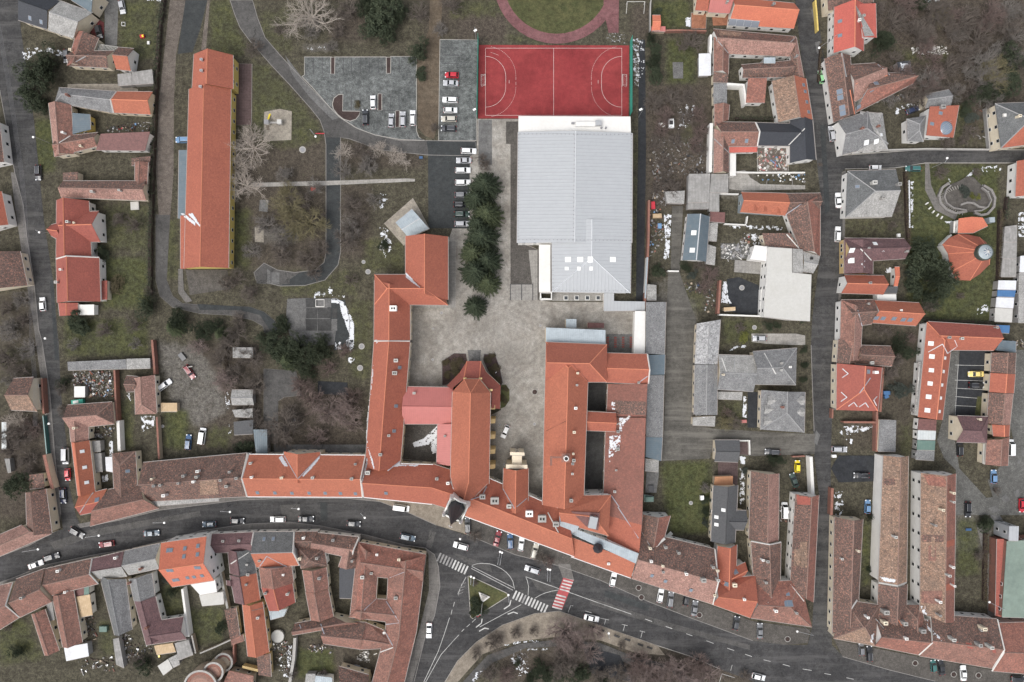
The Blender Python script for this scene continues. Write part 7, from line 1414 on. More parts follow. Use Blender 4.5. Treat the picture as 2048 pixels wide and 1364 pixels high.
# the row of spruces beside the parked cars
for x, y, r in ((970,370,38), (953,398,33), (974,428,37), (957,448,30), (964,473,41), (948,505,34), (974,520,35), (952,543,38), (976,565,30), (950,612,28)): tree('sp', x, y, r)
TREES = [('bp',618,28,58), ('bp',502,293,46), ('bp',490,370,40), ('bp',478,330,26), ('bp',505,268,26), ('bb',505,95,22), ('bp',688,302,22), ('bp',747,300,18), ('bp',762,294,16), ('bp',786,310,20), ('bp',803,318,20), ('bb',715,300,18), ('bb',735,310,20),
 ('by',580,420,38), ('by',618,442,40), ('by',590,460,26), ('by',575,385,22), ('bb',600,400,30), ('bb',640,430,22), ('ev',770,22,44), ('ev',745,55,26), ('ev',778,70,24), ('ev',730,15,28), ('ev',800,30,24), ('ev',838,105,27), ('ev',843,145,15), ('bb',700,20,30), ('bb',842,30,26), ('bb',905,8,24), ('bb',680,60,20), ('bb',560,60,20),
 ('ev',78,155,44), ('ev',60,190,30), ('ev',95,120,30), ('ev',85,215,22), ('ev',207,503,17), ('eg',205,528,9), ('ev',155,642,26), ('ev',295,612,26), ('ev',360,640,28), ('sp',345,655,22), ('ev',400,665,20), ('ev',425,655,22), ('sp',440,668,18), ('bk',395,690,22), ('bb',470,665,26), ('bb',455,690,26), ('bb',480,640,20), ('bb',300,585,14),
 ('ev',555,690,34), ('ev',590,700,38), ('ev',625,710,36), ('sp',575,720,26), ('ev',645,690,26), ('ev',610,740,24), ('ev',560,655,22), ('ev',530,680,22), ('br',660,735,24), ('br',690,700,16), ('bb',500,720,28), ('bb',470,745,28), ('bb',510,770,24), ('bb',500,825,22), ('bb',440,720,24), ('bk',450,760,26), ('bb',515,850,20),
 ('bk',655,825,38), ('bk',690,820,34), ('br',620,800,34), ('bk',640,870,26), ('bb',570,855,38), ('bb',585,830,26), ('br',700,790,24), ('br',600,770,22), ('bb',560,880,20), ('bk',705,850,22), ('ev',490,892,16), ('ev',475,900,12),
 ('bb',470,560,24), ('bb',500,585,20), ('bb',450,570,18), ('bb',700,560,18), ('ev',765,492,12), ('bb',690,480,30), ('bb',720,440,26), ('bb',700,410,24), ('bb',560,510,26), ('bb',610,520,28), ('bb',640,500,22),
 ('ev',30,967,31), ('bp',35,840,26), ('bb',40,870,28), ('br',60,860,24), ('bb',20,900,24), ('bb',55,920,22), ('bb',5,870,20), ('bb',30,820,18), ('bb',60,945,16), ('ev',128,765,15), ('bb',125,780,18), ('bb',128,820,14), ('ev',36,1305,18), ('ev',345,1182,16), ('eg',338,1160,12), ('ev',440,1255,16), ('bb',270,650,22), ('bb',210,660,18), ('bs',230,570,20), ('bb',270,450,22), ('ev',290,1335,20), ('bb',275,1320,20),
 ('ev',1310,100,18), ('ev',1305,125,18), ('ev',1313,148,20), ('ev',1303,78,15), ('ev',1315,25,12), ('bb',1385,85,26), ('bb',1365,95,18), ('bb',1310,205,24), ('bb',1345,200,24), ('bb',1375,190,20), ('br',1330,230,20), ('br',1320,255,22), ('br',1395,225,22), ('bb',1370,235,18), ('br',1400,260,20), ('br',1390,285,22), ('bb',1310,290,18), ('bb',1325,320,18), ('bb',1330,350,22), ('bb',1345,375,20), ('bb',1312,372,18), ('bb',1405,300,18), ('bb',1350,280,16),
 ('ev',1371,536,14), ('eg',1385,550,12), ('br',1420,548,20), ('br',1410,575,18), ('bb',1400,530,14), ('ev',1320,545,14), ('ol',1490,674,12.5), ('ev',1537,652,12), ('bb',1480,655,12), ('ev',1555,652,10), ('ev',1608,700,9), ('ev',1608,730,9), ('ev',1608,760,9), ('ev',1608,640,8), ('by',1450,845,18), ('bb',1470,840,18), ('br',1455,825,14), ('bg',1410,975,12),
 ('ev',1411,1025,12), ('eg',1410,1045,10), ('ev',1413,1000,10), ('ev',1545,918,14), ('ev',1560,920,12), ('eg',1490,940,8), ('bs',1310,580,10), ('ev',1312,535,10),
 ('ev',1845,520,34), ('ev',1880,535,38), ('ev',1862,560,36), ('ev',1895,570,24), ('ev',1850,495,26), ('eg',1820,548,18), ('ev',1830,580,22), ('ev',1860,595,24), ('bb',1855,615,18), ('ev',1828,495,11), ('bb',1865,610,16), ('eg',1800,780,24), ('bb',1778,745,20), ('ev',1795,690,24), ('ev',1815,705,20), ('bb',1790,720,18), ('br',1820,678,14), ('bb',1760,660,16), ('bb',1830,820,14), ('bb',1775,665,12),
 ('ev',1765,90,26), ('ev',1772,78,20), ('bb',1790,40,30), ('bb',1830,60,30), ('bb',1870,25,32), ('by',1885,28,28), ('bb',1900,60,30), ('br',1850,100,24), ('bb',1930,40,32), ('bb',1960,80,34), ('br',1985,30,30), ('bb',2020,60,30), ('bb',2035,20,26), ('ev',2020,110,30), ('by',1985,150,40), ('by',1965,140,26), ('bb',1930,110,28), ('bb',1900,130,26), ('br',1870,150,26), ('br',1855,175,24), ('bb',1950,180,26), ('ev',1965,190,30), ('ev',1990,185,26), ('ev',2025,160,28), ('bb',1910,180,22), ('bb',1880,185,20), ('bb',1790,115,18), ('bb',2040,130,24), ('bb',1750,20,22), ('br',1810,20,24), ('ev',1930,220,14), ('eg',1945,235,14), ('bb',1940,260,18), ('bb',1880,270,20), ('bb',1895,285,16), ('bb',1930,280,14), ('ev',1845,8,18), ('bb',2000,230,14), ('br',1970,55,24),
 ('bb',1950,345,14), ('bb',1880,345,16), ('ev',1975,1050,18), ('ev',1966,1040,14), ('bb',1955,1110,12), ('ev',1737,1140,8), ('ev',1740,1035,9),
 ('bk',1130,1268,40), ('bb',1135,1300,38), ('bk',1155,1285,34), ('bb',1125,1330,32), ('bk',1185,1262,26), ('bk',1180,1310,26), ('br',1275,1325,30), ('bk',1300,1345,34), ('bk',1340,1330,34), ('bk',1370,1352,34), ('br',1320,1360,30), ('bk',1270,1350,30), ('br',1395,1330,28), ('bk',1420,1355,30), ('bb',1345,1362,26), ('bb',1240,1345,22), ('bb',985,1290,24), ('bb',1000,1275,16), ('bb',1032,1265,14), ('bb',955,1305,16), ('bb',1065,1262,14), ('bb',980,1345,22), ('br',1010,1350,22), ('ev',1080,1340,22), ('ev',1110,1350,22), ('ev',1160,1350,26), ('ev',1035,1325,10), ('bb',1200,1350,24), ('ev',1060,1358,18), ('ev',1205,1362,18), ('bb',1490,1350,14), ('bb',1245,1290,12), ('bb',1085,1115,18), ('br',1098,1122,14), ('bb',950,1070,16),
 ('bb',965,315,14), ('bb',970,330,14), ('bs',716,208,9), ('bs',1270,700,5), ('ev',952,1213,17), ('ev',962,1222,14), ('ev',945,1225,10), ('bb',950,1165,8), ('bb',1920,590,10), ('bb',640,1290,12), ('bs',1003,795,9), ('bs',908,735,16), ('bs',990,735,12), ('bb',870,255,10), ('bb',1790,420,14), ('bb',1785,450,12), ('bb',12,720,26), ('bb',40,740,24), ('bb',15,620,20), ('bb',50,640,18), ('bb',20,1250,14), ('bb',395,1352,16), ('bb',585,1345,14), ('bb',645,1345,12), ('bb',1990,980,12), ('bs',1620,300,5), ('bb',1640,330,6)]
TREES += [('bg',690,345,26), ('bg',735,335,22), ('bg',560,475,26), ('bg',635,375,22), ('bg',530,450,24), ('bg',505,505,22), ('bb',625,545,20), ('bg',570,350,20), ('bg',705,455,28), ('bg',745,400,20), ('bg',20,660,26), ('bg',60,700,24), ('bg',20,760,22), ('bg',45,600,20), ('bg',150,690,16), ('bg',270,690,16), ('bb',240,440,16), ('bg',620,60,24), ('bg',660,95,18), ('bg',880,60,16)]
_r = random.Random(5)
TREES += [(_r.choice(['bg', 'bb', 'bg', 'br']), _r.uniform(1770, 2046), _r.uniform(0, 205), _r.uniform(20, 33)) for _ in range(26)]
TREES += [('bs', x, y, r) for x, y, r in ((895,748,9), (893,725,9), (922,722,9), (915,748,9), (976,722,9), (985,745,9), (996,762,8), (985,712,8), (1011,778,8), (1010,803,7), (878,950,.1)) if r > 1]
for k, x, y, r in TREES: tree(k, x, y, r)

# hedges
def hedge(c, w, h, look, t='P', mat='darkleaf', dens=26, name='hedge'):
    P2 = [W(p) for p in pts(t, c)]; r = random.Random(int(c[0] + c[1])); mb = MB(); b0 = P2[0]
    for i in range(len(P2) - 1):
        a, b_ = P2[i], P2[i + 1]; L = (b_ - a).length; d = (b_ - a) / L; s = Vector((-d.y, d.x, 0))
        for _ in range(int(L * dens * w)):
            q = a + d * r.uniform(0, L) + s * w * r.gauss(0, .27) + Vector((0, 0, h * (1 - abs(r.gauss(0, .22))))); u = Vector((r.gauss(0, 1), r.gauss(0, 1), r.gauss(0, .7))).normalized(); v = u.orthogonal().normalized(); z = r.uniform(.10, .24)
            k = len(mb.v); mb.v += [q - u * z, q + v * z * .5, q + u * z, q - v * z * .5]; mb.f.append((k, k + 1, k + 2, k + 3)); mb.m.append(0)
    o = thing(name, look, 'hedge', Vector((b0.x, b0.y, 0)), at=px(t, c[0], c[1])); part('leaves', mb.me('leaves', mat, off=Vector((b0.x, b0.y, 0))), o, kind='stuff')
    cb = MB(); cb.sweep([p[:2] for p in P2], w * .5, 0, h * .7); part('branches', cb.me('branches', 'soilb', off=Vector((b0.x, b0.y, 0))), o)
hedge((330,0, 322,60, 315,170, 308,350, 304,470, 303,590), 1.7, 2.2, 'long dark hedge beside the brown gravel path', dens=30); hedge((1997,420, 1994,560, 1985,645), 1.6, 2.0, 'dark hedge along the church lawn', mat='brownleaf'); hedge((1808,345, 1812,450, 1815,490), 1.4, 1.8, 'hedge on the left side of the church lawn', mat='brownleaf')
hedge((1820,638, 1990,646), 1.2, 1.6, 'low hedge behind the orange L-shaped house'); hedge((1968,1065, 1966,1200), 1.8, 1.6, 'bushy hedge right of the narrow lawn', mat='brownleaf'); hedge((2011,395, 2005,440), 1.2, 2.0, 'short dark green hedge near the right edge'); hedge((1470,238, 1546,240), 1.4, 1.2, 'green hedge above the slate corner house')
hedge((452,680, 455,740), 1.6, 1.4, 'brushy hedge between pale sheds', mat='brownleaf'); hedge((1635,165, 1640,90), 1.0, 1.5, 'thin roadside hedge by the side street', mat='brownleaf')
hedge((1430,955, 1480,985), .8, 1.0, 'small hedge of grey shrubs', mat='greyleaf') if False else None

# kidney-shaped planted terrace
def kidney():
    c = W(px('41', 1290, 230)); o = thing('garden_terrace', 'kidney-shaped terrace garden with curved stone walls', 'garden', Vector((c.x, c.y, 0)))
    for ln, w, h in (((1150,105, 1100,140, 1075,200, 1085,260, 1130,310, 1200,340, 1290,325), .7, .9), ((1160,125, 1125,160, 1110,210, 1125,260, 1180,300, 1280,318), .4, 1.3), ((1420,125, 1480,160, 1508,220, 1500,290, 1450,345, 1400,355, 1350,335), .7, .9), ((1240,275, 1290,258, 1340,262, 1380,290, 1440,300), .6, 1.0), ((1400,140, 1450,180, 1475,240, 1450,290, 1400,320, 1340,325), .4, 1.2)):
        mb = MB(); mb.sweep([W(p)[:2] for p in pts('41', ln)], w, 0, h); part('stone_wall', mb.me('stone_wall', 'kerbd', off=Vector((c.x, c.y, 0))), o)
    mb = MB(); mb.prism([tuple(W(p)[:2]) for p in pts('41', (1150,120, 1230,90, 1300,50, 1350,60, 1420,130, 1480,200, 1480,270, 1420,320, 1340,330, 1200,320, 1130,280, 1100,210))], 0, .35); part('planting_bed', mb.me('planting_bed', 'pavd', off=Vector((c.x, c.y, 0))), o)
    for i in range(26):
        a = PI * (.55 + i * .035); mb = MB(); mb.box((0, 0, .5), (1.1, .12, .12), -a + PI); q = W(px('41', 1290 + 195 * math.cos(a), 235 - 105 * math.sin(a) * -1)); part('paving_rib', mb.me('paving_rib', 'kerb'), o, loc=(q.x - c.x, q.y - c.y, 0))
kidney()
area('path', 'pav', (1850,325, 1858,325, 1862,370, 1880,410, 1915,430, 1910,440, 1870,420, 1850,380), z=.06)
tree('ol', 1944, 393, 8); tree('ol', 1956, 395, 7); tree('eg', 1930, 385, 14)
for i, (x, y) in enumerate([(985, 262), (1008, 298), (1035, 327), (1068, 352), (1100, 372)]):
    mb = MB(); mb.box((0, 0, .25), (.9, .35, .5), .6 + i * .1); thing('stone_block', 'white stone block beside the curved path', 'stone block', W(px('41', x, y)), mb.me('stone_block', 'whcap'), group='white stone blocks')

# ------------------------------------------------------------------ walls and fences
def gwall(c, h, w, m1, m2, look, t='P', name='garden_wall', cat='wall'):
    P2 = [W(p, h) for p in pts(t, c)]; b = Vector((P2[0].x, P2[0].y, 0)); mb = MB(); mb.sweep([p[:2] for p in P2], w, 0, h); o = thing(name, look, cat, b, mb.me(name, m1, off=b), at=px(t, c[len(c) // 4 * 2], c[len(c) // 4 * 2 + 1]))
    mb = MB(); mb.sweep([p[:2] for p in P2], w + .14, h, h + .1); part('coping', mb.me('coping', m2, off=b), o)
for a in [((325,300, 340,575),2.4,.4,'brickw','brickw','red wall beside the wooden garden fence','02'), ((1185,0, 1198,150, 1205,268),2.2,.5,'brickw','brickw','brick wall between the nursery track and the gardens','02'), ((345,895, 380,1050, 410,1160),3,.8,'cr','brickw','tall cream wall along the street','02'), ((892,235, 902,480, 912,640),2.4,.4,'brickw','brickw','narrow red-topped wall by the scrap yard','02'), ((920,630, 930,866),2.8,.7,'wh','whcap','thick white wall in the gardens','02'), ((1222,600, 1240,930),2.2,.4,'tan','brickw','rust-topped wall left of the blue car','02'),
          ((335,590, 365,890),2.0,.15,'c_teal','c_teal','green fabric fence along the street','02'), ((1470,210, 1500,205),1.2,.2,'tan','grcap','short fence piece by the dirt yard','02'), ((383,235, 378,560, 360,900, 345,1080),2.6,.5,'brickw','brickw','long brick wall behind the sports hall','31'), ((370,680, 352,1000),3.0,.3,'wh','zn','pale wall beside the long brick wall','31'), ((938,860, 930,1000, 922,1120),2.6,.5,'brickw','brickw','brick wall beside the dark pond yard','31'), ((930,1128, 1270,1140, 1600,1160),2.0,.3,'wh','whcap','pale wall below the big flat roof','31'),
          ((1260,930, 1252,1130),2.2,.4,'wh','whcap','white wall on the left of the flat hall','31'), ((528,787, 615,789),1.6,.25,'wh','whcap','short white gate wall across the gravel track','31'), ((340,640, 590,642),2.2,.4,'brickw','brickw','orange wall with snow behind it','42'), ((600,560, 598,870),2.4,.5,'brickw','brickw','long orange wall beside the grey outbuilding','42'), ((650,205, 625,560),2.2,.5,'brickw','brickw','orange wall at the rear of the chevron-roofed villa','42'), ((255,535, 252,610),2,.3,'brickw','brickw','tiny red wall by the street','42'), ((85,910, 100,1200),3,.8,'wh','whcap','notched white wall along the street','42'), ((252,1155, 245,1364),2.4,.6,'brickw','brickw','rust wall along the cobbled yard','42'),
          ((120,0, 130,100, 140,240),2.0,.3,'ye','ye','yellow fence wall at the top street','40'), ((330,1185, 650,1170, 990,1160, 1480,1165),1.4,.3,'gy','grcap','grey wall along the cross street','40'), ((1450,840, 1480,1160),1.6,.2,'gy','grcap','dark fence left of the pale villa','40'), ((150,455, 185,640, 215,790),2.0,.5,'tan','grcap','long weathered wall left of the narrow houses','13'), ((0,1140, 120,1090, 240,1035),1.8,.25,'tan','grcap','thin pale garden wall running diagonally','13'), ((262,1040, 262,1225),2,.3,'brickw','brickw','red garden wall above the stone tower','13'), ((330,1245, 455,1275),2.2,.6,'ylw','ylw','ochre wall beside the narrow house','13'), ((740,1020, 730,1180, 700,1364),2.2,.7,'gy','grcap','thick grey wall left of the small lawn','13'), ((1420,640, 1470,1010),2.8,.5,'wh','whcap','white wall between two gardens','03'), ((1220,690, 1250,860),1.6,.3,'wh','whcap','white garden wall by the small lawn','03'), ((1495,1000, 1525,1140),2,.3,'tan','grcap','plank fence at the lower garden','03'),
          ((850,80, 855,450),1.6,.2,'wh','snowroof','snow-dusted kerb wall of the church lawn','41'), ((1205,400, 1200,490),2.0,.4,'gy','whcap','short wall at the chapel annex','41'), ((1180,505, 1100,580),1.6,.3,'wh','whcap','white diagonal ledge by the chapel','41'), ((865,270, 860,420),2.6,.5,'wh','wh','pale wall of the courtyard house','30'), ((868,960, 860,1340),3.5,.8,'wh','whcap','tall white wall left of the brown house','30'), ((990,655, 1118,662, 1140,810),4,.6,'wh','whcap','white parapet wall of the little house','30'), ((1000,1340, 1228,1345, 1598,1345),1.2,.25,'wh','whcap','low wall at the toy-strewn patio','30'), ((397,0, 393,60, 392,240),2.0,.15,'gy','grcap','dark boundary fence right of the track','30'),
          ((400,240, 600,235, 830,240),1.8,.3,'brickw','brickw','rust garden wall below the lawn','30'), ((930,185, 1080,188),1.4,.2,'wh','whcap','thin white fence beside the sheds','31'), ((970,420, 1140,428),1.4,.2,'wh','whcap','white fence above the snowy garden','31'), ((1150,360, 1140,420),1.4,.2,'wh','whcap','small fence beside the dormer house','31'), ((1165,790, 1168,895),1.4,.2,'wh','whcap','white fence by the maroon paving','32'), ((1085,785, 1170,785),1.4,.2,'wh','whcap','pale fence behind the grey garage','32'), ((1500,910, 1598,905),1.4,.25,'brickw','brickw','low brown wall beside the lane','32')]:
    gwall(a[0], a[1], a[2], a[3], a[4], a[5], t=a[6])
mb = MB()
def pergola(t, c, n, look):
    q = [W(p, 2.6) for p in pts(t, c)]; b = Vector((q[0].x, q[0].y, 0)); o = thing('pergola', look, 'pergola', b)
    for i in range(n):
        u = i / (n - 1); a = q[0].lerp(q[1], u); d = q[3].lerp(q[2], u); mb = MB(); mb.box((a + d) / 2 - b, ((d - a).length, .12, .15), math.atan2((d - a).y, (d - a).x)); part('rafter', mb.me('rafter', 'wmo'), o)
    for e in ((q[0], q[1]), (q[3], q[2])): mb = MB(); mb.box((e[0] + e[1]) / 2 - b - Vector((0, 0, .13)), ((e[1] - e[0]).length, .14, .14), math.atan2((e[1] - e[0]).y, (e[1] - e[0]).x)); part('beam', mb.me('beam', 'wmo'), o)
    for p in q: mb = MB(); mb.box((p.x - b.x, p.y - b.y, 1.25), (.14, .14, 2.5)); part('post', mb.me('post', 'wmo'), o)
pergola('00', (760,342, 918,365, 895,410, 748,388), 16, 'white slatted pergola between two tiled houses')

# ------------------------------------------------------------------ lamps, poles, wires
def lamp(t, x, y, bx, by, h=8, kind='disc', look='street lamp with a white head'):
    a = W(px(t, x, y), h); b_ = W(px(t, bx, by), 0); d = Vector((a.x - b_.x, a.y - b_.y, 0)); o = thing('street_lamp', look, 'street lamp', b_, group='street lamps', at=px(t, x, y))
    mb = MB(); mb.tube((0, 0, 0), (0, 0, h - .3), .09, .06, 8); mb.tube((0, 0, h - .35), (d.x, d.y, h), .05, .04, 6); part('pole', mb.me('pole', 'steel'), o)
    mb = MB()
    if kind == 'disc': mb.tube((d.x, d.y, h - .1), (d.x, d.y, h + .12), .34, .28, 12)
    else: mb.box((d.x, d.y, h), (.9, .55, .16), .5)
    part('lamp_head', mb.me('lamp_head', 'lampw'), o)
for a in (('03',770,223,768,190), ('03',295,330,290,300), ('03',1280,123,1278,80), ('12',233,1340,228,1295), ('12',768,1317,766,1272), ('23',-275,84,-270,10), ('23',780,350,765,395), ('23',795,356,782,400), ('23',1152,486,1140,520), ('23',1170,490,1160,525), ('23',553,543,560,548), ('23',575,553,580,556), ('23',845,686,850,680), ('23',468,250,488,210),
          ('01',305,485,390,495), ('01',350,1312,460,1320), ('00',258,1068,385,1115), ('02',380,652,480,640), ('40',1148,1232,1030,1305), ('40',150,372,212,343), ('10',900,1063,905,1058), ('53',511,742,512,738), ('33',1538,970,1590,930), ('33',68,985,50,955), ('22',-1200,1340,-1198,1300)):
    if a[0] == '22': continue
    lamp(*a, h=7.5)
for a in (('20',587,237,593,303), ('20',580,853,590,920), ('30',318,853,300,915)): lamp(*a, h=9, kind='box', look='floodlight mast beside the court')
poles = [W(px('00', 75, 50)), W(px('00', 258, 1110)), W(px('01', 330, 490)), W(px('01', 372, 1315)), W(px('02', 400, 650))]
for i in range(len(poles) - 1):
    a, b_ = poles[i], poles[i + 1]
    w0 = None
    for k in range(4):
        mb = MB(); N = 10; dx = .35 * (k - 1.5)
        P3 = [a.lerp(b_, j / N) + Vector((dx, 0, 8.0 - 3.0 * (j / N) * (1 - j / N))) - a for j in range(N + 1)]
        for j in range(N): mb.tube(P3[j], P3[j + 1], .022, .022, 3, cap=False)
        if k == 0: w0 = thing('overhead_wires', 'thin overhead wires', 'wires', a, mb.me('overhead_wires', 'frame'), at=back((a + b_) / 2))
        else: part('wire', mb.me('wire', 'frame'), w0)

# ------------------------------------------------------------------ street furniture and yard things
for i, (t, x, y) in enumerate([('23',1490,928), ('23',1565,955), ('33',10,958), ('33',130,1003), ('33',213,1031), ('33',312,1070), ('33',385,1093)]):
    o = thing('park_bench', 'dark park bench on the pale gravel', 'bench', W(px(t, x, y)), group='park benches along the road', rot=-.35)
    mb = MB()
    for k in range(3): mb.box((0, -.2 + k * .16, .45), (1.7, .13, .05))
    part('seat', mb.me('seat', 'blacktrim'), o); mb = MB(); mb.box((0, .34, .75), (1.7, .05, .3)); part('backrest', mb.me('backrest', 'blacktrim'), o)
    for s in (-1, 1): mb = MB(); mb.box((s * .7, .05, .22), (.08, .5, .44)); part('leg', mb.me('leg', 'frame'), o)
for t, x, y in [('33',300,628), ('33',322,702), ('33',773,840), ('33',1460,1027), ('43',895,1215), ('43',1195,1302), ('43',1388,1310), ('22',1050,405)]:
    mb = MB(); mb.sweep([(math.cos(k * PI / 8) * .8, math.sin(k * PI / 8) * .8) for k in range(17)], .14, .1, .3); o = thing('tree_ring', 'round tree pit ring', 'tree ring', W(px(t, x, y)), mb.me('tree_ring', 'grcap'), group='tree rings in the pavement')
    mb = MB(); mb.tube((0, 0, 0), (0, 0, .15), .7, .7, 14); part('soil', mb.me('soil', 'soilb'), o); mb = MB(); mb.tube((0, 0, .1), (.1, .05, 2.6), .06, .03, 6); part('sapling', mb.me('sapling', 'trunk'), o)
for t, x, y, r in [('22',1048,655,.5), ('22',778,662,.4), ('22',255,153,.4), ('22',812,970,.4), ('21',324,1113,.5), ('21',1095,1213,.4), ('12',1248,218,.9), ('12',1260,50,.9), ('11',1310,793,.8), ('11',1275,717,.6), ('12',690,650,.7), ('12',732,628,.7), ('10',800,1167,1.0), ('02',1268,672,.5), ('31',1203,1227,.7), ('32',708,1270,.6), ('21',258,1237,.3), ('31',1105,918,.8)]:
    mb = MB(); mb.tube((0, 0, 0), (0, 0, .12), r, r, 14); o = thing('manhole', 'round concrete shaft cover', 'manhole', W(px(t, x, y)), mb.me('manhole', 'grcap'), group='round shaft covers'); mb = MB(); mb.tube((0, 0, .1), (0, 0, .14), r * .7, r * .7, 14); part('lid', mb.me('lid', 'frame'), o)
for x in (1293, 1377, 1460, 1543):
    mb = MB(); mb.sweep([(-.6, -.6), (.6, -.6), (.6, .6), (-.6, .6), (-.6, -.6)], .22, .05, .45); o = thing('light_shaft', 'square framed light shaft in the paving', 'light shaft', W(px('21', x, 997)), mb.me('light_shaft', 'framew'), group='light shafts below the sports hall'); mb = MB(); mb.box((0, 0, .36), (1.0, 1.0, .05)); part('pane', mb.me('pane', 'pane'), o)
mb = MB(); mb.sweep([(-1.6, -1.0), (1.6, -1.0), (1.6, 1.0), (-1.6, 1.0), (-1.6, -1.0)], .5, 0, 3.2); thing('entrance_frame', 'white open entrance frame at the end of the annex', 'entrance', W(px('21', 1135, 984)), mb.me('entrance_frame', 'wm'))
# playground
c = W(px('10', 585, 965)); o = thing('play_tower', 'wooden climbing frame with two towers and a yellow slide', 'playground', c)
for s in (-1, 1):
    mb = MB(); mb.box((s * 1.9, 0, 1.3), (1.25, 1.25, .1)); 
    for u in (-.55, .55):
        for v in (-.55, .55): mb.box((s * 1.9 + u, v, 1.2), (.1, .1, 2.4))
    part('tower', mb.me('tower', 'grcap'), o); mb = MB(); mb.box((s * 1.9, 0, 2.4), (1.3, 1.3, .08)); part('tower_roof', mb.me('tower_roof', 'wmo' if s > 0 else 'frame'), o)
mb = MB(); mb.box((0, 0, 1.25), (2.6, .5, .08)); mb.box((0, .3, 1.6), (2.6, .04, .06)); mb.box((0, -.3, 1.6), (2.6, .04, .06)); part('bridge', mb.me('bridge', 'grcap'), o)
mb = MB(); mb.v = [Vector(v) for v in ((-2.0, .6, 1.4), (-1.5, .6, 1.4), (-1.2, 2.9, .25), (-1.7, 2.9, .25), (-2.0, .6, 1.3), (-1.5, .6, 1.3), (-1.2, 2.9, .15), (-1.7, 2.9, .15))]; mb.f = [(0, 1, 2, 3), (7, 6, 5, 4), (0, 3, 7, 4), (1, 5, 6, 2), (3, 2, 6, 7)]; mb.m = [0] * 5; part('slide', mb.me('slide', 'c_yellow'), o)
mb = MB(); [mb.box((-1.9, -.9 - k * .22, 1.1 - k * .2), (.8, .12, .06)) for k in range(6)]; part('ramp', mb.me('ramp', 'trunk'), o)
mb = MB(); mb.box((0, 0, .5), (2.6, .25, .12), .0); thing('seesaw', 'red seesaw beside the path', 'seesaw', W(px('10', 938, 1044)), mb.me('seesaw', 'c_red'))
mb = MB(); [mb.box((0, -.55 + k * .36, .5), (1.5, .3, .06)) for k in range(4)]; o = thing('picnic_bench', 'orange-red slatted picnic bench', 'bench', W(px('11', 885, 150)), mb.me('picnic_bench', 'scr')); mb = MB(); mb.box((0, 0, .25), (.2, 1.3, .5)); part('leg', mb.me('leg', 'frame'), o)
mb = MB(); mb.box((0, 0, .3), (1.4, 1.4, .5)); thing('concrete_box', 'square concrete box in the snowy lawn', 'concrete box', W(px('11', 1420, 607)), mb.me('concrete_box', 'wmo'))
mb = MB(); mb.sweep([(-2.0, -1.3), (2.0, -1.3), (2.0, 1.3), (-2.0, 1.3), (-2.0, -1.3)], .3, 0, .5); thing('fountain_frame', 'pale square frame on the old concrete court', 'frame', W(px('11', 938, 1038)), mb.me('fountain_frame', 'whcap')).scale = (.62, .8, 1)
mb = MB(); mb.tube((0, 0, 0), (0, 0, .9), 1.85, 1.85, 24); o = thing('covered_pool', 'round pool under a wrinkled grey cover', 'pool', W(px('13', 611, 1000)), mb.me('covered_pool', 'wmo')); mb = MB(); mb.sweep([(math.cos(k * PI / 12) * 1.85, math.sin(k * PI / 12) * 1.85) for k in range(25)], .15, .85, .98); part('rim', mb.me('rim', 'grcap'), o)
mb = MB(); mb.box((0, 0, .8), (1.6, 2.6, 1.2), .05); o = thing('garden_cart', 'white cart with a frame in the shrubby garden', 'cart', W(px('30', 548, 970)), mb.me('garden_cart', 'c_white')); mb = MB(); mb.box((0, .2, 1.42), (1.1, 1.2, .06)); part('seat', mb.me('seat', 'blacktrim'), o)
mb = MB(); mb.box((0, 0, .5), (2.0, 1.2, .4)); thing('garden_trailer', 'small grey trailer beside the white cart', 'trailer', W(px('30', 478, 978)), mb.me('garden_trailer', 'lampw'))
mb = MB(); mb.box((0, 0, .7), (1.9, 1.1, 1.2)); mb.box((.1, -1.1, .5), (1.2, 1.0, .9), .4); thing('blue_tarpaulin', 'bright blue tarpaulin over stacked goods', 'tarpaulin', W(px('42', 662, 410)), mb.me('blue_tarpaulin', 'blue'))
mb = MB(); mb.box((0, 0, .6), (2.2, 1.6, 1.1)); thing('green_tarpaulin', 'pale green tarpaulin heap in a yard', 'tarpaulin', W(px('03', 818, 942)), mb.me('green_tarpaulin', 'gn'))
mb = MB(); mb.box((0, 0, .7), (3.4, 1.4, 1.3), .12); o = thing('green_boat', 'green and white boat hull among scrap', 'boat', W(px('02', 620, 480)), mb.me('green_boat', 'netg')); mb = MB(); mb.box((-.4, 0, 1.37), (1.6, .8, .08), .12); part('deck', mb.me('deck', 'whcap'), o)
mb = MB(); mb.box((0, 0, .2), (1.6, .7, .3)); thing('blue_boat', 'blue plastic paddling boat on the grass', 'boat', W(px('43', 1310, 174)), mb.me('blue_boat', 'c_blue'))
mb = MB(); mb.box((0, 0, .4), (1.2, .9, .8), .2); o = thing('toy_house', 'red and yellow garden toy', 'toy', W(px('00', 1115, 288)), mb.me('toy_house', 'c_red')); mb = MB(); mb.box((.25, 0, .82), (.5, .7, .1), .2); part('toy_roof', mb.me('toy_roof', 'c_yellow'), o)
mb = MB(); mb.box((0, 0, .3), (.7, .9, .5)); thing('rabbit_hutch', 'small white box on the lawn', 'box', W(px('00', 1162, 337)), mb.me('rabbit_hutch', 'wm'))
mb = MB(); mb.sweep([(-.5, -.5), (.5, -.5), (.5, .5), (-.5, .5), (-.5, -.5)], .12, 0, .4); thing('planter_frame', 'small square white planter on the lawn', 'planter', W(px('00', 965, 190)), mb.me('planter_frame', 'wm'))
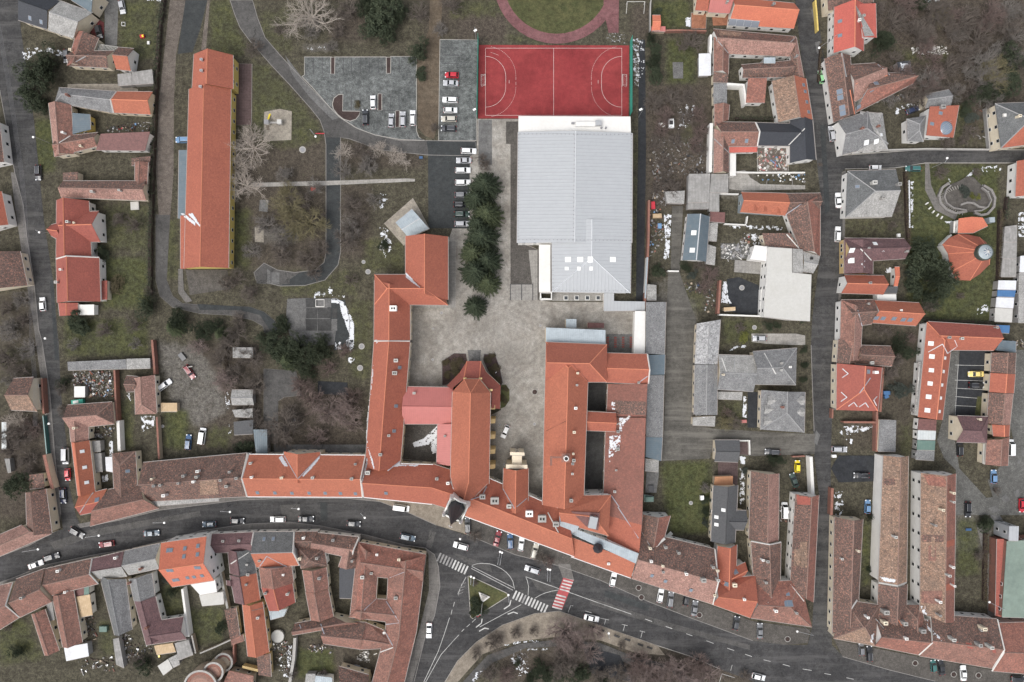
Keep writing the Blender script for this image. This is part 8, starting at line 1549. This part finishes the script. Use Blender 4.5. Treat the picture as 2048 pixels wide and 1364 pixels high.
for t, x, y, d, m_, lk in (('31',440,362,(2.6,1.2,1.4),'wd','cream box container in the junk garden'), ('31',460,440,(1.1,1.5,1.2),'c_lblue','lilac crate in the junk garden'), ('31',408,280,(1.2,2.2,1.2),'c_red','red sheet box by the brick wall'), ('32',790,1225,(1.0,1.3,1.2),'lampw','white barbecue box on the green lawn'), ('32',382,1238,(2.4,1.4,.9),'gn','green skip below the lane sheds'), ('32',395,1155,(1.6,1.9,.7),'c_black','black tank cover below the lane sheds'), ('01',1055,280,(2.4,2.4,.5),'wmo','square pale concrete tank lid'), ('32',1440,1330,(1.2,.8,1.9),'lampw','small white cabinet behind the van'), ('42',258,902,(1.2,.8,1.0),'lampw','white cabinet below the silver estate car'), ('42',575,250,(1.0,.8,2.0),'lampw','white balcony box at the villa'), ('20',165,1230,(1.0,.7,.6),'c_blue','blue bin by the dark shrubs'), ('32',1115,632,(1.6,.9,1.0),'pm','pink box beside the dark drive'), ('41',762,512,(.9,1.0,.8),'lampw','grey garden box above the purple roof'), ('41',1450,400,(1.6,1.5,3.0),'zn','grey box on the corner of the chapel annex'), ('50',623,900,(.9,.9,.5),'whcap','white bent vent box on the villa roof'), ('03',1245,1158,(.5,.7,.5),'c_yellow','yellow bucket on the tan shed roof')):
    z = hit(px(t, x, y))[0]; mb = MB(); mb.box((0, 0, d[2] / 2), d, .05); o = thing('storage_box', lk, 'box', Vector((z.x, z.y, z.z)), mb.me('storage_box', m_)); mb = MB(); mb.box((0, 0, d[2] + .03), (d[0] * .9, d[1] * .9, .05), .05); part('lid', mb.me('lid', m_), o)
# chevron snow boards on the dark red villa, pale ridges
for t, ln in (('42', (330,222, 376,262, 328,294)), ('42', (320,405, 366,446, 318,480)), ('42', (376,517, 420,485, 446,518)), ('42', (460,522, 510,488, 534,524)), ('42', (600,440, 575,468, 597,512)), ('41', (612,655, 650,628, 663,652)), ('41', (505,708, 480,732, 502,758))):
    L3 = [hit(px(t, ln[i], ln[i + 1]))[0] + Vector((0, 0, .12)) for i in (0, 2, 4)]; mb = MB()
    for a, b_ in ((L3[0], L3[1]), (L3[1], L3[2])): strip(mb, a - L3[0], b_ - L3[0], .3, .14)
    thing('dormer_ridge', 'pale chevron roof ridge', 'roof ridge', L3[0], mb.me('dormer_ridge', 'ridge_mt'), group='pale chevrons on the roofs')

# clutter nobody could count
def clutter(name, look, t, c, n, cols, size=(.12, .6), hmax=.5):
    P2 = pts(t, c); r = random.Random(int(c[0] * 3 + c[1])); x0, x1 = min(p[0] for p in P2), max(p[0] for p in P2); y0, y1 = min(p[1] for p in P2), max(p[1] for p in P2); mb = MB(); k = 0; n = int(n * .7)
    while k < n:
        q = (r.uniform(x0, x1), r.uniform(y0, y1))
        if not inside(q, P2): continue
        w = W(q); s = r.uniform(*size); l = s * r.uniform(.4, 1.2) * (r.choice((1, 1, 2.8))); s = s * (.35 if l > s * 1.6 else 1); h = r.uniform(.08, hmax); mb.box((w.x, w.y, h / 2), (s, l, h), r.uniform(0, 3), r.randrange(len(cols))); k += 1
    o = thing(name, look, 'clutter', (0, 0, 0), mb.me(name, cols), at=(sum(p[0] for p in P2) / len(P2), sum(p[1] for p in P2) / len(P2))); o['kind'] = 'stuff'
mixc = ['gy', 'grcap', 'soilb', 'trunk', 'blacktrim', 'frame', 'soilb', 'brickw', 'steel', 'gy', 'trunk', 'trunk', 'kerbd', 'blacktrim', 'kerbd', 'tan']
clutter('scrap_heap', 'crowded scrap yard heap', '02', (565,240, 885,238, 885,440, 700,450, 670,350, 570,350), 420, mixc + ['c_lblue', 'or']); clutter('scrap_heap', 'scrap in the tiny courtyard', '02', (690,680, 895,670, 895,740, 690,770), 110, mixc + ['c_lblue']); clutter('rubble', 'heap of rubble and boards behind the houses', '03', (1150,1000, 980,1130, 1040,1200, 1190,1130, 1180,1060), 50, mixc)
clutter('yard_clutter', 'clutter in the long garden', '00', (830,990, 1180,940, 1180,1020, 840,1030), 90, mixc + ['c_lblue', 'c_red']); clutter('toy_clutter', 'bright toys scattered over the patio', '30', (1235,1150, 1455,1150, 1455,1330, 1235,1330), 170, ['wmo', 'pm', 'c_lblue', 'pm', 'grcap', 'wmo', 'whcap', 'frame', 'tan'], (.2, .8), .3); clutter('garden_clutter', 'white odds and ends between bare shrubs', '30', (400,1080, 840,1150, 850,1350, 380,1350), 170, mixc)
clutter('garden_clutter', 'odds and ends beside the brick wall', '31', (385,260, 470,300, 500,560, 380,700), 110, mixc + ['c_lblue']); clutter('garden_clutter', 'bits beside the fenced garden', '31', (400,0, 560,0, 520,240, 400,220), 80, mixc); clutter('rubble', 'grey rubble yard', '31', (950,580, 1160,590, 1150,690, 950,690), 180, ['grcap', 'whcap', 'kerbd', 'frame', 'gy'], (.2, .8), .3); clutter('garden_clutter', 'things by the round shrubs', '31', (650,880, 790,880, 800,960, 660,940), 50, mixc + ['c_blue'])
clutter('rubble', 'rubble and brick bits along the wall', '31', (840,880, 915,900, 905,1100, 800,1120, 840,960), 60, mixc); clutter('yard_clutter', 'boards and pots behind the old hall', '31', (1095,495, 1165,495, 1165,575, 1095,575), 50, mixc + ['c_red']); clutter('yard_clutter', 'terrace furniture and boards', '03', (620,870, 740,850, 760,1040, 650,1050), 90, mixc); clutter('yard_clutter', 'dark yard clutter with boards', '03', (950,1000, 1040,980, 1040,1190, 960,1200), 60, mixc)
clutter('yard_clutter', 'clutter in the lower yard', '03', (600,1200, 900,1160, 900,1270, 640,1300), 90, mixc); clutter('yard_clutter', 'bags and pots in the narrow yard', '13', (560,1060, 720,1040, 700,1300, 580,1200), 130, mixc); clutter('yard_clutter', 'snowy odds and ends by the brown house', '13', (850,1060, 1040,1080, 1020,1140, 830,1120), 60, mixc); clutter('rubble', 'heaped grey slabs', '13', (1220,1110, 1330,1130, 1320,1230, 1230,1200), 60, ['grcap', 'whcap', 'kerbd'])
clutter('yard_clutter', 'boards and things right of the alley', '33', (1395,0, 1460,0, 1450,120, 1400,120), 36, mixc); clutter('flower_pots', 'row of pots along the patio wall', '31', (1220,30, 1598,30, 1598,100, 1260,100), 60, ['lampw', 'whcap', 'kerbd', 'c_lblue'], (.2, .6), .4); clutter('yard_clutter', 'stored things by the market booths', '52', (640,0, 779,0, 779,60, 700,60), 30, mixc)
clutter('leaf_litter', 'stony strip of small rocks', '40', (870,360, 1140,360, 1150,430, 880,420), 150, ['lampw', 'whcap', 'grcap'], (.15, .5), .3); clutter('garden_clutter', 'timber and snow beside the old house', '40', (560,800, 740,740, 960,700, 980,740, 760,790), 120, mixc); clutter('garden_clutter', 'pots among trees', '40', (1380,820, 1480,840, 1480,1100, 1250,1100, 1300,1000), 40, mixc)

# snow patches lying on the ground and on roofs
plainmat('snow', (.58, .60, .63), .6, .04, 1.0)
def snow(t, c, thr=.0, look='patch of old snow', s=.19, scale=.9, lift=.035, roof=False, seed=0):
    P2 = pts(t, c); x0, x1 = min(p[0] for p in P2), max(p[0] for p in P2); y0, y1 = min(p[1] for p in P2), max(p[1] for p in P2); st = s / S; mb = MB(); V_ = {}
    nx_ = int((x1 - x0) / st) + 2; ny_ = int((y1 - y0) / st) + 2; r = random.Random(int(x0 * y0) + seed)
    def vert(i, j):
        if (i, j) not in V_:
            q = (x0 + (i + r.uniform(-.3, .3)) * st, y0 + (j + r.uniform(-.3, .3)) * st); h_ = hit(q)[0] if roof else W(q)
            if not roof: h_ = Vector((h_.x, h_.y, zat(q)))
            V_[(i, j)] = len(mb.v); mb.v.append(h_ + Vector((0, 0, lift)))
        return V_[(i, j)]
    for i in range(nx_):
        for j in range(ny_):
            q = (x0 + (i + .5) * st, y0 + (j + .5) * st)
            if not inside(q, P2): continue
            w = W(q); n = noise.noise(Vector((w.x * scale, w.y * scale, seed))) + .6 * noise.noise(Vector((w.x * scale * 2.7, w.y * scale * 2.7, seed + 5))) + .5 * noise.noise(Vector((w.x * 5.5, w.y * 5.5, seed)))
            if n < thr: continue
            mb.f.append((vert(i, j + 1), vert(i + 1, j + 1), vert(i + 1, j), vert(i, j))); mb.m.append(0)
    if not mb.f: return
    if roof:   # drop faces that would bridge two levels
        mb.f = [f for f in mb.f if max(mb.v[k].z for k in f) - min(mb.v[k].z for k in f) < .9]; mb.m = [0] * len(mb.f)
        if not mb.f: return
    b = mb.v[mb.f[0][0]].copy(); b.z = 0
    o = thing('snow_patch', look, 'snow', b, mb.me('snow_patch', 'snow', off=b), at=(sum(p[0] for p in P2) / len(P2), sum(p[1] for p in P2) / len(P2))); o['kind'] = 'stuff'
SN = [('11',(985,1005, 1060,1000, 1120,1030, 1165,1110, 1200,1200, 1200,1364, 1140,1364, 1165,1280, 1100,1100, 1090,1040, 990,1030),-.6), ('12',(1140,0, 1195,0, 1195,60, 1170,85, 1140,40),-.3), ('12',(1055,20, 1100,15, 1100,70, 1060,78),-.2), ('11',(1400,430, 1470,470, 1500,600, 1440,690, 1410,540),.05), ('11',(1400,180, 1470,190, 1440,290, 1400,300),.15), ('11',(890,960, 1030,905, 1050,985, 890,1000),.2), ('11',(1090,960, 1130,980, 1120,1000, 1080,990),.1), ('12',(1150,130, 1215,145, 1180,180, 1160,175),-.2),
      ('42',(310,720, 340,675, 400,670, 570,668, 565,700, 450,720, 340,750),-.05), ('42',(360,770, 410,770, 405,810, 365,805),-.1), ('22',(100,800, 180,770, 290,670, 290,880, 245,885, 240,810, 110,835),-.45), ('31',(500,340, 555,350, 545,600, 530,700, 495,690, 510,560, 500,440),-.2), ('31',(960,870, 985,870, 1000,1000, 1025,1040, 945,1035),-.5), ('32',(1118,440, 1145,440, 1140,605, 1112,600),-.35), ('32',(1090,905, 1135,910, 1130,970, 1095,960),-.3), ('32',(1090,1000, 1130,1000, 1125,1280, 1090,1280),.05), ('32',(1010,80, 1060,45, 1150,40, 1140,60, 1060,65, 1010,88),-.2),
      ('02',(1100,595, 1205,592, 1200,670, 1110,715),-.1), ('02',(850,790, 880,785, 880,905, 855,905),-.3), ('02',(795,1055, 840,1050, 845,1100, 800,1105),-.4), ('00',(175,380, 300,370, 310,400, 270,420, 210,470, 180,450),0.), ('00',(300,400, 370,370, 495,400, 495,460, 440,430, 360,400),-.05), ('31',(1140,430, 1420,440, 1420,470, 1150,460),.05), ('31',(1010,435, 1100,438, 1095,455, 1020,452),-.2), ('31',(1175,500, 1250,495, 1250,580, 1185,580),0.), ('30',(665,140, 705,130, 705,210, 670,205),-.4), ('30',(250,300, 345,300, 345,560, 290,640, 255,520),.22), ('30',(620,830, 735,800, 730,900, 670,1010, 610,1010),.2),
      ('41',(862,90, 885,90, 880,450, 866,450),.0), ('41',(1130,400, 1210,395, 1205,420, 1150,425),-.2), ('41',(1285,60, 1350,0, 1350,40, 1300,110, 1270,100),-.1), ('41',(1420,115, 1480,150, 1500,190, 1440,150),-.2), ('41',(1380,1080, 1460,1040, 1470,1110, 1380,1125),.05), ('41',(660,765, 735,760, 730,800, 670,805),-.3), ('40',(750,840, 940,780, 950,800, 800,850, 770,890, 745,890),.0), ('40',(975,0, 1090,0, 1085,20, 990,22),-.4), ('40',(370,900, 410,895, 405,910, 365,912),-.5), ('42',(265,1180, 330,1180, 345,1364, 270,1364),.1), ('23',(850,1180, 940,1160, 1025,1290, 920,1320, 900,1240),.1), ('23',(880,1110, 1150,1100, 1150,1112, 900,1122),.1), ('23',(800,1075, 920,1045, 1100,1040, 1100,1050, 930,1060, 820,1088),.0), ('23',(560,1300, 650,1270, 640,1310, 570,1364),.15),
      ('50',(440,1300, 600,1290, 600,1330, 460,1340),.1), ('51',(190,60, 260,200, 230,240, 200,160),.1), ('22',(400,205, 440,205, 440,230, 400,232),-.3), ('22',(740,190, 755,190, 750,265, 738,262),.1), ('02',(985,410, 1010,415, 1020,480, 990,430),0.), ('13',(640,1270, 700,1290, 690,1330, 650,1320),0.), ('13',(1230,890, 1300,905, 1290,925, 1230,910),-.2), ('51',(735,330, 779,330, 779,520, 735,520),-.1), ('10',(820,350, 1010,370, 1000,385, 900,400, 830,385),.3), ('12',(210,620, 245,700, 235,790, 215,720),.15), ('12',(185,400, 215,400, 235,500, 215,560),.2), ('13',(680,1060, 715,1060, 710,1270, 680,1260),.05), ('00',(1130,0, 1290,0, 1290,22, 1230,15),-.1)]
for i, (t, c, th_) in enumerate(SN): snow(t, c, th_ + .12, seed=i)
SNR = [('12',(640,900, 690,990, 665,985, 640,960, 612,915),-.6), ('12',(795,1060, 930,905, 935,920, 870,1000, 810,1062),-.9), ('12',(1300,905, 1305,960, 1290,1020, 1268,1100, 1262,1080, 1285,1010),-.9), ('12',(1352,190, 1345,300, 1322,500, 1308,700, 1303,820, 1296,820, 1300,640, 1318,480, 1338,280),-.9), ('12',(1365,0, 1395,5, 1378,25),-.9), ('12',(1306,830, 1345,930, 1368,1040, 1340,960),-.9), ('12',(1500,985, 1560,945, 1598,945, 1598,975, 1540,985),-.5), ('22',(0,945, 185,960, 120,985, 0,980),-.4), ('22',(388,1095, 410,1110, 430,1185, 415,1160),-.9), ('21',(40,790, 155,915, 100,880, 45,835),-.8),
       ('32',(150,600, 245,590, 190,650, 165,720, 150,700),-.1), ('32',(75,750, 160,740, 150,850, 110,880, 75,960, 68,900),-.05), ('32',(90,480, 115,480, 118,545, 92,540),-.2), ('32',(735,578, 830,582, 820,605, 740,600),-.2), ('01',(1465,345, 1500,335, 1559,430, 1559,440),-.9), ('P',(361,427, 368,427, 391,445, 390,451, 377,441),-.9), ('43',(620,540, 745,565, 740,590, 640,575),-.2), ('43',(940,770, 975,775, 990,860, 1010,940, 1110,1030, 1100,1042, 1000,960, 965,860),.0), ('40',(435,50, 580,280, 495,290, 487,200),-9), ('40',(590,485, 710,590, 660,560),-.1), ('40',(780,490, 860,500, 865,560, 800,580),.1), ('43',(555,1000, 575,985, 565,1060, 550,1050),-.9)]
for i, (t, c, th_) in enumerate(SNR):
    if th_ == -9: continue
    snow(t, c, th_, look='snow lying on the roof', roof=True, s=.2, lift=.07, seed=40 + i)

# ------------------------------------------------------------------ labels
LM = [('handball court', 1108, 163), ('sports hall', 1150, 380), ('row of spruces', 960, 490), ('church nave', 942, 870), ('church tower', 908, 1028), ('yellow-walled school', 418, 330), ('big left car park', 720, 190), ('narrow car park', 915, 180), ('long orange school wing', 775, 790), ('east school block', 1130, 860), ('grass triangle', 970, 1190), ('red crossing', 1126, 1187), ('tall apartment block', 372, 1122), ('four-sided courtyard house', 780, 1180), ('running track', 1113, 20),
      ('ochre lichen roof', 1790, 1040), ('second ochre roof', 1876, 1090), ('lantern church', 1940, 510), ('kidney-shaped terrace', 1930, 395), ('flat off-white hall', 1570, 565), ('pale green flat roof', 2040, 1160), ('marked parking bays', 1940, 750), ('scrap yard', 190, 770), ('old concrete court', 635, 645), ('sandpit', 555, 250), ('chequered roof', 1412, 735), ('slate-blue roofed house', 1392, 475), ('brown courtyard house', 1515, 110), ('slate corner house', 1600, 290), ('toy-strewn patio', 1545, 317), ('pale yellow shed', 338, 815),
      ('red house with balcony gable', 160, 460), ('big red-roofed house', 160, 560), ('dark slate house top left', 80, 25), ('green lawn', 1375, 995), ('bright red roof with grey wedge', 1705, 55), ('dome-windowed red roof', 1885, 240), ('pale villa', 2025, 245), ('villa with white chevrons', 1715, 770), ('purple L-shaped roof', 1750, 500), ('cream-walled street house', 1700, 1140), ('orange L-shaped house', 1870, 750), ('house with triangular dormers', 1567, 820), ('stone tower', 425, 1335), ('pinkish long street roof', 1350, 1140), ('round covered pool', 557, 1270), ('maroon school terrace', 488, 190), ('zinc pavilion', 825, 447), ('orange chapel wing', 1032, 970), ('left street corner', 135, 1060), ('street bend below the old row', 400, 1035), ('long dark hedge', 312, 300), ('purple-grey shed roof', 248, 283), ('lilac outbuilding', 250, 285), ('nursery sheds', 485, 800), ('gravel lane', 1360, 760), ('dark pond yard', 1485, 590), ('faded red lean-to', 1250, 900), ('park benches', 1220, 1265), ('striped old street house', 1920, 1280), ('brown gabled house', 50, 790), ('old row house with white chimneys', 390, 955), ('cross-gabled street building', 610, 950), ('new orange roof with five windows', 1792, 627)]
LM = [l for l in LM if l[0] not in ('lilac outbuilding', 'purple-grey shed roof')]
def direction(dx, dy):
    a = (math.degrees(math.atan2(-dy, dx)) + 360) % 360
    return ['right of', 'above and right of', 'above', 'above and left of', 'left of', 'below and left of', 'below', 'below and right of'][int((a + 22.5) // 45) % 8]
ORD = ['', 'second-nearest', 'third-nearest', 'fourth-nearest', 'fifth-nearest', 'sixth-nearest', 'seventh-nearest', 'eighth-nearest', 'ninth-nearest', 'tenth-nearest', 'eleventh-nearest', 'twelfth-nearest']
cnt = {}
for e in ALL: cnt[e[1]] = cnt.get(e[1], 0) + 1
byk = {}
for o, look, at, cat in ALL:
    if 'kind' in o.keys() and o['kind'] == 'structure': continue
    if cnt[look] == 1 and len(look.split()) >= 9: o['label'] = look; continue
    L = sorted(LM, key=lambda l: math.hypot(l[1] - at[0], l[2] - at[1])); self_ = [l for l in L if math.hypot(l[1] - at[0], l[2] - at[1]) > 14]
    l = self_[0]; d = direction(at[0] - l[1], at[1] - l[2]); byk.setdefault((look, l[0], d), []).append((math.hypot(l[1] - at[0], l[2] - at[1]), o))
for (look, l, d), lst in byk.items():
    lst.sort(key=lambda e: e[0])
    for i, (_, o) in enumerate(lst):
        o['label'] = ('%s %s %s the %s' % (look, (ORD[min(i, 11)] + ', ') if i else ('nearest, ' if len(lst) > 1 else 'just'), d, l)).replace(' , ', ', ').replace('  ', ' ')
        if len(o['label'].split()) > 16: o['label'] = look if cnt[look] == 1 else ('%s %s %s the %s' % (look.split(' with ')[0], ORD[min(i, 11)], d, l)).replace('  ', ' ')
        if len(o['label'].split()) > 16: print('LONG', o['label'])
print('things', len(ALL), 'objects', len(bpy.data.objects), 'tris', sum(sum(len(p.vertices) - 2 for p in m.polygons) if len(m.polygons) < 5000 else len(m.polygons) for m in bpy.data.meshes))
